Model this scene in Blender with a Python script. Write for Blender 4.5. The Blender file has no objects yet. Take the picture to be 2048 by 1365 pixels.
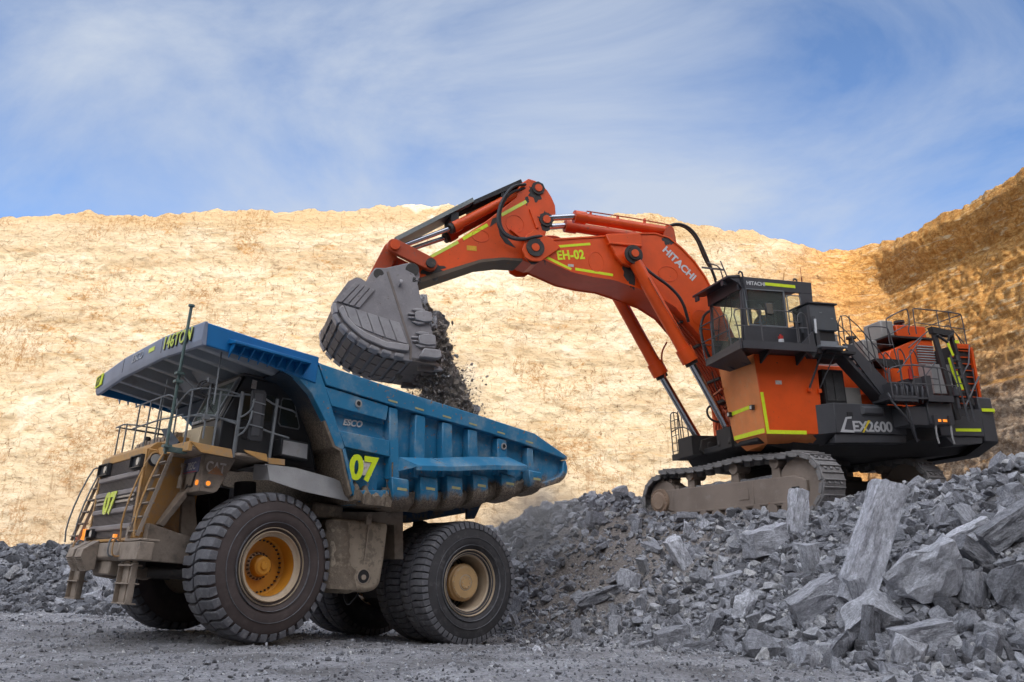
import bpy, bmesh, math, random
import numpy as np
from mathutils import Vector, Matrix

SC = bpy.context.scene
COL = SC.collection
rad = math.radians

# ---------------------------------------------------------------- camera
cam_d = bpy.data.cameras.new("camera")
cam_d.sensor_width = 36.0
cam_d.lens = 1696.0 / 2048.0 * 36.0
cam_d.clip_start = 0.1
cam_d.clip_end = 2000.0
cam = bpy.data.objects.new("camera", cam_d)
COL.objects.link(cam)
cam.location = (0.0, 0.0, 1.476)
cam.rotation_euler = (rad(90.0 + 14.97), 0.0, 0.0)
SC.camera = cam

# ---------------------------------------------------------------- light
SUN_EL, SUN_AZ = 24.0, 6.5          # sun behind the camera, a little to its right
sun_dir = Vector((math.sin(rad(SUN_AZ)) * math.cos(rad(SUN_EL)), -math.cos(rad(SUN_AZ)) * math.cos(rad(SUN_EL)), math.sin(rad(SUN_EL))))
sl = bpy.data.lights.new("sun", 'SUN')
sl.energy = 2.0
sl.angle = rad(0.5)
sl.color = (1.0, 0.87, 0.70)
so = bpy.data.objects.new("sun", sl)
COL.objects.link(so)
so.location = (20, -60, 60)
so.rotation_euler = (-sun_dir).to_track_quat('-Z', 'Y').to_euler()

w = bpy.data.worlds.new("World")
SC.world = w
w.use_nodes = True
nt = w.node_tree
nt.nodes.clear()
def N(t, nt_, **k):
    n = nt_.nodes.new(t)
    for a, b in k.items():
        setattr(n, a, b)
    return n
out = N('ShaderNodeOutputWorld', nt)
bg = N('ShaderNodeBackground', nt)
bg.inputs['Strength'].default_value = 0.056
sky = N('ShaderNodeTexSky', nt, sky_type='NISHITA', sun_disc=False)
sky.sun_elevation = rad(SUN_EL)
sky.sun_rotation = rad(180.0 - SUN_AZ)
sky.altitude = 500.0
sky.air_density = 0.7
sky.dust_density = 0.5
sky.ozone_density = 3.0
tc = N('ShaderNodeTexCoord', nt)
mp = N('ShaderNodeMapping', nt)
mp.inputs['Rotation'].default_value = (0.9, 0.5, 0.9)
mp.inputs['Scale'].default_value = (1.0, 2.0, 1.8)
mp.inputs['Location'].default_value = (0.35, 0.0, 0.15)
nz = N('ShaderNodeTexNoise', nt)
nz.inputs['Scale'].default_value = 1.7
nz.inputs['Detail'].default_value = 14.0
nz.inputs['Roughness'].default_value = 0.60
nz.inputs['Distortion'].default_value = 0.55
rp = N('ShaderNodeValToRGB', nt)
rp.color_ramp.elements[0].position = 0.34
rp.color_ramp.elements[0].color = (0, 0, 0, 1)
rp.color_ramp.elements[1].position = 0.64
rp.color_ramp.elements[1].color = (1, 1, 1, 1)
mx = N('ShaderNodeMix', nt, data_type='RGBA')
# thin cloud is far brighter towards the sun, behind the camera
sdn = N('ShaderNodeVectorMath', nt, operation='DOT_PRODUCT')
sdn.inputs[1].default_value = tuple(sun_dir)
smr = N('ShaderNodeMapRange', nt)
smr.inputs['From Min'].default_value = -0.35
smr.inputs['From Max'].default_value = 0.9
ccol = N('ShaderNodeMix', nt, data_type='RGBA')
ccol.inputs['A'].default_value = (2.55, 2.85, 3.35, 1)
ccol.inputs['B'].default_value = (34.0, 34.0, 34.5, 1)
ml = N('ShaderNodeMath', nt, operation='MULTIPLY')
ml.inputs[1].default_value = 0.92
L = nt.links.new
L(tc.outputs['Generated'], sdn.inputs[0])
L(sdn.outputs['Value'], smr.inputs['Value'])
L(smr.outputs['Result'], ccol.inputs['Factor'])
L(ccol.outputs['Result'], mx.inputs['B'])
L(tc.outputs['Generated'], mp.inputs['Vector'])
L(mp.outputs['Vector'], nz.inputs['Vector'])
# a broad bank of thin cloud ahead, clearer sky to the left
bd = N('ShaderNodeVectorMath', nt, operation='DOT_PRODUCT')
bd.inputs[1].default_value = (-0.13, 0.86, 0.49)
bm1 = N('ShaderNodeMapRange', nt, interpolation_type='SMOOTHSTEP')
bm1.inputs['From Min'].default_value = 0.86
bm1.inputs['From Max'].default_value = 0.985
bm1.inputs['To Min'].default_value = -0.09
bm1.inputs['To Max'].default_value = 0.13
bsum = N('ShaderNodeMath', nt, operation='ADD')
L(tc.outputs['Generated'], bd.inputs[0]); L(bd.outputs['Value'], bm1.inputs['Value'])
L(nz.outputs['Fac'], bsum.inputs[0]); L(bm1.outputs['Result'], bsum.inputs[1])
ld = N('ShaderNodeVectorMath', nt, operation='DOT_PRODUCT')
ld.inputs[1].default_value = (-0.48, 0.75, 0.455)
lm = N('ShaderNodeMapRange', nt, interpolation_type='SMOOTHSTEP')
lm.inputs['From Min'].default_value = 0.93
lm.inputs['From Max'].default_value = 1.0
lm.inputs['To Min'].default_value = 0.0
lm.inputs['To Max'].default_value = 0.17
ls = N('ShaderNodeMath', nt, operation='SUBTRACT')
L(tc.outputs['Generated'], ld.inputs[0]); L(ld.outputs['Value'], lm.inputs['Value'])
L(bsum.outputs[0], ls.inputs[0]); L(lm.outputs['Result'], ls.inputs[1])
L(ls.outputs[0], rp.inputs['Fac'])
L(rp.outputs['Color'], ml.inputs[0])
L(ml.outputs[0], mx.inputs['Factor'])
L(sky.outputs['Color'], mx.inputs['A'])
L(mx.outputs['Result'], bg.inputs['Color'])
L(bg.outputs['Background'], out.inputs['Surface'])

SC.view_settings.view_transform = 'Standard'
SC.view_settings.look = 'None'
SC.view_settings.exposure = 2.08
SC.view_settings.gamma = 1.0
SC.render.engine = 'CYCLES'
SC.cycles.use_denoising = True
SC.cycles.max_bounces = 7
SC.cycles.diffuse_bounces = 4
SC.cycles.glossy_bounces = 3
SC.cycles.transmission_bounces = 5
SC.cycles.volume_bounces = 0
SC.cycles.transparent_max_bounces = 8
SC.cycles.caustics_reflective = False
SC.cycles.caustics_refractive = False

# ---------------------------------------------------------------- helpers
def V3(p):
    return Vector(p)

class MB:
    """collects verts / faces of ONE object"""
    def __init__(s):
        s.v = []
        s.f = []
    def add(s, vs, fs):
        o = len(s.v)
        s.v.extend([tuple(p) for p in vs])
        s.f.extend([tuple(i + o for i in q) for q in fs])
        return s
    def hexa(s, p):  # bottom 4 ccw, top 4
        return s.add(p, [(3, 2, 1, 0), (4, 5, 6, 7), (0, 1, 5, 4), (1, 2, 6, 5), (2, 3, 7, 6), (3, 0, 4, 7)])
    def box(s, x0, x1, y0, y1, z0, z1):
        return s.hexa([(x0, y0, z0), (x1, y0, z0), (x1, y1, z0), (x0, y1, z0), (x0, y0, z1), (x1, y0, z1), (x1, y1, z1), (x0, y1, z1)])
    def prism(s, pts, a0, a1, axis='y', off=None):
        n = len(pts)
        def mk(u, v, a):
            return (u, a, v) if axis == 'y' else ((a, u, v) if axis == 'x' else (u, v, a))
        A = [mk(u, v, a0) for u, v in pts]
        if off:
            B = [mk(u + off[0], v + off[1], a1) for u, v in pts]
        else:
            B = [mk(u, v, a1) for u, v in pts]
        return s.add(A + B, [tuple(range(n - 1, -1, -1)), tuple(range(n, 2 * n))] + [(i, (i + 1) % n, n + (i + 1) % n, n + i) for i in range(n)])
    def loft(s, loops, cap=True, closed=False):
        n = len(loops[0])
        vs = [p for l in loops for p in l]
        fs = []
        m = len(loops)
        for k in range(m if closed else m - 1):
            k2 = (k + 1) % m
            for i in range(n):
                j = (i + 1) % n
                fs.append((k * n + i, k * n + j, k2 * n + j, k2 * n + i))
        if cap and not closed:
            fs.append(tuple(range(n - 1, -1, -1)))
            fs.append(tuple(range((m - 1) * n, m * n)))
        return s.add(vs, fs)
    def ribbon(s, A, B):
        """open strip between two polylines"""
        n = len(A)
        return s.add(list(A) + list(B), [(i, i + 1, n + i + 1, n + i) for i in range(n - 1)])
    def beam(s, p0, p1, w_, h_, up=(0, 0, 1)):
        p0, p1 = Vector(p0), Vector(p1)
        d = (p1 - p0).normalized()
        u = Vector(up)
        r = d.cross(u)
        if r.length < 1e-4:
            r = d.cross(Vector((0, 1, 0)))
        r.normalize()
        u = r.cross(d).normalized()
        q = []
        for p in (p0, p1):
            q.append([p + r * a * w_ / 2 + u * b * h_ / 2 for a, b in ((-1, -1), (1, -1), (1, 1), (-1, 1))])
        return s.loft(q)
    def cyl(s, p0, p1, r0, r1=None, n=16, cap=True):
        r1 = r0 if r1 is None else r1
        p0, p1 = Vector(p0), Vector(p1)
        d = (p1 - p0).normalized()
        a = d.orthogonal().normalized()
        b = d.cross(a)
        return s.loft([[p + (a * math.cos(t) + b * math.sin(t)) * r for t in [2 * math.pi * i / n for i in range(n)]] for p, r in ((p0, r0), (p1, r1))], cap)
    def tube(s, path, r, n=7, smooth=0):
        P = [Vector(p) for p in path]
        for _ in range(smooth):
            Q = [P[0]]
            for a, b in zip(P[:-1], P[1:]):
                Q += [a * .75 + b * .25, a * .25 + b * .75]
            Q.append(P[-1])
            P = Q
        loops = []
        a = None
        for i, p in enumerate(P):
            d = (P[min(i + 1, len(P) - 1)] - P[max(i - 1, 0)]).normalized()
            if a is None:
                a = d.orthogonal().normalized()
            a = (a - d * a.dot(d))
            if a.length < 1e-5:
                a = d.orthogonal()
            a.normalize()
            b = d.cross(a)
            loops.append([p + (a * math.cos(t) + b * math.sin(t)) * r for t in [2 * math.pi * k / n for k in range(n)]])
        return s.loft(loops)
    def lathe(s, prof, c, axis=(0, 1, 0), n=48, closed=True):
        """prof: (radius, along axis)"""
        c = Vector(c)
        d = Vector(axis).normalized()
        a = d.orthogonal().normalized()
        b = d.cross(a)
        loops = []
        for i in range(n):
            t = 2 * math.pi * i / n
            e = a * math.cos(t) + b * math.sin(t)
            loops.append([c + e * r + d * h for r, h in prof])
        m = len(prof)
        vs = [p for l in loops for p in l]
        fs = []
        for i in range(n):
            j = (i + 1) % n
            for k in range(m if closed else m - 1):
                k2 = (k + 1) % m
                fs.append((i * m + k, j * m + k, j * m + k2, i * m + k2))
        return s.add(vs, fs)
    def xf(s, M_):
        s.v = [tuple(M_ @ Vector(p)) for p in s.v]
        return s
    def mirror_y(s):
        s.v = [(x, -y, z) for x, y, z in s.v]
        s.f = [tuple(reversed(q)) for q in s.f]
        return s
    def build(s, name, m, parent=None, bevel=0.0, seg=1, smooth=32, fix=True, label=None):
        me = bpy.data.meshes.new(name)
        me.from_pydata(s.v, [], s.f)
        if fix:
            bm = bmesh.new()
            bm.from_mesh(me)
            bmesh.ops.recalc_face_normals(bm, faces=bm.faces)
            bm.to_mesh(me)
            bm.free()
        me.materials.append(m)
        if smooth:
            me.polygons.foreach_set('use_smooth', [True] * len(me.polygons))
            me.set_sharp_from_angle(angle=rad(smooth))
        o = bpy.data.objects.new(name, me)
        COL.objects.link(o)
        if parent is not None:
            o.parent = parent
        if bevel:
            b = o.modifiers.new('bevel', 'BEVEL')
            b.width = bevel
            b.segments = seg
            b.limit_method = 'ANGLE'
            b.angle_limit = rad(35)
        if label:
            o['label'] = label
        return o

def empty(name, parent=None, loc=(0, 0, 0), rot=None):
    o = bpy.data.objects.new(name, None)
    o.empty_display_size = 0.3
    COL.objects.link(o)
    o.location = loc
    if rot is not None:
        o.rotation_euler = rot
    if parent is not None:
        o.parent = parent
    return o

def tag(o, label=None, cat=None, group=None, kind=None):
    if label: o['label'] = label
    if cat: o['category'] = cat
    if group: o['group'] = group
    if kind: o['kind'] = kind
    return o

def mat(name, col, rough=0.6, metal=0.0, dirt=None, amt=0.5, scale=1.2, soft=0.12, spots=None, spot_amt=0.0, spot_scale=9.0, bump=0.0, bscale=30.0, streak=1.0, zmud=None, spec=0.5, jit=0.12):
    """painted / dusty surface: base colour broken by dirt patches, spots, small bumps"""
    m = bpy.data.materials.new(name)
    m.use_nodes = True
    t = m.node_tree
    P = t.nodes['Principled BSDF']
    P.inputs['Roughness'].default_value = rough
    P.inputs['Metallic'].default_value = metal
    P.inputs['Specular IOR Level'].default_value = spec
    l = t.links.new
    tc = N('ShaderNodeTexCoord', t)
    mp = N('ShaderNodeMapping', t)
    mp.inputs['Scale'].default_value = (1, 1, 1.0 / streak)
    l(tc.outputs['Object'], mp.inputs['Vector'])
    def noise(sc, det=6, ro=0.6, vec=mp):
        n = N('ShaderNodeTexNoise', t)
        n.inputs['Scale'].default_value = sc
        n.inputs['Detail'].default_value = det
        n.inputs['Roughness'].default_value = ro
        l(vec.outputs['Vector'] if vec is mp else vec, n.inputs['Vector'])
        return n
    def ramp(src, a, b):
        r = N('ShaderNodeMapRange', t, interpolation_type='SMOOTHSTEP')
        r.inputs['From Min'].default_value = a
        r.inputs['From Max'].default_value = b
        l(src, r.inputs['Value'])
        return r.outputs['Result']
    def mix(fac, A, B):
        x = N('ShaderNodeMix', t, data_type='RGBA')
        if isinstance(fac, float): x.inputs['Factor'].default_value = fac
        else: l(fac, x.inputs['Factor'])
        for key, q in (('A', A), ('B', B)):
            if isinstance(q, tuple): x.inputs[key].default_value = (*q, 1)
            else: l(q, x.inputs[key])
        return x.outputs['Result']
    n1 = noise(scale * 0.7, 5)
    c = mix(ramp(n1.outputs['Fac'], 0.3, 0.7), tuple(v * (1 - jit) for v in col), tuple(min(1, v * (1 + jit)) for v in col))
    rsrc = None
    if dirt:
        n2 = noise(scale * 2.3, 9, 0.68)
        th = 0.72 - 0.42 * amt
        fac = ramp(n2.outputs['Fac'], th, th + soft)
        if zmud:
            sx = N('ShaderNodeSeparateXYZ', t)
            l(tc.outputs['Object'], sx.inputs[0])
            nn = noise(2.2, 6)
            ad = N('ShaderNodeMath', t, operation='MULTIPLY_ADD')
            l(nn.outputs['Fac'], ad.inputs[0])
            ad.inputs[1].default_value = -zmud[2]
            if len(zmud) > 3:
                sl_ = N('ShaderNodeMath', t, operation='MULTIPLY_ADD')
                l(sx.outputs['X'], sl_.inputs[0]); sl_.inputs[1].default_value = zmud[3]; l(sx.outputs['Z'], sl_.inputs[2])
                l(sl_.outputs[0], ad.inputs[2])
            else:
                l(sx.outputs['Z'], ad.inputs[2])
            fz = ramp(ad.outputs[0], zmud[1], zmud[0])
        m9 = N('ShaderNodeMath', t, operation='MULTIPLY')
        l(fac, m9.inputs[0]); m9.inputs[1].default_value = 0.9
        c = mix(m9.outputs[0], c, dirt)
        if zmud:
            grit = noise(26, 4, .7)
            c = mix(fz, c, mix(ramp(grit.outputs['Fac'], .42, .58), (.115, .088, .065), (.27, .215, .16)))
        rr = N('ShaderNodeMapRange', t)
        l(fac, rr.inputs['Value'])
        rr.inputs['To Min'].default_value = rough
        rr.inputs['To Max'].default_value = min(0.95, rough + 0.3)
        l(rr.outputs['Result'], P.inputs['Roughness'])
    if spots:
        n3 = noise(spot_scale, 4, 0.7)
        c = mix(ramp(n3.outputs['Fac'], 0.74 - 0.3 * spot_amt, 0.77 - 0.3 * spot_amt), c, spots)
    l(c, P.inputs['Base Color'])
    if bump:
        n4 = noise(bscale, 5, 0.6)
        b = N('ShaderNodeBump', t)
        b.inputs['Strength'].default_value = bump
        b.inputs['Distance'].default_value = 0.02
        l(n4.outputs['Fac'], b.inputs['Height'])
        l(b.outputs['Normal'], P.inputs['Normal'])
    return m

_txt = []
def text(s, size, m, parent, origin, xdir, ydir, name='lettering', depth=0.006, shear=0.0, sx=1.0, bold=0.0, spacing=1.0, align='LEFT', valign='BOTTOM_BASELINE'):
    """real lettering on a surface: origin, reading direction, up direction"""
    cu = bpy.data.curves.new(name, 'FONT')
    cu.body = s
    cu.size = size
    cu.shear = shear
    cu.extrude = depth
    cu.offset = bold
    cu.space_character = spacing
    cu.align_x = align
    tmp = bpy.data.objects.new(name, cu)
    COL.objects.link(tmp)
    dg = bpy.context.evaluated_depsgraph_get()
    me = bpy.data.meshes.new_from_object(tmp.evaluated_get(dg))
    bpy.data.objects.remove(tmp)
    bpy.data.curves.remove(cu)
    X = Vector(xdir).normalized()
    Y = Vector(ydir)
    Y = (Y - X * Y.dot(X)).normalized()
    Z = X.cross(Y)
    M_ = Matrix(((X.x * sx, Y.x, Z.x, origin[0]), (X.y * sx, Y.y, Z.y, origin[1]), (X.z * sx, Y.z, Z.z, origin[2]), (0, 0, 0, 1)))
    me.transform(M_)
    me.materials.clear()
    me.materials.append(m)
    me.name = name
    o = bpy.data.objects.new(name, me)
    COL.objects.link(o)
    if parent is not None: o.parent = parent
    return o

# numpy noise
def _h(ix, iy, seed):
    n = (ix.astype(np.int64) * 374761393 + iy.astype(np.int64) * 668265263 + seed * 144665) & 0x7fffffff
    n = ((n ^ (n >> 13)) * 1274126177) & 0x7fffffff
    n = ((n ^ (n >> 11)) * 668265263) & 0x7fffffff
    return ((n ^ (n >> 16)) & 0xffff) / 65535.0
def vnoise(x, y, seed=0):
    ix, iy = np.floor(x), np.floor(y)
    fx, fy = x - ix, y - iy
    fx = fx * fx * (3 - 2 * fx); fy = fy * fy * (3 - 2 * fy)
    a, b = _h(ix, iy, seed), _h(ix + 1, iy, seed)
    c, d = _h(ix, iy + 1, seed), _h(ix + 1, iy + 1, seed)
    return (a + (b - a) * fx) * (1 - fy) + (c + (d - c) * fx) * fy - 0.5
def fbm(x, y, seed=0, o=4, g=0.5):
    s, a = 0, 1.0
    for k in range(o):
        s = s + a * vnoise(x * 2 ** k, y * 2 ** k, seed + k * 17)
        a *= g
    return s
def facets(x, y, seed=0):
    """piecewise planar cells, like broken rock"""
    ix, iy = np.floor(x), np.floor(y)
    best = np.full(x.shape, 9.0)
    val = np.zeros(x.shape)
    for dx in (-1, 0, 1):
        for dy in (-1, 0, 1):
            cx, cy = ix + dx, iy + dy
            px = cx + _h(cx, cy, seed); py = cy + _h(cx, cy, seed + 5)
            d = (px - x) ** 2 + (py - y) ** 2
            v = (_h(cx, cy, seed + 9) - .5) + (x - px) * (_h(cx, cy, seed + 11) - .5) * 1.3 + (y - py) * (_h(cx, cy, seed + 13) - .5) * 1.3
            m_ = d < best
            best = np.where(m_, d, best)
            val = np.where(m_, v, val)
    return val
def sstep(a, b, x):
    t = np.clip((x - a) / (b - a), 0, 1)
    return t * t * (3 - 2 * t)
def grid_obj(name, X, Y, Z, m, smooth=True, flip=False, parent=None):
    r, c = X.shape
    co = np.stack([X, Y, Z], -1).reshape(-1, 3)
    i = np.arange(r * c).reshape(r, c)
    q = np.stack([i[:-1, :-1], i[:-1, 1:], i[1:, 1:], i[1:, :-1]], -1).reshape(-1, 4)
    if flip: q = q[:, ::-1]
    return np_obj(name, co, q, m, smooth, parent)
def np_obj(name, co, q, m, smooth=True, parent=None):
    k = q.shape[1]
    me = bpy.data.meshes.new(name)
    me.vertices.add(len(co))
    me.vertices.foreach_set('co', co.astype(np.float32).ravel())
    me.loops.add(q.size)
    me.loops.foreach_set('vertex_index', q.astype(np.int32).ravel())
    me.polygons.add(len(q))
    me.polygons.foreach_set('loop_start', np.arange(len(q), dtype=np.int32) * k)
    me.polygons.foreach_set('loop_total', np.full(len(q), k, np.int32))
    me.update(calc_edges=True)
    me.polygons.foreach_set('use_smooth', np.full(len(q), smooth))
    me.materials.append(m)
    o = bpy.data.objects.new(name, me)
    COL.objects.link(o)
    if parent: o.parent = parent
    return o

TRUCK_T = (-7.017, 20.459, 0.018)
TRUCK_R = (3.862, 0.0681, -0.003)
EXC_T = (9.456, 28.758, 2.861)
EXC_R = (3.4714, -0.0331, 0.0122)
TRACK_B = 1.8364
def rotm(yaw, pit, rol):
    cy, sy, cp, sp, cr, sr = math.cos(yaw), math.sin(yaw), math.cos(pit), math.sin(pit), math.cos(rol), math.sin(rol)
    return Matrix(((cy, -sy, 0), (sy, cy, 0), (0, 0, 1))) @ Matrix(((cp, 0, -sp), (0, 1, 0), (sp, 0, cp))) @ Matrix(((1, 0, 0), (0, cr, -sr), (0, sr, cr)))
# ---------------------------------------------------------------- pit wall and floor
def rock_wall_mat():
    m = bpy.data.materials.new('layered_pit_rock')
    m.use_nodes = True
    t = m.node_tree; l = t.links.new
    P = t.nodes['Principled BSDF']
    P.inputs['Roughness'].default_value = 0.92
    P.inputs['Specular IOR Level'].default_value = 0.15
    tc = N('ShaderNodeTexCoord', t)
    def mapping(sc, rot=(0, 0, 0)):
        q = N('ShaderNodeMapping', t)
        q.inputs['Scale'].default_value = sc
        q.inputs['Rotation'].default_value = rot
        l(tc.outputs['Object'], q.inputs['Vector'])
        return q.outputs['Vector']
    def noise(vec, sc, det=8, ro=0.62, dist=0.0):
        n = N('ShaderNodeTexNoise', t)
        n.inputs['Scale'].default_value = sc; n.inputs['Detail'].default_value = det
        n.inputs['Roughness'].default_value = ro; n.inputs['Distortion'].default_value = dist
        l(vec, n.inputs['Vector'])
        return n.outputs['Fac']
    def rng(src, a, b, c=0.0, d=1.0):
        r = N('ShaderNodeMapRange', t, interpolation_type='SMOOTHSTEP')
        r.inputs['From Min'].default_value = a; r.inputs['From Max'].default_value = b
        r.inputs['To Min'].default_value = c; r.inputs['To Max'].default_value = d
        l(src, r.inputs['Value'])
        return r.outputs['Result']
    def mth(op, a, b=None):
        n = N('ShaderNodeMath', t, operation=op)
        for i, q in enumerate((a, b)):
            if q is None: continue
            if isinstance(q, (int, float)): n.inputs[i].default_value = q
            else: l(q, n.inputs[i])
        return n.outputs[0]
    def mix(f, A, B):
        x = N('ShaderNodeMix', t, data_type='RGBA')
        if isinstance(f, float): x.inputs['Factor'].default_value = f
        else: l(f, x.inputs['Factor'])
        for k, q in (('A', A), ('B', B)):
            if isinstance(q, tuple): x.inputs[k].default_value = (*q, 1)
            else: l(q, x.inputs[k])
        return x.outputs['Result']
    sx = N('ShaderNodeSeparateXYZ', t); l(tc.outputs['Object'], sx.inputs[0])
    strata = noise(mapping((.12, .12, 1.0)), 0.55, 10, 0.7, 0.6)
    strata2 = noise(mapping((.35, .35, 2.2), (0.05, 0.03, 0)), 0.9, 9, 0.7, 0.8)
    big = noise(mapping((.05, .05, .08)), 1.0, 4, 0.55)
    fine = noise(mapping((1, 1, 1.6)), 1.6, 10, 0.72, 0.4)
    c = mix(rng(strata, .32, .62), (0.461, 0.376, 0.261), (0.599, 0.530, 0.407))
    c = mix(rng(strata2, .50, .72), c, (0.660, 0.614, 0.522))
    c = mix(rng(strata2, .46, .30), c, (0.507, 0.361, 0.192))
    c = mix(mth('MULTIPLY', rng(fine, .60, .72), .5), c, (0.476, 0.276, 0.108))
    # ochre towards the right-hand corner, grey rock at the right wall's foot, darkened in place of shade
    xr = rng(mth('ADD', sx.outputs['X'], mth('MULTIPLY', big, 30.0)), 38.0, 64.0)
    och = mix(rng(fine, .40, .60), (.40, .19, .05), (.66, .40, .15))
    och = mix(rng(strata2, .54, .66), och, (.62, .52, .36))
    c = mix(xr, c, och)
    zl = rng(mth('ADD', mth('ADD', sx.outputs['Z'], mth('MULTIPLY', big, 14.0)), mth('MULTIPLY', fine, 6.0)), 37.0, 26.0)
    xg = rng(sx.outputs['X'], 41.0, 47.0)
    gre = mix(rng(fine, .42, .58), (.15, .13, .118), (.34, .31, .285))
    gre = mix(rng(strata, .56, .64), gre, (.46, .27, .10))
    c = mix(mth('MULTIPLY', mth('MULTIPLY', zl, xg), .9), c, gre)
    # thin dark fractures, crevice shade painted in as brown
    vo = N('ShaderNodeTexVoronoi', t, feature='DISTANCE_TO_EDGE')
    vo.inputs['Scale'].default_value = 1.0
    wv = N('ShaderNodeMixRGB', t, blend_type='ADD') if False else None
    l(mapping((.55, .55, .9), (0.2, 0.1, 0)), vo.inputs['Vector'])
    wp = noise(mapping((.16, .16, .3), (0, .1, .2)), 1.0, 5, .6, .8)
    c = mix(mth('MULTIPLY', rng(wp, .52, .62), rng(sx.outputs['X'], 44.0, 34.0, 0.0, .5)), c, (.66, .62, .54))
    c = mix(mth('MULTIPLY', mth('MULTIPLY', rng(wp, .44, .36), rng(fine, .46, .56)), .8), c, (.42, .24, .09))
    zone_ = noise(mapping((.018, .018, .11)), 1.0, 4, .55, .5)
    wmask = rng(sx.outputs['X'], 44.0, 34.0)
    c = mix(mth('MULTIPLY', mth('MULTIPLY', rng(zone_, .53, .62), wmask), .55), c, (.50, .41, .29))
    c = mix(mth('MULTIPLY', mth('MULTIPLY', rng(zone_, .46, .38), wmask), .45), c, (.62, .57, .47))
    topb = mth('MULTIPLY', rng(mth('ADD', sx.outputs['Z'], mth('MULTIPLY', big, 5.0)), 46.0, 47.6), wmask)
    c = mix(mth('MULTIPLY', topb, .75), c, (.50, .38, .23))
    lowz = rng(mth('ADD', sx.outputs['Z'], mth('MULTIPLY', wp, 22.0)), 28.0, 16.0)
    c = mix(mth('MULTIPLY', mth('MULTIPLY', lowz, wmask), .5), c, (.46, .40, .325))
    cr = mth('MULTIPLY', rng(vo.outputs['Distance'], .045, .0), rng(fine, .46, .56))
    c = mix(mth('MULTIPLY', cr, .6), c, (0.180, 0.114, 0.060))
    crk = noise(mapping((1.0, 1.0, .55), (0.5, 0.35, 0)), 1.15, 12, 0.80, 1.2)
    c = mix(mth('MULTIPLY', rng(crk, .425, .38), rng(zone_, .60, .44, .45, .95)), c, (0.156, 0.096, 0.051))  # brown cracks standing in for shade in the cavities
    clus = noise(mapping((.09, .09, .13), (0, .4, 0)), 1.0, 4, .6, .6)
    cm = rng(clus, .50, .62)
    for (sc_, rt_, w_) in (((.30, .30, .16), (0, .65, 0), .016), ((.75, .75, .34), (0, .5, .3), .022), ((.22, .22, .7), (0, -.08, 0), .012)):
        rn = noise(mapping(sc_, rt_), 1.0, 8, .62, .9)
        ln_ = rng(mth('ABSOLUTE', mth('SUBTRACT', rn, .5)), w_, .0)
        c = mix(mth('MULTIPLY', mth('MULTIPLY', ln_, cm), .8), c, (.30, .17, .07))
    c = mix(mth('MULTIPLY', rng(clus, .40, .33), rng(sx.outputs['X'], 44.0, 34.0, 0.0, .75)), c, (.72, .68, .60))
    pit = noise(mapping((1, 1, 1)), 4.5, 6, 0.75, 0.3)
    c = mix(mth('MULTIPLY', rng(pit, .42, .34), .5), c, (0.307, 0.200, 0.108))
    c = mix(mth('MULTIPLY', rng(pit, .60, .72), .6), c, (0.676, 0.630, 0.538))
    drill = noise(mapping((2.2, 2.2, .06)), 1.0, 3, 0.5, 0.1)
    dz = mth('MULTIPLY', rng(sx.outputs['Z'], 22.0, 12.0), rng(drill, .40, .34))
    c = mix(mth('MULTIPLY', dz, .55), c, (0.307, 0.215, 0.131))
    fin = N('ShaderNodeMix', t, data_type='RGBA', blend_type='MULTIPLY'); fin.inputs['Factor'].default_value = 1
    fin.inputs['B'].default_value = (.90, .865, .81, 1)
    l(c, fin.inputs['A'])
    l(fin.outputs['Result'], P.inputs['Base Color'])
    # relief
    vf = N('ShaderNodeTexVoronoi', t, feature='F1')
    vf.inputs['Scale'].default_value = 1.5
    l(mapping((.8, .8, 1.3), (0.3, 0.2, 0.1)), vf.inputs['Vector'])
    hh = mth('ADD', mth('ADD', mth('MULTIPLY', fine, 1.0), mth('MULTIPLY', crk, 1.1)), mth('MULTIPLY', vf.outputs['Distance'], .25))
    b = N('ShaderNodeBump', t)
    b.inputs['Strength'].default_value = 0.9
    b.inputs['Distance'].default_value = 0.6
    l(mth('ADD', hh, mth('MULTIPLY', strata2, .5)), b.inputs['Height'])
    l(b.outputs['Normal'], P.inputs['Normal'])
    return m

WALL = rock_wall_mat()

def path_pts(pts, step):
    """resample a smooth plan line"""
    P = [np.array(p, float) for p in pts]
    outp = []
    for i in range(len(P) - 1):
        p0 = P[max(i - 1, 0)]; p1 = P[i]; p2 = P[i + 1]; p3 = P[min(i + 2, len(P) - 1)]
        n = max(2, int(np.linalg.norm((p2 - p1)[:2]) / step))
        for k in range(n):
            u = k / n
            outp.append(0.5 * ((2 * p1) + (-p0 + p2) * u + (2 * p0 - 5 * p1 + 4 * p2 - p3) * u * u + (-p0 + 3 * p1 - 3 * p2 + p3) * u ** 3))
    outp.append(P[-1])
    return np.array(outp)

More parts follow.
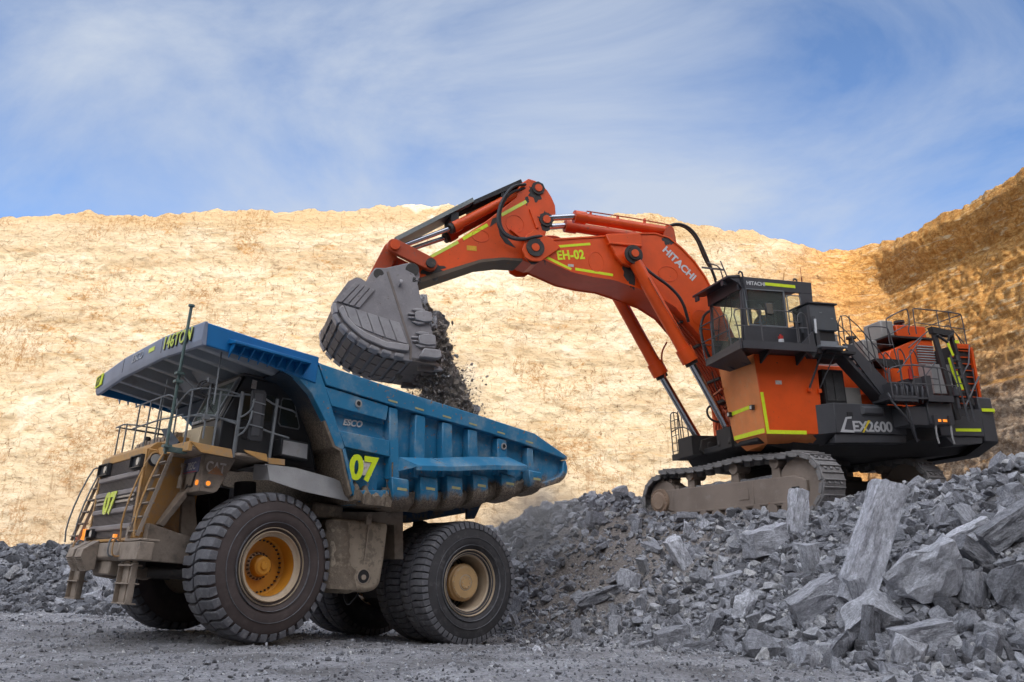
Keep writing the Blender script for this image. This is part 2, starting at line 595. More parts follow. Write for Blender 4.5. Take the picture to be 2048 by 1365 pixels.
def wall(name, pts, step, rows, zb, batter, seed, amp=1.0, benches=None):
    C = path_pts(pts, step)              # x, y, rim height
    T = np.gradient(C[:, :2], axis=0)
    T /= np.linalg.norm(T, axis=1)[:, None]
    k = np.ones(21) / 21.0
    Ts = np.stack([np.convolve(np.pad(T[:, j], 10, mode='edge'), k, 'valid') for j in (0, 1)], 1)
    Nn = np.stack([Ts[:, 1], -Ts[:, 0]], 1)   # into the pit
    Nn /= np.linalg.norm(Nn, axis=1)[:, None]
    s = np.concatenate([[0], np.cumsum(np.linalg.norm(np.diff(C[:, :2], axis=0), axis=1))])
    v = np.linspace(0, 1, rows)
    S, Vv = np.meshgrid(s, v)
    rim = C[:, 2] + 0.9 * fbm(s / 9.0, s * 0, seed + 40, 3, 0.5) + 0.5 * fbm(s / 1.6, s * 0, seed + 41, 4, 0.65)
    Z = zb + (rim[None, :] - zb) * Vv
    sb, zb_ = S / 1.0, Z
    d = 2.0 * fbm(sb / 26, zb_ / 30, seed, 2) + 0.12 * fbm(sb / 3.2, zb_ / 2.2, seed + 3, 5, .65)
    d += 0.12 * fbm(sb / 15, zb_ / 1.0, seed + 60, 4, .7) * (0.5 + vnoise(sb / 9, zb_ / 9, seed + 61))
    d += 0.24 * facets(sb / 2.2 + .3 * fbm(sb / 2, zb_ / 2, seed), zb_ / 1.5, seed + 7) + 0.28 * facets(sb / 1.0, zb_ / .7, seed + 8)
    d += 0.2 * vnoise(sb / 40, zb_ / 1.1, seed + 20)
    d *= amp
    if benches is not None:
        x0, x1 = benches
        rw = sstep(x0, x1, C[:, 0])[None, :]
        rid = 1.0 - np.abs(2.0 * fbm(sb / 1.0 + .8 * fbm(sb / 5, zb_ / 5, seed + 31), zb_ / 1.3, seed + 30, 3, .6))
        d = d * (1 - .35 * rw) + rw * .26 * rid + rw * .35 * fbm(sb / 9, zb_ / .8, seed + 77, 4, .65)
        for hb in (23.5, 33.0):
            hz = hb + 1.6 * fbm(sb / 24, 0 * zb_, seed + 55, 3)
            d = d - (1 - rw) * .55 * sstep(hz - .25, hz + .1, Z)
        for hb in (9.5, 14.5, 19.5, 25.0, 30.5, 36.5):
            hz = hb + 1.2 * fbm(sb / 14, 0 * zb_, seed + 50, 2)
            d = d - rw * .8 * sstep(hz - .35, hz + .15, Z)
    inw = (1 - Vv) ** 0.9 * batter + d * np.clip((1 - Vv) * 8, 0.25, 1)
    X = C[:, 0][None, :] + Nn[:, 0][None, :] * inw
    Y = C[:, 1][None, :] + Nn[:, 1][None, :] * inw
    # the ground on top runs back from the rim
    X = np.vstack([X, X[-1] - Nn[:, 0] * 4, X[-1] - Nn[:, 0] * 40])
    Y = np.vstack([Y, Y[-1] - Nn[:, 1] * 4, Y[-1] - Nn[:, 1] * 40])
    Z = np.vstack([Z, Z[-1] + 0.4, Z[-1] + 0.2])
    return tag(grid_obj(name, X, Y, Z, WALL, True, True), kind='structure')

front_rim = [(-190, 60, 46), (-140, 92, 46), (-100, 99, 45.5), (-65, 101, 45.2), (-45, 102, 46.2), (-25, 103, 46.8), (-9, 104, 48.0), (10, 105, 47.0), (19, 106, 47.5), (33, 108, 46.0), (43, 109.5, 44.2), (47.9, 107, 43.5), (50.0, 99, 42.5), (52.0, 91, 42.6), (53.8, 81, 42.4), (57, 66, 43), (64, 48, 46)]
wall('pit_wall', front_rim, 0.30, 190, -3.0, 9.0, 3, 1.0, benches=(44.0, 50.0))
back_rim = [(64, 48, 46), (76, 28, 54), (88, 0, 62), (84, -40, 68), (44, -64, 68), (0, -70, 67), (-40, -70, 64), (-90, -66, 58), (-140, -50, 50), (-185, 0, 46), (-190, 60, 46)]
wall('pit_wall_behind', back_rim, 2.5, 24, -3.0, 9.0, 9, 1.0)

# --- ground height
_toe = np.array([(-26, 44), (-12, 36), (-4.0, 30.5), (-1.0, 27.5), (0.4, 24.6), (1.0, 22.6), (3.2, 20.6), (5.0, 17.6), (6.6, 15.2), (9.0, 13.2), (13.0, 11.4), (22, 9.0), (60, 2)], float)
_RE = rotm(*EXC_R)
def _sd(x, y):
    """signed distance to the toe line, positive on the pile side"""
    best = np.full(x.shape, 1e9); sg = np.ones(x.shape)
    for a, b in zip(_toe[:-1], _toe[1:]):
        d = b - a
        t = np.clip(((x - a[0]) * d[0] + (y - a[1]) * d[1]) / (d @ d), 0, 1)
        qx, qy = a[0] + t * d[0], a[1] + t * d[1]
        r = (x - qx) ** 2 + (y - qy) ** 2
        s_ = np.sign(d[0] * (y - a[1]) - d[1] * (x - a[0]))
        m_ = r < best - 1e-9
        best = np.where(m_, r, best); sg = np.where(m_, s_, sg)
    return np.sqrt(best) * sg
def ground(x, y, rough=True):
    x = np.asarray(x, float); y = np.asarray(y, float)
    s = (x - TRUCK_T[0]) * math.cos(TRUCK_R[0]) + (y - TRUCK_T[1]) * math.sin(TRUCK_R[0])
    z = 0.0685 * np.clip(s, -6.3, 0.0)
    side = (x - TRUCK_T[0]) * -math.sin(TRUCK_R[0]) + (y - TRUCK_T[1]) * math.cos(TRUCK_R[0])
    z = z * (1 - 0.55 * sstep(4.5, 8.0, side))
    n3 = _RE @ Vector((0, 0, 1))
    bench = EXC_T[2] - (n3.x * (x - EXC_T[0]) + n3.y * (y - EXC_T[1])) / n3.z
    bench = np.clip(bench, 2.2, 3.6) + 0.20 + 0.30 * np.exp(-(((x - 6.2) / 1.8) ** 2 + ((y - 31.2) / 1.6) ** 2)) + .22 * np.exp(-(((x - 9.3) / 1.3) ** 2 + ((y - 22.6) / 1.2) ** 2))
    u = _sd(x, y) + 0.7 * fbm(x / 3, y / 3, 71, 3)
    k = np.clip(u / 6.6, 0, 1)
    k = k ** 0.85
    k = k * k * (3 - 2 * k) * 0.35 + k * 0.65
    heap = 1.5 * np.exp(-(((x - 1.6) / 3.6) ** 2 + ((y - 31.5) / 3.6) ** 2)) * k
    heap = heap + 0.7 * np.exp(-(((x - 19.5) / 6.0) ** 2 + ((y - 25.5) / 6.5) ** 2)) * k
    heap = heap + 0.7 * np.exp(-(((x - 15.0) / 4.0) ** 2 + ((y - 19.5) / 3.5) ** 2)) * k
    berm = 2.5 * np.exp(-((y - 44 + 0.10 * (x + 30)) / 4.2) ** 2) * sstep(-14, -20, x) 
    zf = z + (bench + 0 - z) * k + heap
    zf = np.maximum(zf, z + berm) + 0.12 * fbm(x / 9, y / 9, 5, 3)
    if rough:
        pile = np.clip(k * 3, 0, 1)
        near_track = np.exp(-(((x - EXC_T[0]) / 4.5) ** 2 + ((y - EXC_T[1]) / 4.5) ** 2) ** 2)
        r = 0.28 * fbm(x / 1.4, y / 1.4, 81, 4, .6) + 0.22 * facets(x / .8, y / .8, 83)
        zf = zf + r * pile * (1 - .85 * near_track) + (1 - pile) * (0.035 * fbm(x / .9, y / .9, 91, 4, .65) + .018 * facets(x / .35, y / .35, 95))
        rut = np.exp(-((np.abs(side) - 2.65) / .75) ** 2) * (1 - pile) * sstep(-12, -7.5, s) * (1 - sstep(9, 14, s))
        zf = zf - rut * (.035 + .014 * np.sin((s + .6 * np.abs(np.abs(side) - 2.65)) * 13.0))
        zf = zf + (1 - pile) * (.05 * vnoise(x / 4.0 + .2 * y, y / .55, 101) + .03 * vnoise(x / 1.6, y / .3, 102))
        bm_ = np.clip(berm, 0, 1)
        zf = zf + bm_ * .3 * facets(x / 1.1, y / 1.1, 88)
    return zf

def ground_mat():
    m = bpy.data.materials.new('grey_crushed_ground')
    m.use_nodes = True
    t = m.node_tree; l = t.links.new
    P = t.nodes['Principled BSDF']
    P.inputs['Roughness'].default_value = 0.9
    P.inputs['Specular IOR Level'].default_value = 0.25
    tc = N('ShaderNodeTexCoord', t)
    def noise(sc, det=8, ro=.65, d=0):
        n = N('ShaderNodeTexNoise', t)
        n.inputs['Scale'].default_value = sc; n.inputs['Detail'].default_value = det; n.inputs['Roughness'].default_value = ro
        n.inputs['Distortion'].default_value = d
        l(tc.outputs['Object'], n.inputs['Vector'])
        return n.outputs['Fac']
    def cr(src, stops):
        r = N('ShaderNodeValToRGB', t)
        e = r.color_ramp.elements
        e[0].position, e[0].color = stops[0][0], (*stops[0][1], 1)
        e[1].position, e[1].color = stops[-1][0], (*stops[-1][1], 1)
        for p_, c_ in stops[1:-1]:
            q = e.new(p_); q.color = (*c_, 1)
        l(src, r.inputs['Fac'])
        return r.outputs['Color']
    a0 = cr(noise(.55, 6, .6, .3), [(.35, (.17, .165, .165)), (.52, (.28, .277, .285)), (.68, (.39, .39, .40))])
    vd = N('ShaderNodeVectorMath', t, operation='DISTANCE'); vd.inputs[1].default_value = (2.6, 27.0, 1.5)
    l(tc.outputs['Object'], vd.inputs[0])
    vr = N('ShaderNodeMapRange', t, interpolation_type='SMOOTHSTEP'); vr.inputs['From Min'].default_value = 6.5; vr.inputs['From Max'].default_value = 2.5
    l(vd.outputs['Value'], vr.inputs['Value'])
    am = N('ShaderNodeMix', t, data_type='RGBA'); am.inputs['B'].default_value = (.25, .22, .195, 1)
    l(vr.outputs['Result'], am.inputs['Factor']); l(a0, am.inputs['A'])
    a = am.outputs['Result']
    b = cr(noise(14, 6, .75), [(.36, (.35, .34, .33)), (.5, (1, 1, 1)), (.66, (1.45, 1.45, 1.5))])
    mm = N('ShaderNodeMix', t, data_type='RGBA', blend_type='MULTIPLY')
    mm.inputs['Factor'].default_value = .75
    l(a, mm.inputs['A']); l(b, mm.inputs['B'])
    l(mm.outputs['Result'], P.inputs['Base Color'])
    vo = N('ShaderNodeTexVoronoi', t)
    vo.inputs['Scale'].default_value = 16.0
    l(tc.outputs['Object'], vo.inputs['Vector'])
    ad = N('ShaderNodeMath', t, operation='MULTIPLY_ADD')
    l(vo.outputs['Distance'], ad.inputs[0]); ad.inputs[1].default_value = -.5
    l(noise(9, 8, .7), ad.inputs[2])
    bp = N('ShaderNodeBump', t)
    bp.inputs['Strength'].default_value = .8; bp.inputs['Distance'].default_value = .06
    l(ad.outputs[0], bp.inputs['Height']); l(bp.outputs['Normal'], P.inputs['Normal'])
    return m
GROUND = ground_mat()
xs = np.concatenate([np.linspace(-200, -46, 20), np.arange(-44, -16, .7), np.arange(-16, 24, .17), np.arange(24, 60, .9), np.linspace(62, 110, 12)])
ys = np.concatenate([np.linspace(-90, 4, 22), np.arange(6, 34, .17), np.arange(34, 52, .4), np.linspace(53, 125, 40)])
GX, GY = np.meshgrid(xs, ys)
tag(grid_obj('ground', GX, GY, ground(GX, GY), GROUND, True), kind='structure')
# ---------------------------------------------------------------- materials of the machines
DUST = (.33, .27, .20)
DUSTG = (.25, .235, .215)
MUD = (.17, .135, .10)
BLUE = mat('blue_body_paint', (.018, .185, .35), .45, dirt=(.27, .35, .385), amt=.66, scale=.75, soft=.34, spots=(.28, .17, .10), spot_amt=.36, spot_scale=9, bump=.12, bscale=9, zmud=(2.00, 2.22, .9, .24))
BLUEC = mat('blue_canopy_paint', (.007, .165, .42), .38, dirt=(.10, .22, .36), amt=.3, scale=.8, soft=.3, bump=.08, bscale=6)
UNDER = mat('grey_blue_underside_paint', (.34, .37, .40), .6, dirt=(.26, .25, .24), amt=.5, scale=1.2, soft=.3)
FASC = mat('grey_fascia_paint', (.22, .26, .34), .5, dirt=(.33, .32, .32), amt=.35, scale=1.2, soft=.25, bump=.1)
MUDM = mat('caked_brown_mud', MUD, .95, dirt=(.26, .21, .155), amt=.55, scale=3, soft=.15, bump=1.0, bscale=16, spots=(.07, .055, .045), spot_amt=.35, spot_scale=22)
YEL = mat('dusty_yellow_paint', (.52, .28, .085), .55, dirt=(.36, .27, .19), amt=.72, scale=1.1, soft=.3, spots=(.14, .08, .05), spot_amt=.24, spot_scale=16, bump=.15)
YELD = mat('dusty_tan_paint', (.31, .25, .195), .65, dirt=(.17, .14, .115), amt=.68, scale=1.8, soft=.3, spots=(.10, .07, .05), spot_amt=.22, spot_scale=18, bump=.25)
OCH = mat('ochre_wheel_paint', (.60, .26, .025), .5, dirt=(.42, .22, .06), amt=.35, scale=2.2, soft=.3, spots=(.2, .1, .04), spot_amt=.1, spot_scale=20)
CREAM = mat('cream_rim_paint', (.50, .39, .27), .55, dirt=(.36, .27, .18), amt=.5, scale=3, soft=.3, spots=(.26, .11, .04), spot_amt=.25, spot_scale=9)
TAN = mat('tan_hub_paint', (.52, .33, .15), .5, dirt=(.42, .29, .18), amt=.4, scale=3, soft=.3)
RUB = mat('dusty_tyre_rubber', (.055, .053, .055), .78, dirt=(.19, .18, .18), amt=.55, scale=2.2, soft=.4, bump=.2, bscale=30, spec=.3)
RUBT = mat('grey_tread_rubber', (.13, .13, .14), .8, dirt=(.31, .305, .31), amt=.6, scale=3, soft=.35, bump=.3, bscale=24, spec=.3)
RUBS = mat('brown_sidewall_rubber', (.075, .058, .054), .75, dirt=(.15, .122, .112), amt=.6, scale=1.6, soft=.45, spec=.3)
BLK = mat('black_cab_paint', (.032, .034, .038), .5, dirt=(.14, .135, .13), amt=.3, scale=2.6, soft=.3, spots=(.22, .20, .18), spot_amt=.1, spot_scale=26, bump=.1)
BLKD = mat('dark_dirty_steel', (.045, .040, .036), .75, dirt=(.15, .12, .09), amt=.4, scale=2.5, soft=.25, bump=.4)
GREYM = mat('dusty_grey_panel', (.33, .325, .32), .7, dirt=(.32, .30, .275), amt=.5, scale=2.2, soft=.25, spots=(.1, .09, .08), spot_amt=.22, spot_scale=28, bump=.3)
RAILM = mat('galvanised_handrail', (.20, .215, .225), .55, metal=.3, dirt=(.30, .25, .19), amt=.3, scale=5, soft=.2)
GLS = bpy.data.materials.new('tinted_glass'); GLS.use_nodes = True
_p = GLS.node_tree.nodes['Principled BSDF']
_p.inputs['Base Color'].default_value = (.55, .66, .6, 1); _p.inputs['Roughness'].default_value = .06
_p.inputs['Transmission Weight'].default_value = .75; _p.inputs['IOR'].default_value = 1.05
_p.inputs['Coat Weight'].default_value = .6; _p.inputs['Coat Roughness'].default_value = .05; _p.inputs['Alpha'].default_value = .8
def plain(name, c, r=.5, metal=0.0, em=0):
    m = bpy.data.materials.new(name); m.use_nodes = True
    p = m.node_tree.nodes['Principled BSDF']
    p.inputs['Base Color'].default_value = (*c, 1); p.inputs['Roughness'].default_value = r; p.inputs['Metallic'].default_value = metal
    t = m.node_tree
    n = N('ShaderNodeTexNoise', t); n.inputs['Scale'].default_value = 14; n.inputs['Detail'].default_value = 5
    tc = N('ShaderNodeTexCoord', t); t.links.new(tc.outputs['Object'], n.inputs['Vector'])
    x = N('ShaderNodeMix', t, data_type='RGBA'); x.inputs['A'].default_value = (*[v * .82 for v in c], 1); x.inputs['B'].default_value = (*[min(1, v * 1.12) for v in c], 1)
    t.links.new(n.outputs['Fac'], x.inputs['Factor']); t.links.new(x.outputs['Result'], p.inputs['Base Color'])
    if em:
        p.inputs['Emission Color'].default_value = (*c, 1); p.inputs['Emission Strength'].default_value = em
    return m
FLUO = plain('fluorescent_yellow_sheet', (.72, .86, .02), .5)
FLUOW = mat('worn_fluorescent_sheet', (.66, .76, .10), .5, dirt=(.62, .56, .32), amt=.45, scale=3, soft=.1)
WHT = plain('white_lettering', (.62, .62, .62), .5)
OFFW = mat('worn_white_sticker', (.55, .50, .46), .6, dirt=(.33, .25, .19), amt=.45, scale=5, soft=.1)
BLKL = plain('black_lettering', (.02, .02, .022), .5)
CHR = plain('polished_rod_steel', (.55, .56, .58), .18, 1.0)
AMB = plain('glowing_amber_lens', (.85, .25, .03), .3, 0, .25)  # amber plastic with a faint added glow, reflectors too
LENS = plain('clear_lamp_lens', (.5, .5, .48), .2)
RED = plain('red_enamel', (.5, .03, .02), .4)
TAPEB = mat('faded_yellow_tape', (.45, .42, .20), .6, dirt=(.33, .30, .22), amt=.4, scale=8, soft=.1)
HOSE = mat('black_rubber_hose', (.022, .022, .024), .5, dirt=(.10, .09, .085), amt=.3, scale=6, soft=.3)

# ---------------------------------------------------------------- haul truck
truck = empty('haul_truck', None, TRUCK_T, rotm(*TRUCK_R).to_euler())
tag(truck, 'huge blue and yellow mining dump truck parked under the excavator bucket, numbered 07', 'dump truck')

def make_wheel(nm, R, wdt, face, nl, kind, steer=0.0, center=(0, 0, 0), side=1, dx=0.0):
    """wheel whose outer face looks along +y (side=1) or -y; local origin on the rim face plane"""
    wh = empty('wheel', truck, center, (0, 0, steer))
    sg = side
    hw = wdt / 2
    yc = -hw + 0.0   # tyre centre, rim face plane at y = 0
    rf = .80
    Rt = R - (.085 if kind == 'f' else .05)
    prof = [(rf - .12, yc + hw - .05), (rf, yc + hw - .03), (rf + .06, yc + hw + .035), (rf + .20, yc + hw + .075), (R - .38, yc + hw + .065), (R - .22, yc + hw + .03), (Rt - .035, yc + hw - .015), (Rt, yc + hw - .07),
            (Rt, yc - hw + .07), (Rt - .035, yc - hw + .015), (R - .22, yc - hw - .03), (R - .38, yc - hw - .065), (rf + .20, yc - hw - .075), (rf, yc - hw + .03), (rf - .12, yc - hw + .05)]
    m = MB().lathe(prof, (0, 0, 0), (0, 1, 0), 96)
    if sg < 0: m.mirror_y()
    ty = m.build('tyre', RUBS if kind == 'f' else RUB, wh, smooth=40)
    # sidewall rings
    b = MB()
    for rr in (R - .40, rf + .10):
        b.lathe([(rr - .008, yc + hw + .05), (rr + .008, yc + hw + .05), (rr + .004, yc + hw + .086), (rr - .004, yc + hw + .086)], (0, 0, 0), (0, 1, 0), 96)
    # tread blocks
    t = MB()
    da = 2 * math.pi / nl
    for k in range(nl):
        for sd in (-1, 1):
            a0 = da * (k + (.5 if sd > 0 else 0))
            sk = .16 * da
            fr = .80 if kind == 'f' else .86
            ye = hw - .005
            # outline across: from groove near centre to shoulder
            seq = [(.03, -.18, .10, Rt - .01, R + .005), (.16, 0.02, 0, Rt - .01, R + .003), (ye * .72, .0, 0, Rt - .01, R), (ye + .012, 0, -.03, Rt - .03, R - .035), (ye + .045, 0, -.06, R - .19, R - .15)]
            loops = []
            for y_, sh, nar, r0, r1 in seq:
                h = da * (fr / 2 + nar * .5)
                c0 = a0 + sh * da * sd
                lp = []
                for ang, r_ in ((c0 - h, r0), (c0 - h * .93, r1), (c0, r1), (c0 + h * .93, r1), (c0 + h, r0)):
                    lp.append((r_ * math.cos(ang), yc + sd * y_, r_ * math.sin(ang)))
                loops.append(lp)
            t.loft(loops)
            if kind != 'f':
                continue
    if sg < 0: t.mirror_y(); b.mirror_y()
    t.build('tread', RUBT, ty, bevel=.008, smooth=25)
    b.build('sidewall_ring', RUBT, ty)
    rim = MB()
    if kind == 'f':
        pr = [(rf - .02, .015), (rf + .0, .0), (rf - .01, -.03), (rf - .05, -.045), (rf - .075, -.045), (rf - .09, .0), (rf - .10, .0), (rf - .125, -.06), (rf - .17, -.09), (rf - .19, -.09), (rf - .20, -.44), (rf - .25, -.52), (.30, -.55), (.24, -.46), (.24, -.60), (rf - .10, -.62), (rf - .08, -.1), (rf - .02, -.05)]
        rim.lathe(pr, (0, 0, 0), (0, 1, 0), 72)
        a = MB().lathe([(.0, -.30), (.16, -.30), (.20, -.33), (.22, -.42), (.22, -.60), (0, -.60)], (0, 0, 0), (0, 1, 0), 40, closed=False)
        a.lathe([(.0, -.26), (.07, -.265), (.10, -.31), (.0, -.31)], (0, 0, 0), (0, 1, 0), 24, closed=False)
        bolts = MB()
        for i in range(20):
            q = 2 * math.pi * i / 20
            bolts.cyl((.265 * math.cos(q), -.535, .265 * math.sin(q)), (.265 * math.cos(q), -.47, .265 * math.sin(q)), .021, n=6)
        for i in range(34):
            q = 2 * math.pi * i / 34
            bolts.cyl((.535 * math.cos(q), -.56, .535 * math.sin(q)), (.535 * math.cos(q), -.465, .535 * math.sin(q)), .019, n=6)
        dish = MB().lathe([(rf - .195, -.10), (rf - .20, -.44), (rf - .25, -.515), (.24, -.545), (.24, -.58), (rf - .19, -.58)], (0, 0, 0), (0, 1, 0), 72)
        if sg < 0:
            for q in (rim, a, bolts, dish): q.mirror_y()
        ro = rim.build('rim', CREAM, wh)
        dish.build('rim_dish', OCH, ro)
        h = a.build('hub', OCH, wh)
        bolts.build('bolt_ring', BLKD, h)
    else:
        pr = [(rf - .02, .015), (rf + .0, .0), (rf - .02, -.03), (rf - .06, -.05), (rf - .09, -.04), (rf - .11, -.10), (rf - .16, -.13), (rf - .17, -.75), (rf - .10, -.8), (rf - .06, -.12)]
        rim.lathe(pr, (0, 0, 0), (0, 1, 0), 72)
        a = MB().lathe([(0, -.16), (.15, -.16), (.17, -.20), (.19, -.20), (.20, -.175), (.36, -.175), (.40, -.20), (.42, -.26), (.45, -.28), (.45, -.42), (.40, -.46), (.40, -.8), (0, -.8)], (0, 0, 0), (0, 1, 0), 64, closed=False)
        bolts = MB()
        capb = MB()
        for i in range(16):
            q = 2 * math.pi * i / 16
            bolts.cyl((.375 * math.cos(q), -.2, .375 * math.sin(q)), (.375 * math.cos(q), -.165, .375 * math.sin(q)), .013, n=6)
        for i in range(8):
            q = 2 * math.pi * i / 8
            capb.cyl((.115 * math.cos(q), -.17, .115 * math.sin(q)), (.115 * math.cos(q), -.14, .115 * math.sin(q)), .015, n=6)
        bolts.lathe([(.205, -.20), (.185, -.172), (.165, -.172), (.165, -.20)], (0, 0, 0), (0, 1, 0), 40)
        if sg < 0:
            for q in (rim, a, bolts, capb): q.mirror_y()
        ro = rim.build('rim', CREAM, wh)
        h = a.build('hub', TAN, wh)
        bolts.build('bolt_ring', CREAM, h)
        capb.build('cap_bolts', CREAM, h)
    return wh
make_wheel('front', 1.53, .92, 0, 38, 'f', .161, (0, 2.93, 1.5), 1)
make_wheel('front', 1.53, .92, 0, 38, 'f', .161, (0, -2.93, 1.5), -1)
RW = -5.18
make_wheel('rear', 1.485, .90, 0, 56, 'r', 0, (RW, 3.08, 1.47), 1)
make_wheel('rear', 1.485, .90, 0, 56, 'r', 0, (RW, 2.02, 1.47), 1)
make_wheel('rear', 1.485, .90, 0, 56, 'r', 0, (RW, -3.08, 1.47), -1)
make_wheel('rear', 1.485, .90, 0, 56, 'r', 0, (RW, -2.02, 1.47), -1)

# ---- dump body
def lerp(a, b, t): return a + (b - a) * t
def interp(pts, x):
    pts = sorted(pts)
    for (x0, z0), (x1, z1) in zip(pts[:-1], pts[1:]):
        if x0 <= x <= x1: return lerp(z0, z1, (x - x0) / (x1 - x0 + 1e-9))
    return pts[0][1] if x < pts[0][0] else pts[-1][1]
TOP = [(-8.03, 4.97), (-6.81, 5.40), (-4.87, 5.54), (-2.87, 5.66), (-.24, 5.87)]
GRV = [(-8.02, 4.87), (-6.63, 5.03), (-5.08, 5.15), (-2.47, 5.27), (-.48, 5.41)]
BOT = [(-8.12, 4.56), (-7.95, 4.30), (-7.10, 3.97), (-6.42, 3.72), (-4.49, 3.23), (-3.07, 3.02), (-1.70, 2.98)]
# hull: cross-sections along x, left and right walls curve in to the floor
hull = MB()
loops = []
def sect(x):
    zt = interp(TOP, x) ; zb = interp(BOT, x)
    q = []
    yo = 3.15
    out_ = [(yo, zt), (yo, max(zb + .62, zb + .02)), (3.06, zb + .30), (2.86, zb + .10), (2.55, zb)]
    if zt < zb + .75:
        out_ = [(yo, zt), (yo, lerp(zb, zt, .7)), (3.08, lerp(zb, zt, .35)), (2.9, lerp(zb, zt, .12)), (2.6, zb)]
    inn = [(2.95, zt), (2.95, max(zb + .75, zb)), (2.6, zb + .3)]
    L_ = [(x, y, z) for y, z in out_] + [(x, -y, z) for y, z in reversed(out_)]
    I_ = [(x, -2.95, zt), (x, -2.95, lerp(zb, zt, .6)), (x, -2.5, zb + .28), (x, 2.5, zb + .28), (x, 2.95, lerp(zb, zt, .6)), (x, 2.95, zt)]
    return L_ + I_
for x in [-8.05, -7.9, -7.5, -7.1, -6.4, -5.6, -4.5, -3.6, -2.9, -2.2, -1.75]:
    loops.append(sect(x))
hull.loft(loops)
body = hull.build('dump_body', BLUE, truck, smooth=40)
# front wall of the body, curving up into the canopy
arc = [(-1.72, 2.98), (-1.46, 3.15), (-1.25, 3.62), (-1.08, 4.08), (-.90, 4.14), (-.59, 4.65), (-.38, 4.95), (-.17, 5.19), (.0, 5.34), (.20, 5.46), (.55, 5.52)]
w1 = MB()
A = [(x + .16 * 0, 3.2, z) for x, z in arc]
w1.prism([(x, z) for x, z in arc] + [(x - .10, z + .12) for x, z in reversed(arc)], -3.22, 3.22)
w1.build('front_wall', mat('blue_black_inner_paint', (.035, .055, .08), .6, dirt=MUD, amt=.45, scale=1.2, soft=.3, bump=.5, zmud=(3.9, 4.9, 1.0)), body, smooth=40)
mudf = MB()
for sy in (1, -1):
    mudf.prism([(x + .05, z - .03) for x, z in arc[1:6]] + [(x + .005, z + .01) for x, z in reversed(arc[1:6])], 3.225 * sy, 3.36 * sy)
mudf.build('mud_crust', MUDM, body)

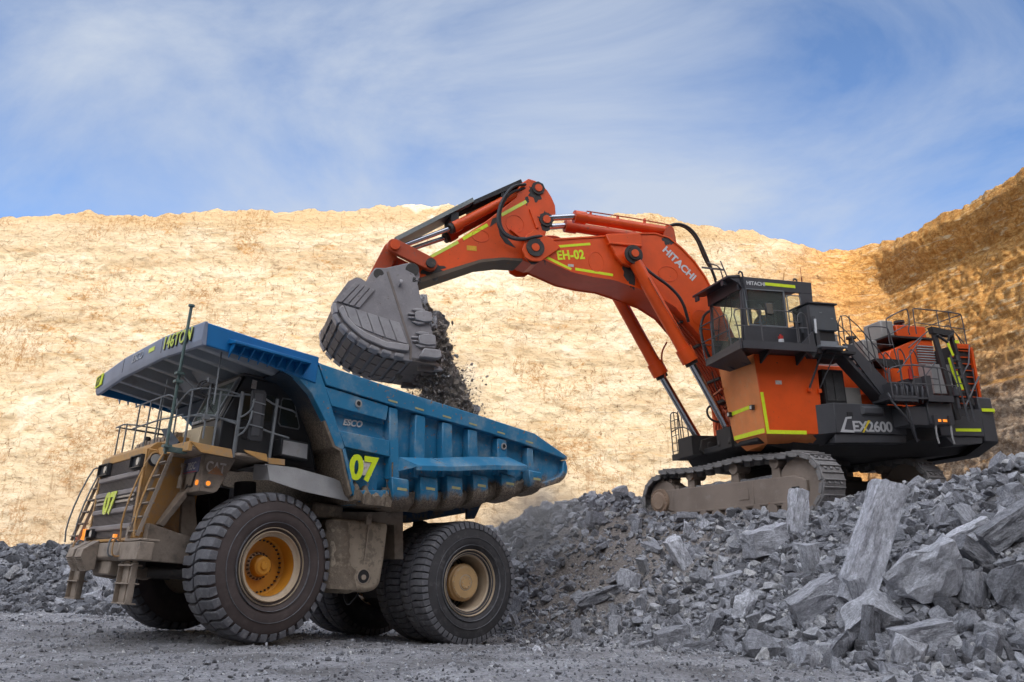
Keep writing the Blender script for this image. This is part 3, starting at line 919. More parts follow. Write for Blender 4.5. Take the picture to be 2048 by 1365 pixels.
def side_parts(sy):
    """raised frames, ribs, rail and ledge of one side, y from 3.15 outwards"""
    y0, y1 = 3.145 * sy, 3.36 * sy
    fr = MB()
    # big front frame with two pockets: built of strips
    strips = [
        [(-.24, 5.87), (.0, 5.9), (.64, 5.60), (.30, 5.50), (.17, 5.44), (-.17, 5.19), (-.59, 4.65), (-.90, 4.14), (-1.10, 4.08), (-1.14, 4.16), (-.95, 4.5), (-.69, 5.01), (-.48, 5.41)],
        [(-.48, 5.41), (-.69, 5.01), (-2.15, 4.94), (-2.17, 5.29)],
        [(-.95, 4.5), (-1.14, 4.16), (-2.34, 4.12), (-2.28, 4.49)],
        [(-1.10, 4.08), (-1.14, 4.16), (-1.50, 3.30), (-1.66, 3.24), (-1.70, 3.0), (-1.46, 3.15)],
        [(-1.66, 3.26), (-2.41, 3.36), (-2.45, 3.02), (-1.70, 2.99)],
    ]
    strips[3] = [(-1.10, 4.08), (-1.16, 4.14), (-1.48, 3.34), (-1.66, 3.24), (-1.70, 3.0), (-1.46, 3.15)]
    for st in strips:
        fr.prism(st, y0, y1)
    fr.build('side_frame', BLUE, body, bevel=.012)
    pk = MB()   # sloping faces in the pockets
    pk.prism([(-.95, 4.5), (-2.28, 4.49), (-2.27, 4.57), (-.93, 4.60)], 3.15 * sy, 3.20 * sy)
    pk.prism([(-.69, 5.01), (-2.15, 4.94), (-2.16, 4.86), (-.73, 4.92)], 3.15 * sy, 3.22 * sy)
    pk.build('pocket_edge', BLUE, body)
    rl = MB()
    pts = [(-8.06, 4.99), (-7.98, 5.02), (-6.81, 5.42), (-4.87, 5.56), (-2.87, 5.68), (-.24, 5.89)]
    g = [(-.48, 5.44), (-2.47, 5.30), (-5.08, 5.18), (-6.63, 5.06), (-8.04, 4.90)]
    for i in range(5):
        pass
    rl.prism(pts + g, y0, 3.40 * sy)
    rl.build('top_rail', BLUE, body, bevel=.015)
    # rolled tail
    tl = MB()
    tail = [(-8.04, 4.90), (-8.12, 4.72), (-8.12, 4.56), (-8.02, 4.38), (-7.85, 4.25), (-7.10, 3.98), (-7.08, 4.12), (-7.78, 4.40), (-7.93, 4.55), (-7.95, 4.86)]
    tl.prism(tail, y0, y1)
    tl.build('tail_edge', BLUE, body, bevel=.03, seg=2)
    # ribs (top x a,b ; bottom x c,d)
    ribs = [(-2.17, -2.47, -2.36, -2.72), (-2.92, -3.28, -3.02, -3.42), (-3.73, -4.10, -3.85, -4.25), (-4.54, -4.90, -4.66, -5.06), (-5.51, -5.89, -5.60, -6.02), (-6.56, -6.84, -6.60, -6.95)]
    low = [(-2.40, -2.87, 3.66), (-3.18, -3.69, 3.80), (-3.96, -4.43, 3.92), (-4.75, -5.23, 4.07), (-5.67, -6.17, 4.20), (-6.62, -7.07, 4.42)]
    for (a, b, c, d), (e, f_, zt) in zip(ribs, low):
        m = MB()
        zu = interp(GRV, (a + b) / 2) + .01
        m.loft([[(a, y0, zu), (b, y0, zu), (b + .04, y1, zu - .02), (a - .04, y1, zu - .02)], [(c, y0, zt - .05), (d, y0, zt - .05), (d + .04, y1, zt - .05), (c - .04, y1, zt - .05)]])
        m.build('rib', BLUE, body, bevel=.02)
        m = MB()
        lps = []
        zb = interp(BOT, (e + f_) / 2)
        H = zt - zb
        for fy, fz, w0 in ((3.40, zt, 0), (3.44, zt - .02, .0), (3.44, zb + H * .45, .0), (3.40, zb + H * .25, .01), (3.28, zb + H * .08, .02), (3.05, zb - .03, .03), (2.6, zb - .06, .03)):
            x0_ = e - w0 - (zt - fz) * .16; x1_ = f_ + w0 - (zt - fz) * .14
            lps.append([(x0_, fy * sy, fz), (x1_, fy * sy, fz), (x1_, (fy - .30) * sy, fz + .05), (x0_, (fy - .30) * sy, fz + .05)])
        m.loft(lps)
        m.build('lower_rib', BLUE, body, bevel=.015, smooth=40)
        t = MB()
        xm = (e + f_) / 2 - .07
        zz = zb + H * .62
        t.prism([(xm - .13, zz - .03), (xm + .13, zz - .03), (xm + .13, zz + .03), (xm - .13, zz + .03)], 3.44 * sy, 3.447 * sy)
        t.build('yellow_tape', TAPEB, body)
    # ledge sheet
    m = MB()
    inn0, inn1 = (-2.60, 3.36 * sy, 4.15), (-5.94, 3.36 * sy, 4.66)
    o0, o1 = (-2.95, 3.66 * sy, 3.98), (-6.36, 3.66 * sy, 4.47)
    seq0 = [Vector(inn0), Vector(o0), Vector(o0) + Vector((0, 0, -.11)), Vector(o0) + Vector((.02, -.04 * sy, -.11)), Vector(o0) + Vector((.03, -.05 * sy, -.03)), Vector(inn0) + Vector((0, 0, -.05))]
    mid = [lerp(a, b, .35) + Vector((0, 0, -.03)) for a, b in zip(seq0, [Vector(inn1), Vector(o1)] + [Vector(o1)] * 4)]
    seq1 = [Vector(inn1), Vector(o1), Vector(o1) + Vector((0, 0, -.11)), Vector(o1) + Vector((.02, -.04 * sy, -.11)), Vector(o1) + Vector((.03, -.05 * sy, -.03)), Vector(inn1) + Vector((0, 0, -.05))]
    m.loft([seq0, [lerp(a, b, .3) + Vector((0, 0, -.025)) for a, b in zip(seq0, seq1)], [lerp(a, b, .62) + Vector((0, 0, .01)) for a, b in zip(seq0, seq1)], seq1])
    # end gussets
    for q in (0.0, .27, .5, .76, 1.0):
        a, b = lerp(Vector(inn0), Vector(inn1), q), lerp(Vector(o0), Vector(o1), q)
        m.add([a, b + Vector((0, 0, -.02)), a + Vector((0, 0, -.33)), a + Vector((-.02, 0, 0)), b + Vector((-.02, 0, -.02)), a + Vector((-.02, 0, -.33))], [(0, 1, 2), (5, 4, 3), (0, 3, 4, 1), (1, 4, 5, 2), (2, 5, 3, 0)])
    m.build('side_ledge', BLUE, body, bevel=0)
    # sockets
    for x_, z_ in ((-1.36, 5.19), (-5.76, 4.91)):
        m = MB().lathe([(.055, 0), (.085, 0), (.09, .03), (.055, .035)], (x_, 3.355 * sy, z_), (0, sy, 0), 20)
        o = m.build('socket_ring', GREYM, body)
        MB().cyl((x_, 3.30 * sy, z_), (x_, 3.366 * sy, z_), .06, n=16).build('socket_hole', BLKL, body)
    # faded tape on the rail
    for x_ in (-2.25, -3.02, -3.85, -4.68, -5.62, -6.62):
        z_ = interp(GRV, x_) + .13
        m = MB().prism([(x_ - .13, z_ - .03), (x_ + .13, z_ - .015), (x_ + .13, z_ + .025), (x_ - .13, z_ + .01)], 3.40 * sy, 3.406 * sy)
        m.build('yellow_tape', TAPEB, body)
    # caked mud shelf in the lower pocket
    rnd = random.Random(5)
    m = MB()
    n = 26
    loops = []
    for i in range(n + 1):
        x_ = -1.50 - .95 * i / n
        zz = interp(BOT, x_) if x_ < -1.7 else 3.05
        h = .30 + .08 * math.sin(i * .9) + rnd.uniform(-.05, .05)
        loops.append([(x_, 3.17 * sy, zz - .05), (x_, (3.42 + rnd.uniform(-.03, .04)) * sy, zz - .02), (x_, (3.43 + rnd.uniform(-.03, .05)) * sy, zz + h * .6), (x_, 3.30 * sy, zz + h), (x_, 3.17 * sy, zz + h)])
    m.loft(loops)
    for a, b in (((-2.42, 4.0), (-2.50, 3.0)),):
        lp = []
        for i in range(14):
            t_ = i / 13
            cx, cz = lerp(a[0], b[0], t_), lerp(a[1], b[1], t_)
            r_ = .05 + .02 * math.sin(i * 1.7)
            lp.append([(cx + r_, 3.2 * sy, cz), (cx, (3.39 + r_ * .3) * sy, cz), (cx - r_, 3.2 * sy, cz)])
        m.loft(lp)
    for k, (e, f_, zt) in enumerate(low[:-1]):   # mud between lower ribs
        n0 = low[k + 1][0]
        lp = []
        xa, xb = f_ - .02, n0 + .0
        for i in range(9):
            x_ = lerp(xa, xb, i / 8) - .06
            zb = interp(BOT, x_)
            h = .34 + rnd.uniform(-.05, .05)
            lp.append([(x_, 2.5 * sy, zb - .07), (x_, (2.98 + rnd.uniform(-.02, .02)) * sy, zb - .04 + rnd.uniform(-.02, .02)), (x_, (3.15 + rnd.uniform(-.02, .03)) * sy, zb + .12), (x_, (3.19 + rnd.uniform(-.01, .02)) * sy, zb + h), (x_, 3.1 * sy, zb + h + .05), (x_, 2.5 * sy, zb)])
        m.loft(lp)
    m.build('mud_crust', MUDM, body, smooth=50)
side_parts(1)
side_parts(-1)
for sy in (1, -1):
    m = MB()
    m.prism([(-.20, 5.80), (-.62, 4.70), (-1.12, 4.05), (-1.48, 3.2), (-1.72, 3.02), (-2.2, 3.1), (-2.2, 5.5)], 3.05 * sy, 3.152 * sy)
    m.build('inner_side_plate', BLUE, body)
    MB().prism([(-7.0, 5.2), (-7.0, 4.05), (-7.85, 4.33), (-8.0, 4.6), (-8.0, 4.9)], 3.08 * sy, 3.20 * sy).build('tail_plate', BLUE, body)
# lettering on the left side
def plate_digits(s, size, m, org, xd, yd, name, par, sx=1.0, bold=.02, shadow=True):
    o = text(s, size, m, par, org, xd, yd, name, .010, 0.0, sx, bold, 1.05)
    return o
plate_digits('07', .74, FLUO, (-1.33, 3.345, 3.50), (-1, 0, .02), (0, 0, 1), 'number_plate', body, .93, .03)
MB().prism([(-1.62, 3.6), (-1.92, 3.62), (-1.90, 3.95), (-1.60, 3.93)], 3.33, 3.336).build('old_sticker', OFFW, body)
text('ESCO', .20, WHT, body, (-1.13, 3.165, 4.68), (-1, 0, .06), (0, 0, 1), 'maker_lettering', .012, .25, 1.0, .006)

# ---- canopy
cn = MB()
# crowned roof sheet and side bands, lofted along x
def crown(y, x):
    c = .13 * (1 - min(1, (abs(y) / 3.5)) ** 2)
    return c
lps = []
ys_ = [3.5, 1.3, -1.3, -3.5]
for x, zt in ((-.30, 5.90), (.2, 5.98), (1.1, 6.02), (2.42, 6.10)):
    half = 3.36 if x < .5 else lerp(3.36, 3.50, (x - .2) / 2.2)
    top = [(x, half, zt), (x, 1.25, zt + .14), (x, -1.25, zt + .14), (x, -half, zt)]
    bot = [(x, -half, zt - .06), (x, -1.25, zt + .08), (x, 1.25, zt + .08), (x, half, zt - .06)]
    lps.append(top + bot)
cn.loft(lps)
canopy = cn.build('canopy', BLUEC, body, smooth=0)
# side bands
for sy in (1, -1):
    m = MB()
    m.loft([[(2.42, 3.50 * sy, 6.13), (2.42, 3.44 * sy, 6.13), (2.42, 3.44 * sy, 5.66), (2.42, 3.50 * sy, 5.66)],
            [(1.1, 3.45 * sy, 6.06), (1.1, 3.39 * sy, 6.06), (1.1, 3.39 * sy, 5.59), (1.1, 3.45 * sy, 5.59)],
            [(-.24, 3.38 * sy, 6.03), (-.24, 3.30 * sy, 6.03), (-.24, 3.30 * sy, 5.42), (-.24, 3.38 * sy, 5.42)]])
    m.build('canopy_side', BLUEC, body, bevel=.02)
    # stepped gutter with gussets
    g = MB()
    g.loft([[(1.90, 3.44 * sy, 5.86), (1.90, 3.52 * sy, 5.90), (1.84, 3.76 * sy, 5.83), (1.84, 3.76 * sy, 5.77), (1.90, 3.50 * sy, 5.80)],
            [(.06, 3.37 * sy, 5.84), (.06, 3.42 * sy, 5.86), (.10, 3.70 * sy, 5.80), (.10, 3.70 * sy, 5.74), (.06, 3.40 * sy, 5.77)]])
    g.build('canopy_step', BLUEC, body, bevel=.01)
    g = MB()
    for i in range(9):
        x = 1.84 - i * .215
        yb = lerp(3.40, 3.46, (x + .2) / 2.2)
        g.add([(x, yb * sy, 5.79), (x, 3.72 * sy, 5.75), (x, yb * sy, 5.52), (x - .02, yb * sy, 5.79), (x - .02, 3.72 * sy, 5.75), (x - .02, yb * sy, 5.52)], [(0, 1, 2), (5, 4, 3), (0, 3, 4, 1), (1, 4, 5, 2), (2, 5, 3, 0)])
    g.build('gusset', BLUEC, body)
# fascia: three facets
fs = MB()
zc_ = lambda y: 6.11 + .13 * (1 - min(1, max(0, (abs(y) - 1.25) / 2.25)))
segs = [-3.52, -1.36, 1.26, 3.52]
lp = []
for y in segs:
    z_ = zc_(y); xx = 2.47 if abs(y) < 2 else 2.44
    lp.append([(xx, y, z_ + .03), (xx + .02, y, z_ - .02), (xx + .02, y, z_ - .36), (xx - .02, y, z_ - .47), (xx - .10, y, z_ - .47), (xx - .06, y, z_ + .03)])
fs.loft(lp)
fs.build('canopy_fascia', FASC, body, bevel=.01, smooth=20)
jn = MB()
for y in (-1.36, 1.26):
    jn.box(2.485, 2.496, y - .008, y + .008, zc_(y) - .36, zc_(y) + .0)
jn.build('fascia_seam', BLKL, body)
# underside: sheet and longitudinal box beams
und = MB()
und.loft([[(x, 3.36, z), (x, 1.25, z + .12), (x, -1.25, z + .12), (x, -3.36, z), (x, -3.36, z - .03), (x, -1.25, z + .09), (x, 1.25, z + .09), (x, 3.36, z - .03)] for x, z in ((-.1, 5.83), (2.40, 6.02))])
und.build('canopy_underside', UNDER, body, smooth=0)
for y in (-2.9, -2.05, -1.1, -.05, 1.0, 2.0, 2.85):
    zc2 = .12 * (1 - min(1, max(0, (abs(y) - 1.25) / 2.1)))
    b = MB()
    b.loft([[(2.40, y - .14, 6.0 + zc2), (2.40, y + .14, 6.0 + zc2), (2.40, y + .09, 5.74 + zc2 * .8), (2.40, y - .09, 5.74 + zc2 * .8)],
            [(.10, y - .14, 5.85 + zc2), (.10, y + .14, 5.85 + zc2), (.10, y + .09, 5.45 + zc2 * .5), (.10, y - .09, 5.45 + zc2 * .5)]])
    b.build('canopy_beam', UNDER, body, bevel=.02)
b = MB().prism([(1.35, 5.90), (1.05, 5.62), (.95, 5.62), (.95, 5.92)], -1.05, .92)
b.build('cross_gusset', UNDER, body)
# fascia lettering: 146 TON, maker, 07
xf_ = 2.497
ydir = (0, 1, 0)
bk = MB()
def fz(y): return zc_(y)
text('146TON', .40, BLKL, body, (xf_ - .004, 1.37, 5.915), (0, 1, -.062), (0, 0, 1), 'load_lettering_shadow', .008, .0, 1.1, .012, 1.04)
text('146TON', .40, FLUOW, body, (xf_, 1.34, 5.94), (0, 1, -.062), (0, 0, 1), 'load_lettering', .012, .0, 1.1, .004, 1.06)
text('ESCO', .26, plain('grey_lettering', (.36, .38, .42), .5), body, (xf_, -.72, 6.0), (0, 1, .0), (0, 0, 1), 'maker_lettering', .010, .25, 1.18, .006)
MB().box(xf_, xf_ + .004, .42, .80, 6.03, 6.13).build('yellow_tape', FLUOW, body)
MB().prism([(-3.50, 5.80), (-2.95, 5.84), (-2.95, 6.14), (-3.50, 6.10)], xf_ - .012, xf_ + .001, 'x').build('number_sheet', FLUO, body)
text('07', .34, BLKL, body, (xf_ + .003, -3.46, 5.84), (0, 1, .06), (0, 0, 1), 'number_lettering', .004, .1, 1.05, .01)

# ---- frame, axles
fr = MB()
for sy in (1, -1):
    fr.loft([[(x, .62 * sy, z0), (x, 1.0 * sy, z0), (x, 1.0 * sy, z1), (x, .62 * sy, z1)] for x, z0, z1 in ((2.1, 1.25, 1.9), (1.2, 1.3, 2.1), (-1.6, 1.5, 2.4), (-3.4, 1.7, 2.6), (-6.9, 2.3, 2.85))])
fr.box(2.05, 2.3, -1.4, 1.4, 1.3, 1.85)
fr.box(-2.2, -1.8, -1.0, 1.0, 1.6, 2.2)
fr.build('frame', BLKD, truck, bevel=.03)
ax = MB()
ax.cyl((0, -2.35, 1.5), (0, 2.35, 1.5), .26, n=20)
ax.cyl((RW, -2.6, 1.47), (RW, 2.6, 1.47), .42, n=24)
ax.loft([[(RW + .8, a * .5, 1.45 + b * .45) for a, b in ((-1, -1), (1, -1), (1, 1), (-1, 1))], [(RW, a * .85, 1.47 + b * .85) for a, b in ((-1, -1), (1, -1), (1, 1), (-1, 1))], [(RW - .8, a * .5, 1.47 + b * .5) for a, b in ((-1, -1), (1, -1), (1, 1), (-1, 1))]])
for sy in (1, -1):
    ax.cyl((.1, 1.75 * sy, 1.2), (.25, 1.55 * sy, 3.3), .24, n=20)
    ax.cyl((.35, 1.9 * sy, 1.25), (2.0, 1.4 * sy, 1.25), .12, n=12)
    ax.cyl((RW + .3, 1.0 * sy, 1.9), (RW + .1, .9 * sy, 3.0), .2, n=16)
    ax.cyl((-2.0, .8 * sy, 1.6), (-3.2, .75 * sy, 3.1), .19, n=16)
ax.build('axle', BLKD, truck, smooth=40)
en = MB().box(.3, 2.1, -.9, .9, 1.5, 3.2)
en.box(-1.6, .3, -.75, .75, 1.6, 2.9)
en.cyl((1.2, 1.2, 2.1), (.2, 1.2, 2.4), .22, n=16)
for i in range(5):
    en.tube([(.9 - .3 * i, 1.25, 2.9), (.8 - .3 * i, 1.45, 2.3), (.95 - .3 * i, 1.3, 1.6)], .035, 6, 2)
en.build('engine', BLKD, truck, bevel=.05, smooth=30)
# body pad rails and rear lugs
m = MB()
for sy in (1, -1):
    m.loft([[(x, .9 * sy, z), (x, 1.5 * sy, z), (x, 1.5 * sy, z + .35), (x, .9 * sy, z + .35)] for x, z in ((-1.7, 2.68), (-3.1, 2.70), (-4.5, 2.92), (-6.5, 3.42))])
    m.prism([(-6.11, 3.54), (-6.66, 3.68), (-6.42, 3.20), (-6.14, 3.16)], 1.45 * sy, 1.55 * sy)
m.build('body_rail', mat('blue_black_rail_paint', (.02, .06, .12), .6, dirt=MUD, amt=.6, scale=1.5), truck, bevel=.02)
# ---- tank between the wheels
tk = MB()
prof = [(-1.42, 2.66), (-2.93, 2.69), (-2.90, 1.85), (-2.86, 1.30), (-2.72, 1.14), (-2.45, 1.09), (-2.30, 1.12), (-1.99, 1.02), (-1.62, 1.28), (-1.50, 1.6)]
tk.prism(prof, 1.55, 2.7)
tank = tk.build('fuel_tank', mat('dusty_tank_paint', (.33, .27, .20), .75, dirt=(.20, .165, .125), amt=.5, scale=2.2, soft=.08, bump=.8, bscale=18, spots=(.08, .06, .05), spot_amt=.25, spot_scale=20), truck, bevel=.12, seg=3)
m = MB()
m.cyl((-2.36, 2.60, 1.44), (-2.36, 2.71, 1.44), .15, n=28)
m.build('tank_recess', BLKL, tank)
MB().lathe([(.15, 0), (.175, 0), (.17, .03), (.15, .03)], (-2.36, 2.69, 1.44), (0, 1, 0), 28).build('recess_ring', YELD, tank)
MB().cyl((-2.36, 2.66, 1.42), (-2.36, 2.74, 1.42), .06, n=12).build('filler_cap', YELD, tank)
m = MB(); m.box(-2.41, -2.28, 2.69, 2.74, 2.60, 2.78); m.cyl((-2.345, 2.69, 2.78), (-2.345, 2.74, 2.78), .065, n=16)
m.tube([(-2.345, 2.72, 2.6), (-2.35, 2.73, 2.2), (-2.34, 2.73, 1.8)], .018, 6)
m.build('lifting_eye', YELD, tank)
m = MB()
rnd = random.Random(3)
lps = []
for i in range(15):
    z_ = 2.6 - i * .105
    c = -1.62 - .25 * (i / 14)
    w_ = .22 + rnd.uniform(-.05, .05) + (.12 if i > 9 else 0)
    lps.append([(c + w_ + .08, 2.55, z_), (c + w_ * .5, 2.74 + rnd.uniform(-.01, .05), z_), (c - w_ * .4, 2.745 + rnd.uniform(-.01, .06), z_ + rnd.uniform(-.02, .02)), (c - w_, 2.69, z_)])
m.loft(lps)
m.build('mud_crust', MUDM, tank, smooth=60)
m = MB()
m.tube([(-2.0, 2.5, 1.05), (-2.05, 2.55, .86), (-2.14, 2.55, .79), (-2.3, 2.5, .93), (-2.42, 2.5, 1.08)], .015, 6, 2)
m.build('hose', HOSE, tank)
# mud flap and guard
m = MB().prism([(-1.85, 2.86), (-3.62, 3.05), (-3.76, 1.92), (-3.50, 1.91), (-3.40, 2.72), (-1.9, 2.70)], 1.5, 2.2)
m.build('mud_guard', YELD, truck, bevel=.01)
m = MB()
m.box(-1.8, -1.0, .9, 2.5, 2.66, 2.98)
m.box(-1.9, -1.15, -2.5, -.9, 1.3, 2.6)
m.build('hydraulic_tank', MUDM, truck, bevel=.08, seg=2)

# ---- front end
hd = MB()
hd.loft([[(2.46, y, z) for y, z in ((-1.50, 1.84), (1.50, 1.84), (1.54, 3.74), (-1.50, 3.74))], [(1.25, y, z) for y, z in ((-1.45, 1.84), (1.45, 1.84), (1.50, 3.74), (-1.50, 3.74))]])
hous = hd.build('radiator_housing', YEL, truck, bevel=.02)
m = MB()
m.prism([(2.46, 3.74), (2.30, 3.90), (2.0, 3.93), (1.85, 4.1), (1.2, 4.1), (1.2, 3.70), (2.44, 3.70)], -1.46, 1.50)
m.build('hood', YEL, hous, bevel=.015)
m = MB()
for k in range(11):   # louvred step behind the hood
    m.box(1.72 - .0, 1.86, -1.3 + k * .24, -1.12 + k * .24, 4.1, 4.2 + .02 * (k % 3))
m.build('hood_louvre', YELD, hous)
# grille: frame, backing with fine horizontal slats, three folded bars
m = MB()
m.box(2.462, 2.466, -1.42, 1.42, 1.9, 3.60)
gb = m.build('grille', mat('dark_grille_backing', (.10, .09, .085), .7), hous)
m = MB()
nz_ = 62
for k in range(nz_):
    z_ = 1.93 + k * (1.66 / nz_)
    m.add([(2.467, -1.40, z_), (2.467, 1.40, z_), (2.487, 1.40, z_ + .006), (2.487, -1.40, z_ + .006), (2.467, 1.40, z_ + .019), (2.467, -1.40, z_ + .019)], [(0, 1, 2, 3), (3, 2, 4, 5)])
m.build('grille_slats', mat('dusty_grille_slats', (.25, .215, .195), .6, dirt=(.36, .30, .26), amt=.5, scale=2, soft=.3), hous, smooth=0, fix=False)
GB = mat('grey_brown_bar', (.25, .22, .21), .6, dirt=(.34, .29, .26), amt=.5, scale=2.5, soft=.3)
for z_ in (3.24, 2.88, 2.50, 2.14):
    MB().prism([(2.488, z_ - .075), (2.53, z_ - .05), (2.53, z_ + .03), (2.488, z_ + .06)], -1.36, 1.41).build('grille_bar', GB, hous, bevel=.006)
m = MB(); m.box(2.49, 2.515, -1.28, 1.3, 2.76, 2.80); m.box(2.49, 2.515, -1.28, 1.3, 2.66, 2.71)
m.build('chrome_strip', plain('dull_aluminium', (.42, .40, .38), .45, .6), hous)
m = MB(); m.box(2.46, 2.50, -1.50, -1.42, 1.84, 3.74); m.box(2.46, 2.50, 1.42, 1.54, 1.84, 3.74); m.box(2.46, 2.50, -1.42, 1.42, 3.60, 3.76); m.box(2.46, 2.49, -1.42, 1.42, 1.84, 1.90)
m.build('grille_frame', YEL, hous, bevel=.01)
text('07', .62, FLUOW, hous, (2.545, -.58, 2.46), (0, 1, 0), (0, 0, 1), 'number_plate', .008, .12, 1.15, .03, 1.05)
def headlight(y0, y1, z0, z1, x):
    m = MB()
    t_ = .02
    m.box(x, x + .03, y0, y1, z0, z1); m.box(x + .03, x + .09, y0, y0 + t_, z0, z1); m.box(x + .03, x + .09, y1 - t_, y1, z0, z1); m.box(x + .03, x + .09, y0 + t_, y1 - t_, z1 - t_, z1); m.box(x + .03, x + .09, y0 + t_, y1 - t_, z0, z0 + t_)
    h = m.build('headlight', BLK, hous)
    MB().cyl((x + .03, (y0 * .35 + y1 * .65), (z0 + z1) / 2), (x + .07, (y0 * .35 + y1 * .65), (z0 + z1) / 2), .085, n=18).build('lamp_lens', LENS, h)
headlight(.82, 1.50, 3.34, 3.61, 2.49)
headlight(-1.44, -.72, 3.34, 3.61, 2.49)
headlight(-1.38, -.9, 1.94, 2.13, 2.50)
m = MB().cyl((2.30, 1.53, 3.52), (2.30, 1.62, 3.52), .15, n=24)
lm = m.build('side_lamp', BLK, hous, bevel=.02)
MB().cyl((2.30, 1.62, 3.52), (2.30, 1.63, 3.52), .11, n=24).build('lamp_lens', LENS, lm)
# fender boxes both sides
for sy in (1, -1):
    m = MB()
    m.prism([(1.66, 3.64), (1.66, 2.88), (1.36, 2.87), (1.28, 2.92), (.98, 3.64)], 1.45 * sy, 2.60 * sy)
    fb = m.build('fender_box', YELD, truck, bevel=.012)
    m = MB()
    m.loft([[(1.68, 1.46 * sy, 2.92), (1.64, 1.46 * sy, 2.80), (1.95, 1.5 * sy, 2.15), (2.05, 1.5 * sy, 2.2)], [(1.68, 1.95 * sy, 2.92), (1.64, 1.95 * sy, 2.80), (1.95, 1.75 * sy, 2.15), (2.05, 1.75 * sy, 2.2)]])
    m.prism([(2.25, 2.2), (1.1, 1.95), (1.1, 1.45), (2.25, 1.45)], 1.45 * sy, 1.75 * sy)
    m.prism([(1.62, 2.86), (1.35, 2.86), (1.0, 1.5), (1.45, 1.5)], 1.3 * sy, 1.6 * sy)
    m.build('fender_brace', YELD, truck, bevel=.01)
    if sy > 0:
        MB().box(1.66, 1.672, 1.50, 2.40, 3.29, 3.60).build('model_panel', mat('faded_blue_sticker', (.16, .17, .27), .6, dirt=(.32, .26, .22), amt=.4, scale=3, soft=.1), fb)
        text('785C', .22, WHT, fb, (1.674, 1.74, 3.36), (0, 1, 0), (0, 0, 1), 'model_lettering', .003, .15, .98, .003)
        MB().box(1.672, 1.676, 1.50, 2.30, 3.30, 3.315).build('red_stripe', RED, fb)
        text('CAT', .30, OFFW, fb, (1.60, 2.602, 3.30), (-1, 0, -.02), (0, 0, 1), 'maker_lettering', .003, 0, .70, .007, 1.0)
        MB().prism([(1.55, 3.25), (1.38, 3.43), (1.21, 3.25)], 2.606, 2.612).build('triangle_mark', mat('faded_orange_sticker', (.42, .20, .10), .6, dirt=(.33, .25, .18), amt=.5, scale=5), fb)
        # torn hole in the front panel
        tear = [(2.40, 3.46), (2.36, 3.30), (2.30, 3.24), (2.25, 3.12), (2.21, 3.08), (2.22, 2.99), (2.10, 2.97), (1.98, 3.0), (1.80, 2.95), (1.86, 3.05), (1.92, 3.07), (1.94, 3.02), (2.02, 3.03), (2.08, 3.01), (2.13, 3.06), (2.16, 3.16), (2.22, 3.28), (2.28, 3.36)]
        MB().prism(tear, 1.663, 1.668, 'x').build('torn_hole', BLKL, fb)
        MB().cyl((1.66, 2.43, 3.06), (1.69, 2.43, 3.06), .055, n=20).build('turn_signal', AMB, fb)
        MB().lathe([(.05, 0), (.085, 0), (.08, .03), (.05, .03)], (1.51, 2.60, 3.05), (0, 1, 0), 24).build('signal_ring', YELD, fb)
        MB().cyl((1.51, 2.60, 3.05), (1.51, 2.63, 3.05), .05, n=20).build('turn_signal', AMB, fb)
        m = MB()
        m.cyl((1.75, 1.72, 3.42), (1.75, 1.72, 3.5), .05, n=12); m.cyl((1.75, 1.72, 3.05), (1.75, 1.72, 3.42), .028, n=10); m.cyl((1.75, 1.66, 2.98), (1.75, 1.70, 3.25), .045, n=10); m.cyl((1.75, 1.77, 2.98), (1.75, 1.74, 3.22), .04, n=10)
        m.build('air_horn', YELD, fb)
# bumper
m = MB()
m.loft([[(2.42, y, 1.42), (2.62, y, 1.50), (2.62, y, 1.80), (2.42, y, 1.80)] for y in (-1.5, 1.3)])
m.box(2.30, 2.60, 1.3, 2.42, 1.44, 1.80); m.box(2.30, 2.60, -2.42, -1.5, 1.44, 1.80)
bump_ = m.build('bumper', YELD, truck, bevel=.02)
m = MB(); m.box(2.1, 2.5, -.5, .5, 1.15, 1.45)
m.prism([(2.45, 1.42), (2.2, 1.42), (1.6, 1.25), (1.9, 1.08), (2.3, 1.12)], .95, 1.15); m.prism([(2.45, 1.42), (2.2, 1.42), (1.6, 1.25), (1.9, 1.08), (2.3, 1.12)], -1.15, -.95)
m.build('front_crossmember', YELD, bump_, bevel=.03)
# tow hook covers
for y0 in (-.70, -.06):
    m = MB()
    m.prism([(2.62, 1.86), (2.92, 1.66), (2.95, 1.50), (2.78, 1.20), (2.62, 1.26)], y0 - .48, y0 + .0)
    for k in range(7):
        t_ = k / 7
        x_, z_ = lerp(2.95, 2.80, t_), lerp(1.50, 1.24, t_)
        m.box(x_ - .01, x_ + .025, y0 - .44, y0 - .04, z_ - .022, z_ - .004)
    m.build('bumper_pad', YELD, bump_, bevel=.012)
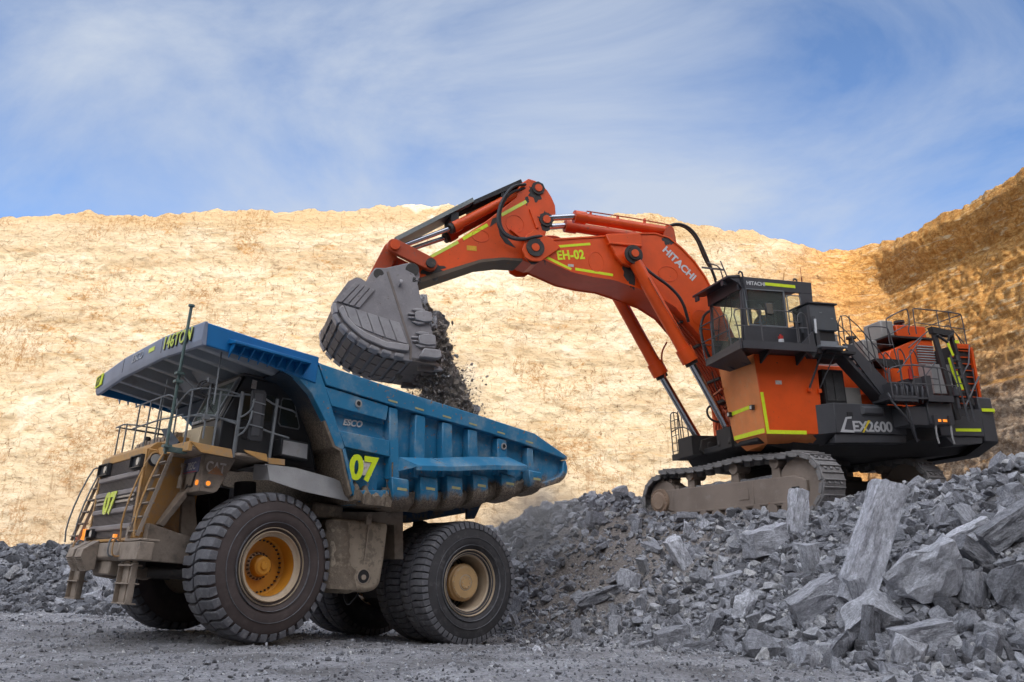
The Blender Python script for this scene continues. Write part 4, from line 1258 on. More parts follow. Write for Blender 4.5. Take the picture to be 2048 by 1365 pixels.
# hanging steps, handles, ladders, extinguisher
for sy in (1, -1):
    m = MB()
    yo = 1.72 * sy
    for q in (-.215, .215):
        m.box(2.44, 2.465, yo + q - .19, yo + q + .19, .60, 1.40)
        m.box(2.465, 2.56, yo + q * 1.86 - .012, yo + q * 1.86 + .012, .60, 1.38)
        m.box(2.36, 2.44, yo + q * .14 - .012, yo + q * .14 + .012, .60, 1.38)
        m.prism([(2.44, 1.40), (2.465, 1.40), (2.465, 1.52), (2.44, 1.52)], yo + q - .12, yo + q + .12)
    for z_ in (.60, .98, 1.33):
        m.box(2.36, 2.58, yo - .41, yo + .41, z_, z_ + .028)
    m.build('hanging_step', YELD, truck, bevel=.004)
    for q in (1.15, 1.42):
        m = MB().tube([(2.62, q * sy, 1.80), (2.70, q * sy, 1.88), (2.78, q * sy, 1.84), (2.78, q * sy, 1.55), (2.70, q * sy, 1.50), (2.62, q * sy, 1.52)], .018, 7, 2)
        m.build('grab_handle', YEL if q > 1.3 else RAILM, bump_)
    # stair
    L0, L1 = Vector((2.62, 2.02 * sy, 1.90)), Vector((2.22, 2.02 * sy, 3.60))
    m = MB()
    for q in (-.27, .27):
        m.beam(L0 + Vector((0, q, 0)), L1 + Vector((0, q, 0)), .03, .07, (1, 0, 0))
    for k in range(6):
        p = lerp(L0, L1, (k + .35) / 6)
        m.box(p.x - .07, p.x + .07, p.y - .27, p.y + .27, p.z - .012, p.z + .012)
    m.build('ladder', YELD, truck)
    m = MB()
    for q in (-.40, .40):
        b0 = L0 + Vector((.10, q, -.05))
        m.tube([b0, b0 + Vector((.04, 0, .35)), lerp(L0, L1, .55) + Vector((.26, q, 0)), L1 + Vector((.22, q, .0)), L1 + Vector((.10, q, .08)), L1 + Vector((0, q, .02))], .019, 7, 1)
    m.build('ladder_handrail', YEL if sy > 0 else RAILM, truck)
    m = MB(); m.box(2.20, 2.60, 1.50 * sy if sy > 0 else -2.4, 2.4 if sy > 0 else 1.5 * sy, 1.81, 1.86); m.box(2.46, 2.56, 1.45 * sy - .07, 1.45 * sy + .07, 1.86, 2.12)
    m.build('bumper_step', YELD, bump_, bevel=.01)
m = MB().cyl((2.35, -2.62, 1.62), (2.35, -2.62, 2.0), .095, n=18); m.cyl((2.35, -2.62, 2.0), (2.35, -2.62, 2.10), .035, n=10); m.tube([(2.35, -2.62, 2.08), (2.45, -2.7, 1.95), (2.45, -2.7, 1.7)], .015, 6)
m.build('fire_extinguisher', RED, truck)
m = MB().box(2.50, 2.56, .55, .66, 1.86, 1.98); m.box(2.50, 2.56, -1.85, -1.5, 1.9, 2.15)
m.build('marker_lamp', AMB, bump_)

# ---- deck
m = MB()
m.prism([(2.25, 1.5), (2.12, 2.95), (1.22, 2.95), (1.12, 3.08), (.5, 3.08), (.42, 2.95), (.05, 2.95), (.05, .6), (1.0, .6), (1.0, -.6), (.05, -.6), (.05, -2.95), (2.12, -2.95), (2.25, -1.5), (1.45, -1.47), (1.45, 1.47)], 3.64, 3.70, 'z')
deck = m.build('deck', YELD, truck, bevel=.008)
m = MB()
m.prism([(2.14, 3.78), (1.28, 3.76), (1.22, 3.58), (1.9, 3.60)], 2.95, 3.0)
m.prism([(1.06, 3.77), (.56, 3.76), (.50, 3.60), (.7, 3.62), (1.0, 3.72)], 3.08, 3.12)
m.prism([(.5, 3.70), (.07, 3.73), (.05, 3.60), (.42, 3.58)], 2.95, 3.0)
m.loft([[(2.18, 1.5, 3.62), (2.26, 1.5, 3.62), (2.26, 1.5, 3.78), (2.18, 1.5, 3.78)], [(2.08, 2.97, 3.60), (2.16, 2.97, 3.60), (2.16, 2.97, 3.79), (2.08, 2.97, 3.79)]])
m.box(1.26, 2.1, -3.0, -2.95, 3.6, 3.78)
m.build('deck_edge', YEL, deck, bevel=.006)
# mud guards over the front wheels
for sy in (1, -1):
    m = MB()
    top = [(.52, 2.5, 3.60), (.45, 2.98, 3.56), (-.2, 3.02, 3.58), (-1.15, 3.0, 3.48), (-1.9, 2.98, 3.30)]
    lo = [(.52, 2.55, 3.26), (.36, 3.02, 3.24), (-.4, 3.08, 3.10), (-1.2, 3.06, 3.05), (-1.95, 3.02, 3.0)]
    m.loft([[(a[0], a[1] * sy, a[2]), (b[0], b[1] * sy, b[2]), (b[0], (b[1] - .03) * sy, b[2]), (a[0], (a[1] - .03) * sy, a[2])] for a, b in zip(top, lo)])
    m.loft([[(x, y0_ * sy, z_), (x, 2.99 * sy, z_), (x, 2.99 * sy, z_ + .03), (x, y0_ * sy, z_ + .03)] for x, z_, y0_ in ((.5, 3.54, 1.6), (-.2, 3.56, 1.6), (-1.15, 3.46, 1.6), (-1.9, 3.28, 1.6))])
    m.build('mudguard', GREYM, truck, smooth=20)
# ---- cab
cb = MB()
S = [(-.30, 5.45), (.98, 5.50), (1.05, 5.40), (1.33, 4.50), (1.45, 4.33), (1.45, 3.70), (-.95, 3.66), (-.97, 3.60), (-.90, 3.58)]
side_ = [(-.30, 5.45), (.95, 5.50), (1.32, 4.52), (1.32, 3.71), (-.98, 3.71)]
cb.prism(side_, 2.34, 2.40); cb.prism(side_, .62, .68)           # side walls (windows laid over dark glass)
cb.loft([[(x, .62, z), (x, 2.40, z), (x, 2.40, z + .07), (x, .62, z + .07)] for x, z in ((-.40, 5.42), (.3, 5.50), (1.02, 5.49))])
cb.prism([(-.30, 5.45), (-.98, 3.71), (-1.03, 3.71), (-.35, 5.47)], .62, 2.40)
cb.prism([(1.32, 4.52), (1.32, 3.71), (1.27, 3.71), (1.27, 4.50)], .68, 2.34)
cb.box(-.98, 1.3, .68, 2.34, 3.71, 3.76)
cab = cb.build('cab', BLK, truck, bevel=.015)
MB().prism([(-.95, 3.71), (-.98, 3.60), (-.2, 3.60), (-.2, 3.71)], 1.2, 2.45).build('cab_skirt', BLK, cab)
def pane(pts, y, nm='side_window', fr_=.028, sy=1):
    MB().prism(pts, y, y + .006).build('pane', mat_darkglass, None) if False else None
DGL = plain('dark_green_glass', (.035, .042, .038), .08)
def ringp(pts, t_):
    cx = sum(p[0] for p in pts) / len(pts); cz = sum(p[1] for p in pts) / len(pts)
    return [(cx + (x - cx) * (1 + t_), cz + (z - cz) * (1 + t_)) for x, z in pts]
def window(pts, y, parent, th=.03, depth=.02, glass=None, fm=None, axis='y', name='window'):
    n = len(pts)
    o_ = ringp(pts, th / .3)
    m = MB()
    mk = (lambda u, v, a: (u, a, v)) if axis == 'y' else (lambda u, v, a: (a, u, v))
    vs = [mk(*p, y) for p in pts] + [mk(*p, y + depth) for p in pts] + [mk(*p, y) for p in o_] + [mk(*p, y + depth) for p in o_]
    fsx = []
    for i in range(n):
        j = (i + 1) % n
        fsx += [(n + i, n + j, 3 * n + j, 3 * n + i), (i, j, n + j, n + i), (2 * n + i, 3 * n + i, 3 * n + j, 2 * n + j), (i, 2 * n + i, 2 * n + j, j)]
    m.add(vs, fsx)
    wf = m.build('window_frame', fm or RAILM, parent)
    g = MB().prism(pts, y + depth * .1, y + depth * .4, axis)
    g.build('window_pane', glass or DGL, parent)
    return wf
window([(.02, 5.16), (-.20, 5.17), (-.26, 5.1), (-.44, 4.62), (-.42, 4.56), (.0, 4.56), (.05, 4.62), (.05, 5.1)], 2.402, cab)
window([(.92, 5.14), (.25, 5.18), (.24, 4.60), (1.0, 4.52), (1.02, 4.6)], 2.402, cab, fm=BLK)
# door seams and handle
m = MB(); m.box(.165, .18, 2.40, 2.412, 3.78, 5.25); m.box(1.05, 1.065, 2.40, 2.412, 3.78, 4.9); m.box(.5, .85, 2.40, 2.42, 4.12, 4.40)
m.build('door_seam', BLKL, cab)
# windscreen
wv = [(1.30, .74, 4.54), (1.30, 2.28, 4.54), (1.0, 2.28, 5.44), (1.0, .74, 5.44)]
m = MB(); m.add([Vector(p) + Vector((.03, 0, .01)) for p in wv] + [Vector(p) for p in wv], [(0, 1, 2, 3), (7, 6, 5, 4), (0, 4, 5, 1), (1, 5, 6, 2), (2, 6, 7, 3), (3, 7, 4, 0)])
m.build('windscreen', GLS, cab)
m = MB()
for a, b in ((0, 1), (1, 2), (2, 3), (3, 0)):
    m.beam(Vector(wv[a]) + Vector((.04, 0, .01)), Vector(wv[b]) + Vector((.04, 0, .01)), .05, .06)
m.build('windscreen_frame', GREYM, cab)
m = MB()
for y_ in (1.2, 1.35):
    m.beam((1.38, y_, 4.52), (1.22, y_ + .1, 5.05), .015, .02)
m.tube([(1.36, 2.28, 4.45), (1.42, 2.2, 4.50), (1.12, 2.33, 5.35), (1.05, 2.30, 5.42)], .035, 6)
m.build('wiper', RAILM, cab)
m = MB(); m.box(.2, .75, 1.0, 1.6, 3.76, 4.3); m.box(.1, .25, 1.0, 1.6, 4.3, 5.0); m.tube([(1.1, 1.4, 4.2), (.9, 1.4, 4.55)], .03); m.lathe([(.17, 0), (.2, 0), (.2, .03), (.17, .03)], (.88, 1.4, 4.58), (-.5, 0, .8), 20)
m.build('driver_seat', BLKL, cab, bevel=.03)
MB().prism([(.80, 5.45), (.69, 5.44), (.69, 5.25), (.81, 5.25)], 2.402, 2.408).build('white_notice', OFFW, cab)
# yellow box below the windscreen
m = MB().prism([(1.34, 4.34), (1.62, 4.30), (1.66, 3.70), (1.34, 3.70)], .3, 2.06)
m.build('engine_cover', mat('cream_cover_paint', (.55, .44, .28), .55, dirt=(.42, .32, .22), amt=.4, scale=1.6), truck, bevel=.015)  # cover's own cream paint with tan dirt patches
# heater box on the cab side
m = MB().prism([(.12, 4.21), (-.56, 4.21), (-.58, 3.81), (.10, 3.83)], 2.42, 2.80)
ac = m.build('air_conditioner', BLK, cab, bevel=.02)
m = MB().prism([(.07, 4.17), (-.52, 4.17), (-.54, 3.85), (.06, 3.87)], 2.80, 2.806)
m.build('condenser_screen', GREYM, ac)
# handrails
def rail(pts, r=.019, nm='handrail', par=None, m_=None, sm=1):
    return MB().tube(pts, r, 7, sm).build(nm, m_ or RAILM, par or truck)
# front rail across the hood
xr = 2.10
for y_ in (-.78, -.02, .66):
    rail([(xr, y_, 3.92), (xr, y_, 5.05)], sm=0)
rail([(xr, -1.1, 5.06), (xr, 1.0, 5.05), (xr - .02, 1.25, 5.0), (xr - .1, 1.5, 4.85), (xr - .1, 1.5, 3.9)])
rail([(xr, -1.02, 4.52), (xr, .9, 4.51), (xr - .02, 1.3, 4.48), (xr - .1, 1.9, 4.50)])
rail([(xr - .4, -.55, 5.02), (xr - .4, -.4, 4.9), (xr - .4, -.4, 4.0)])
for y_ in (-2.05, -1.52):
    rail([(xr, y_, 3.70), (xr, y_, 4.70)], sm=0)
rail([(xr, -2.35, 4.70), (xr, -1.6, 4.72), (xr - .9, -1.5, 4.70)])
rail([(xr, -2.25, 4.70), (xr - 1.5, -2.3, 4.70)], sm=0)
rail([(xr, -1.0, 4.5), (xr - 1.4, -1.0, 4.5)], sm=0)
# left side rails along the deck
for x_, y_, zt in ((2.16, 2.70, 4.86), (1.66, 2.93, 4.92), (1.18, 2.95, 4.95)):
    rail([(x_, y_, 3.72), (x_, y_, zt)], .024, sm=0)
rail([(2.54, 2.80, 5.14), (2.45, 2.82, 5.1), (2.2, 2.8, 4.9)], .018)
rail([(2.14, 1.55, 4.0), (2.2, 1.75, 4.45), (2.2, 2.3, 4.80), (2.16, 2.7, 4.92), (1.66, 2.93, 4.98), (1.18, 2.95, 4.92)], .021)
rail([(2.16, 2.70, 4.35), (1.66, 2.93, 4.37), (1.18, 2.95, 4.35)], .018, sm=0)
rail([(1.20, 2.95, 4.30), (1.9, 2.9, 4.42), (2.14, 2.3, 4.35)], .022)
rail([(1.18, 2.95, 4.90), (1.9, 2.85, 4.85)], .018, sm=0)
# mirror frame and mirror
for x_ in (1.22, .42):
    MB().beam((x_, 2.97, 3.6), (x_, 2.97, 5.0), .05, .05).build('mirror_post', RAILM, truck)
rail([(1.22, 2.97, 4.95), (.8, 3.0, 4.98), (.42, 2.97, 4.84), (-.1, 2.9, 4.82), (-.16, 2.8, 4.74)], .022)
rail([(1.22, 2.97, 4.2), (.85, 3.0, 4.32), (.42, 2.97, 4.24), (0, 2.9, 4.22)], .022)
m = MB().prism([(1.07, 5.06), (.80, 5.09), (.76, 5.03), (.71, 4.03), (.74, 3.98), (.99, 3.96), (1.03, 4.02), (1.10, 5.0)], 3.10, 3.16)
mir = m.build('mirror', BLK, truck, bevel=.02)
m = MB()
m.prism([(1.03, 4.98), (.84, 5.0), (.81, 4.1), (.98, 4.08)], 3.16, 3.175)
m.build('mirror_back', plain('scuffed_black_plastic', (.06, .062, .068), .45), mir)
m = MB()
for z_ in (4.3, 4.58, 4.80):
    m.beam((1.06, 3.17, z_), (.76, 3.17, z_ - .02), .03, .025)
m.tube([(1.2, 2.98, 4.45), (1.12, 3.05, 4.5), (1.05, 3.18, 4.62), (1.03, 3.19, 4.85)], .022, 6, 1)
m.tube([(1.2, 2.98, 4.05), (1.10, 3.1, 4.15), (1.05, 3.19, 4.4), (1.04, 3.19, 4.6)], .022, 6, 1)
m.build('mirror_bracket', RAILM, mir)
# camera mast with coiled cable
m = MB().cyl((1.86, 2.86, 3.9), (1.88, 2.86, 5.12), .022, n=8); m.box(1.80, 1.96, 2.80, 2.92, 5.06, 5.16); m.box(1.80, 1.92, 2.80, 2.92, 4.30, 4.40)
m.build('camera_mast', RAILM, truck)
m = MB()
for r_, dx_ in ((.17, 0), (.16, .03), (.14, -.02)):
    m.tube([(1.95 + dx_ + r_ * math.cos(a), 2.86, 4.93 + r_ * math.sin(a)) for a in [i * math.pi / 9 for i in range(17)]], .012, 5)
m.tube([(1.8, 2.86, 4.85), (1.9, 2.88, 4.65), (1.72, 2.88, 4.45)], .012, 5, 2)
m.build('coiled_cable', HOSE, truck)
# tall warning pole, thin aerials
m = MB().cyl((2.50, 2.70, 3.5), (2.54, 2.84, 6.58), .032, n=10); m.cyl((2.54, 2.84, 6.58), (2.54, 2.84, 6.62), .065, n=12)
for z_ in (3.62, 4.95, 5.12): m.box(2.44, 2.60, 2.70, 2.86, z_, z_ + .05)
m.box(2.08, 2.52, 2.60, 2.72, 3.56, 3.66)
m.build('warning_pole', mat('green_grey_pole', (.09, .14, .13), .5, dirt=(.2, .2, .18), amt=.4, scale=4), truck)
MB().cyl((1.9, 3.25, 4.55), (1.9, 3.22, 5.67), .018, n=8).build('marker_pole', RAILM, truck)
MB().cyl((2.15, .95, 4.2), (2.15, .95, 5.42), .006, n=5).build('aerial', RAILM, truck)
# rubber flap beside the ladder top
m = MB().add([(2.05, .85, 4.28), (2.0, 1.22, 4.26), (2.0, 2.02, 3.88), (2.1, 1.94, 3.72), (2.07, .85, 4.30), (2.03, 1.22, 4.28), (2.03, 2.02, 3.90), (2.13, 1.94, 3.74)], [(0, 1, 2, 3), (7, 6, 5, 4), (0, 4, 5, 1), (1, 5, 6, 2), (2, 6, 7, 3), (3, 7, 4, 0)])
m.build('rubber_flap', HOSE, truck)
# right-hand deck things seen against the wall
m = MB().box(1.0, 1.8, -2.6, -1.6, 3.70, 4.0); m.cyl((1.6, -1.9, 3.9), (1.6, -1.9, 4.25), .1, n=12); m.cyl((1.6, -1.4, 4.1), (1.6, -1.4, 4.45), .08, n=12)
m.build('deck_equipment', BLKD, truck, bevel=.03)
# ---------------------------------------------------------------- excavator
ORG = mat('orange_machine_paint', (.74, .085, .008), .42, dirt=(.50, .085, .022), amt=.36, scale=1.1, soft=.3, spots=(.07, .04, .03), spot_amt=.2, spot_scale=12, bump=.06, bscale=8)
ORG_LIT = mat('bounce_lit_worn_orange_paint', (.72, .22, .06), .45, dirt=(.68, .36, .18), amt=.55, scale=1.4, soft=.35, spots=(.05, .03, .02), spot_amt=.14, spot_scale=16)  # worn orange, paled for wall-bounced light painted into the colour
ORGD = mat('scuffed_orange_paint', (.46, .065, .015), .55, dirt=(.15, .10, .075), amt=.45, scale=2.2, soft=.2, spots=(.05, .04, .035), spot_amt=.22, spot_scale=9, bump=.15)
CHAR = mat('charcoal_cab_paint', (.050, .050, .056), .5, dirt=(.12, .115, .11), amt=.3, scale=1.6, soft=.35, bump=.05)
CHARP = mat('charcoal_panel_paint', (.060, .061, .067), .5, dirt=(.12, .115, .11), amt=.4, scale=1.2, soft=.35, bump=.05)
BLK2 = mat('black_grimy_steel', (.028, .026, .026), .7, dirt=(.07, .06, .055), amt=.35, scale=2.0, soft=.3, bump=.2)
BUCK = mat('worn_bucket_steel', (.27, .25, .25), .55, metal=.1, dirt=(.36, .33, .32), amt=.5, scale=2.6, soft=.2, spots=(.14, .10, .08), spot_amt=.3, spot_scale=7, bump=.25, bscale=20)
BUCKW = mat('polished_wear_plate', (.36, .34, .34), .45, metal=.1, dirt=(.20, .16, .14), amt=.45, scale=3, soft=.3, bump=.25, bscale=24)
BROWNST = mat('brown_wear_steel', (.21, .17, .145), .7, dirt=(.25, .20, .165), amt=.5, scale=4, soft=.3, bump=.3)
TRK = mat('dusty_track_steel', (.21, .20, .195), .6, metal=.1, dirt=(.32, .305, .30), amt=.55, scale=5, soft=.3, bump=.4, bscale=30)
TRKF = mat('brown_track_frame', (.27, .215, .175), .75, dirt=(.38, .335, .295), amt=.45, scale=1.6, soft=.35, spots=(.30, .13, .06), spot_amt=.22, spot_scale=3.0, bump=.35)
GREYB = mat('grey_beige_box_paint', (.27, .255, .235), .6, dirt=(.36, .33, .29), amt=.4, scale=2, soft=.3)
RAILD = mat('dark_grey_handrail', (.085, .082, .085), .5, dirt=(.17, .15, .14), amt=.35, scale=6, soft=.2)
exc = empty('excavator', None, EXC_T, rotm(*EXC_R).to_euler())
tag(exc, 'giant orange mining excavator on tracks tipping its bucket over the blue truck', 'excavator')

# ---- boom
BM = [(8.95, 8.36), (9.30, 8.38), (9.48, 8.60), (9.42, 8.86), (9.22, 9.0), (8.86, 8.98), (8.56, 9.02), (6.68, 9.32), (5.24, 9.56), (4.80, 9.60), (4.30, 9.50), (3.86, 9.18), (3.40, 8.72), (3.05, 8.22), (2.72, 7.55), (2.2, 6.4), (1.6, 4.9), (1.15, 3.6), (1.25, 3.0), (1.75, 2.85), (2.15, 3.3), (2.70, 4.95), (3.29, 5.95), (3.85, 6.58), (4.27, 7.05), (4.91, 7.41), (5.70, 7.64), (6.49, 7.84), (7.20, 7.88), (7.94, 7.99)]
m = MB().prism(BM, -.70, .70)
boom = m.build('boom', ORG, exc, bevel=.025, seg=2)
# flange strip along the lower edge and top edge
m = MB()
for sy in (1, -1):
    for chain in (BM[20:30] + BM[:1], BM[6:15]):
        for a, b in zip(chain[:-1], chain[1:]):
            m.beam((a[0], .71 * sy, a[1]), (b[0], .71 * sy, b[1]), .05, .045, (0, 1, 0))
m.build('boom_flange', ORG, boom)
# round inspection rings (weld seams)
m = MB()
for x_, z_, ra, rb in ((7.05, 8.40, .26, .34), (4.45, 8.20, .36, .26), (3.35, 6.75, .34, .26)):
    m.tube([(x_ + ra * math.cos(t), .703, z_ + rb * math.sin(t)) for t in [i * math.pi / 14 for i in range(29)]], .012, 5)
m.build('weld_ring', ORG, boom)
# cylinder bracket gusset on each side
for sy in (1, -1):
    m = MB()
    m.prism([(6.72, 9.32), (6.60, 9.36), (5.50, 9.48), (5.40, 9.40), (5.42, 8.75), (5.55, 8.40), (5.92, 8.28), (6.20, 8.36), (6.40, 8.60)], .70 * sy, .86 * sy)
    m.box(5.44, 6.62, min(.7 * sy, .92 * sy), max(.7 * sy, .92 * sy), 8.98, 9.06)
    m.build('cylinder_bracket', ORG, boom, bevel=.02)
    m = MB().cyl((5.90, .60 * sy, 8.60), (5.90, 1.22 * sy, 8.60), .20, n=24)
    m.lathe([(.22, 0), (.32, 0), (.32, .05), (.22, .05)], (5.90, 1.10 * sy, 8.60), (0, sy, 0), 24)
    m.build('boom_pin', BLKD, boom)
    MB().cyl((5.90, 1.22 * sy, 8.60), (5.90, 1.26 * sy, 8.60), .13, n=20).build('pin_cap', ORG, boom)
# boom tip plates
for sy in (1, -1):
    m = MB().prism([(9.60, 8.55), (9.52, 8.30), (9.30, 8.20), (9.0, 8.22), (8.3, 8.75), (8.62, 9.06), (8.9, 9.12), (9.15, 9.30), (9.45, 9.05)], .70 * sy, .78 * sy)
    m.build('boom_tip_plate', ORG, boom, bevel=.015)
    m = MB().lathe([(.14, 0), (.30, 0), (.30, .04), (.14, .04)], (9.17, .78 * sy, 8.66), (0, sy, 0), 24); m.box(9.0, 9.1, min(.78 * sy, .83 * sy), max(.78 * sy, .83 * sy), 8.66, 8.95)
    m.build('pin_retainer', BLKD, boom)
    MB().cyl((9.17, .78 * sy, 8.66), (9.17, .84 * sy, 8.66), .13, n=20).build('pin_cap', ORG, boom)
# tapes and lettering
def tape(a, b, w_, y, par, m_=FLUO, name='reflective_tape', th=.004):
    a, b = Vector((a[0], 0, a[1])), Vector((b[0], 0, b[1]))
    d = (b - a).normalized(); n_ = Vector((-d.z, 0, d.x)) * w_ / 2
    q = [a + n_, b + n_, b - n_, a - n_]
    return MB().prism([(p.x, p.z) for p in q], y, y + th).build(name, m_, par)
tape((8.55, 8.77), (7.22, 9.0), .085, .703, boom)
tape((8.86, 8.44), (7.94, 8.06), .09, .703, boom)
tape((7.80, 8.09), (6.48, 7.99), .09, .703, boom)
text('EH-02', .42, FLUO, boom, (8.40, .706, 8.36), (-1, 0, .12), (.1, 0, 1), 'number_lettering', .003, 0, .86, .016, 1.06)
text('HITACHI', .36, WHT, boom, (4.60, .706, 9.02), (-.73, 0, -.69), (-.69, 0, .73), 'maker_lettering', .003, 0, 1.04, .012)
MB().box(7.85, 8.05, .703, .706, 8.15, 8.24).build('white_notice', OFFW, boom)
# boom pipes on the front underside and side step
m = MB()
for k, y_ in enumerate((-.45, -.3, -.15, 0, .15, .3, .45)):
    m.tube([(4.3, y_, 6.90), (3.75, y_, 6.35), (3.25, y_, 5.70), (2.72, y_, 4.80), (2.35, y_, 3.9), (2.4, y_ * 1.2, 3.2)], .035, 6, 1)
m.build('boom_pipes', ORGD, boom)
m = MB()
for (x_, z_) in ((4.0, 6.62), (3.4, 5.85), (2.75, 4.75)):
    m.beam((x_, -.55, z_), (x_, .55, z_), .10, .08)
m.box(2.5, 2.9, .2, .9, 3.9, 4.0); m.tube([(2.75, .7, 4.0), (3.1, .8, 4.3), (3.2, .8, 4.9)], .02)
m.build('pipe_clamp', BLKD, boom)
m = MB()
for x_, z_ in ((8.3, 9.12), (8.0, 9.16), (7.0, 9.32)):
    m.beam((x_, .2, z_ - .08), (x_, .55, z_ - .08), .16, .10)
m.tube([(8.9, .5, 9.05), (8.75, .5, 9.2), (8.3, .5, 9.24), (8.1, .5, 9.12)], .03, 6, 1); m.tube([(8.9, .3, 9.05), (8.75, .3, 9.24), (8.2, .3, 9.28), (8.0, .3, 9.14)], .03, 6, 1)
m.build('boom_top_pipe', ORGD, boom)

def splat(cx, cz, r, y, par, seed, sx=1.0, sz=1.0, run=0.0, m_=None, name='grease_patch'):
    rg_ = random.Random(seed); pts = []
    for i in range(26):
        a = 2 * math.pi * i / 26
        k = r * rg_.uniform(.62, 1.08)
        x_, z_ = k * math.cos(a) * sx, k * math.sin(a) * sz
        if z_ < 0: z_ -= run * rg_.uniform(.1, 1) * (1 - abs(math.cos(a)))
        pts.append((cx + x_, cz + z_))
    return MB().prism(pts, y, y + .003).build(name, m_ or BLKD, par)
splat(9.15, 8.60, .42, .701, boom, 3, 1, .9, .25)
splat(5.86, 8.35, .40, .703, boom, 4, .8, .8, .9)
splat(5.35, 7.9, .16, .703, boom, 5, .7, 1.4, .5)
splat(8.85, 8.55, .22, .703, boom, 6, .8, 1, .3)
splat(4.35, 9.42, .18, .703, boom, 7, 1.6, .6, .3)
# ---- boom cylinders
for sy in (1, -1):
    y = .98 * sy
    a, b, c = Vector((5.90, y, 8.60)), Vector((4.10, y, 5.20)), Vector((2.72, y * .93, 2.66))
    d = (b - a).normalized()
    m = MB().cyl(a + d * .25, b, .215, n=28)
    m.cyl(b - d * .42, b + d * .06, .275, n=28)
    m.lathe([(.12, -.13), (.24, -.13), (.24, .13), (.12, .13)], a, (0, 1, 0), 24)
    cyl_ = m.build('boom_cylinder', ORG, exc)
    m = MB().cyl(b + d * .06, b + d * .18, .21, n=20); m.build('gland', BLKD, cyl_)
    m = MB().cyl(b + d * .1, c, .125, n=20); m.build('rod', CHR, cyl_)
    m = MB().lathe([(.1, -.14), (.23, -.14), (.23, .14), (.1, .14)], c, (0, 1, 0), 24); m.lathe([(.0, -.22), (.15, -.22), (.15, .22), (.0, .22)], c, (0, 1, 0), 20)
    m.build('rod_eye', BLKD, cyl_)
    m = MB().tube([a + d * .9 + Vector((0, .24, 0)), a + d * 2.0 + Vector((-.0, .26, 0)), b + Vector((.05, .25, .3))], .018, 5)
    if sy < 0:
        m.tube([b + Vector((-.05, .25, -.2)), b + Vector((.05, .2, .6)), b + Vector((-.3, .1, 1.1))], .03, 6, 2)
    m.build('cylinder_pipe', ORGD, cyl_)
# ---- arm
AR = [(12.84, 7.36), (10.86, 8.20), (10.14, 8.34), (9.55, 8.36), (9.35, 8.30), (9.17, 8.24), (8.95, 8.30), (8.80, 8.50), (8.76, 8.99), (8.56, 9.60), (8.40, 9.85), (8.26, 10.06), (8.27, 10.35), (8.38, 10.63), (8.52, 10.86), (8.70, 11.03), (8.92, 11.15), (9.16, 11.20), (9.40, 11.02), (9.56, 10.75), (9.60, 10.49), (10.61, 9.59), (11.59, 8.83), (12.35, 8.30), (12.70, 8.05), (13.0, 7.88), (13.26, 7.78), (13.32, 7.55), (13.20, 7.36), (13.05, 7.30)]
m = MB().prism(AR, -.45, .45)
arm = m.build('arm', ORG, exc, bevel=.03, seg=2)
m = MB().prism([(12.9, 7.44), (10.86, 8.24), (10.14, 8.36), (9.5, 8.38), (9.5, 8.30), (10.14, 8.28), (10.86, 8.14), (12.84, 7.30)], -.47, .47)
m.build('arm_bottom_plate', mat('dark_brown_underplate', (.13, .095, .065), .7, dirt=(.24, .12, .06), amt=.4, scale=2), arm)  # dark brown strip along the arm's lower face
m = MB()
for x_, z_, ra, rb in ((10.86, 9.02, .28, .2), (9.70, 9.55, .3, .3)):
    m.tube([(x_ + ra * math.cos(t), .453, z_ + rb * math.sin(t)) for t in [i * math.pi / 14 for i in range(29)]], .012, 5)
m.build('weld_ring', ORG, arm)
m = MB().prism([(9.2, 10.1), (8.98, 9.45), (8.88, 9.5), (9.08, 10.14)], .45, .50); m.prism([(8.8, 8.9), (9.9, 9.3), (9.2, 8.8), (9.0, 8.7)], .45, .55)
m.build('arm_stiffener', ORG, arm)
tape((12.50, 8.16), (11.59, 8.75), .10, .455, arm, FLUOW)
tape((11.44, 8.86), (10.62, 9.42), .11, .455, arm, FLUO)
tape((10.15, 9.80), (9.28, 10.37), .11, .455, arm, FLUOW)
MB().box(11.0, 11.32, .453, .458, 8.50, 8.66).build('yellow_notice', mat('yellow_warning_sticker', (.7, .36, .02), .5, dirt=(.4, .25, .1), amt=.3, scale=12), arm)
# grime patch where the hose rubs
MB().prism([(10.55, 9.35), (10.30, 9.55), (10.22, 9.10), (10.05, 8.85), (9.7, 8.72), (9.95, 9.0), (10.12, 9.4), (10.22, 9.75), (10.45, 9.65)], .45, .457).build('grease_patch', BLKD, arm)
for (x_, z_, r_) in ((8.62, 9.80, .17), (8.85, 10.88, .16)):
    m = MB()
    for sy in (1, -1):
        m.lathe([(r_ * .55, 0), (r_ * 1.5, 0), (r_ * 1.45, .05), (r_ * .55, .05)], (x_, .45 * sy, z_), (0, sy, 0), 8)
    m.build('pin_plate', BLKD, arm)
    MB().cyl((x_, .45, z_), (x_, .53, z_), r_ * .8, n=18).build('pin_cap', ORG, arm)
splat(8.62, 9.80, .30, .452, arm, 8, 1, 1, .35)
splat(8.95, 10.75, .26, .452, arm, 9, 1.1, 1, .3)
splat(12.45, 7.80, .34, .452, arm, 10, 1.3, .7, .25)
splat(9.25, 10.45, .10, .452, arm, 11, .8, 1.2, .3)
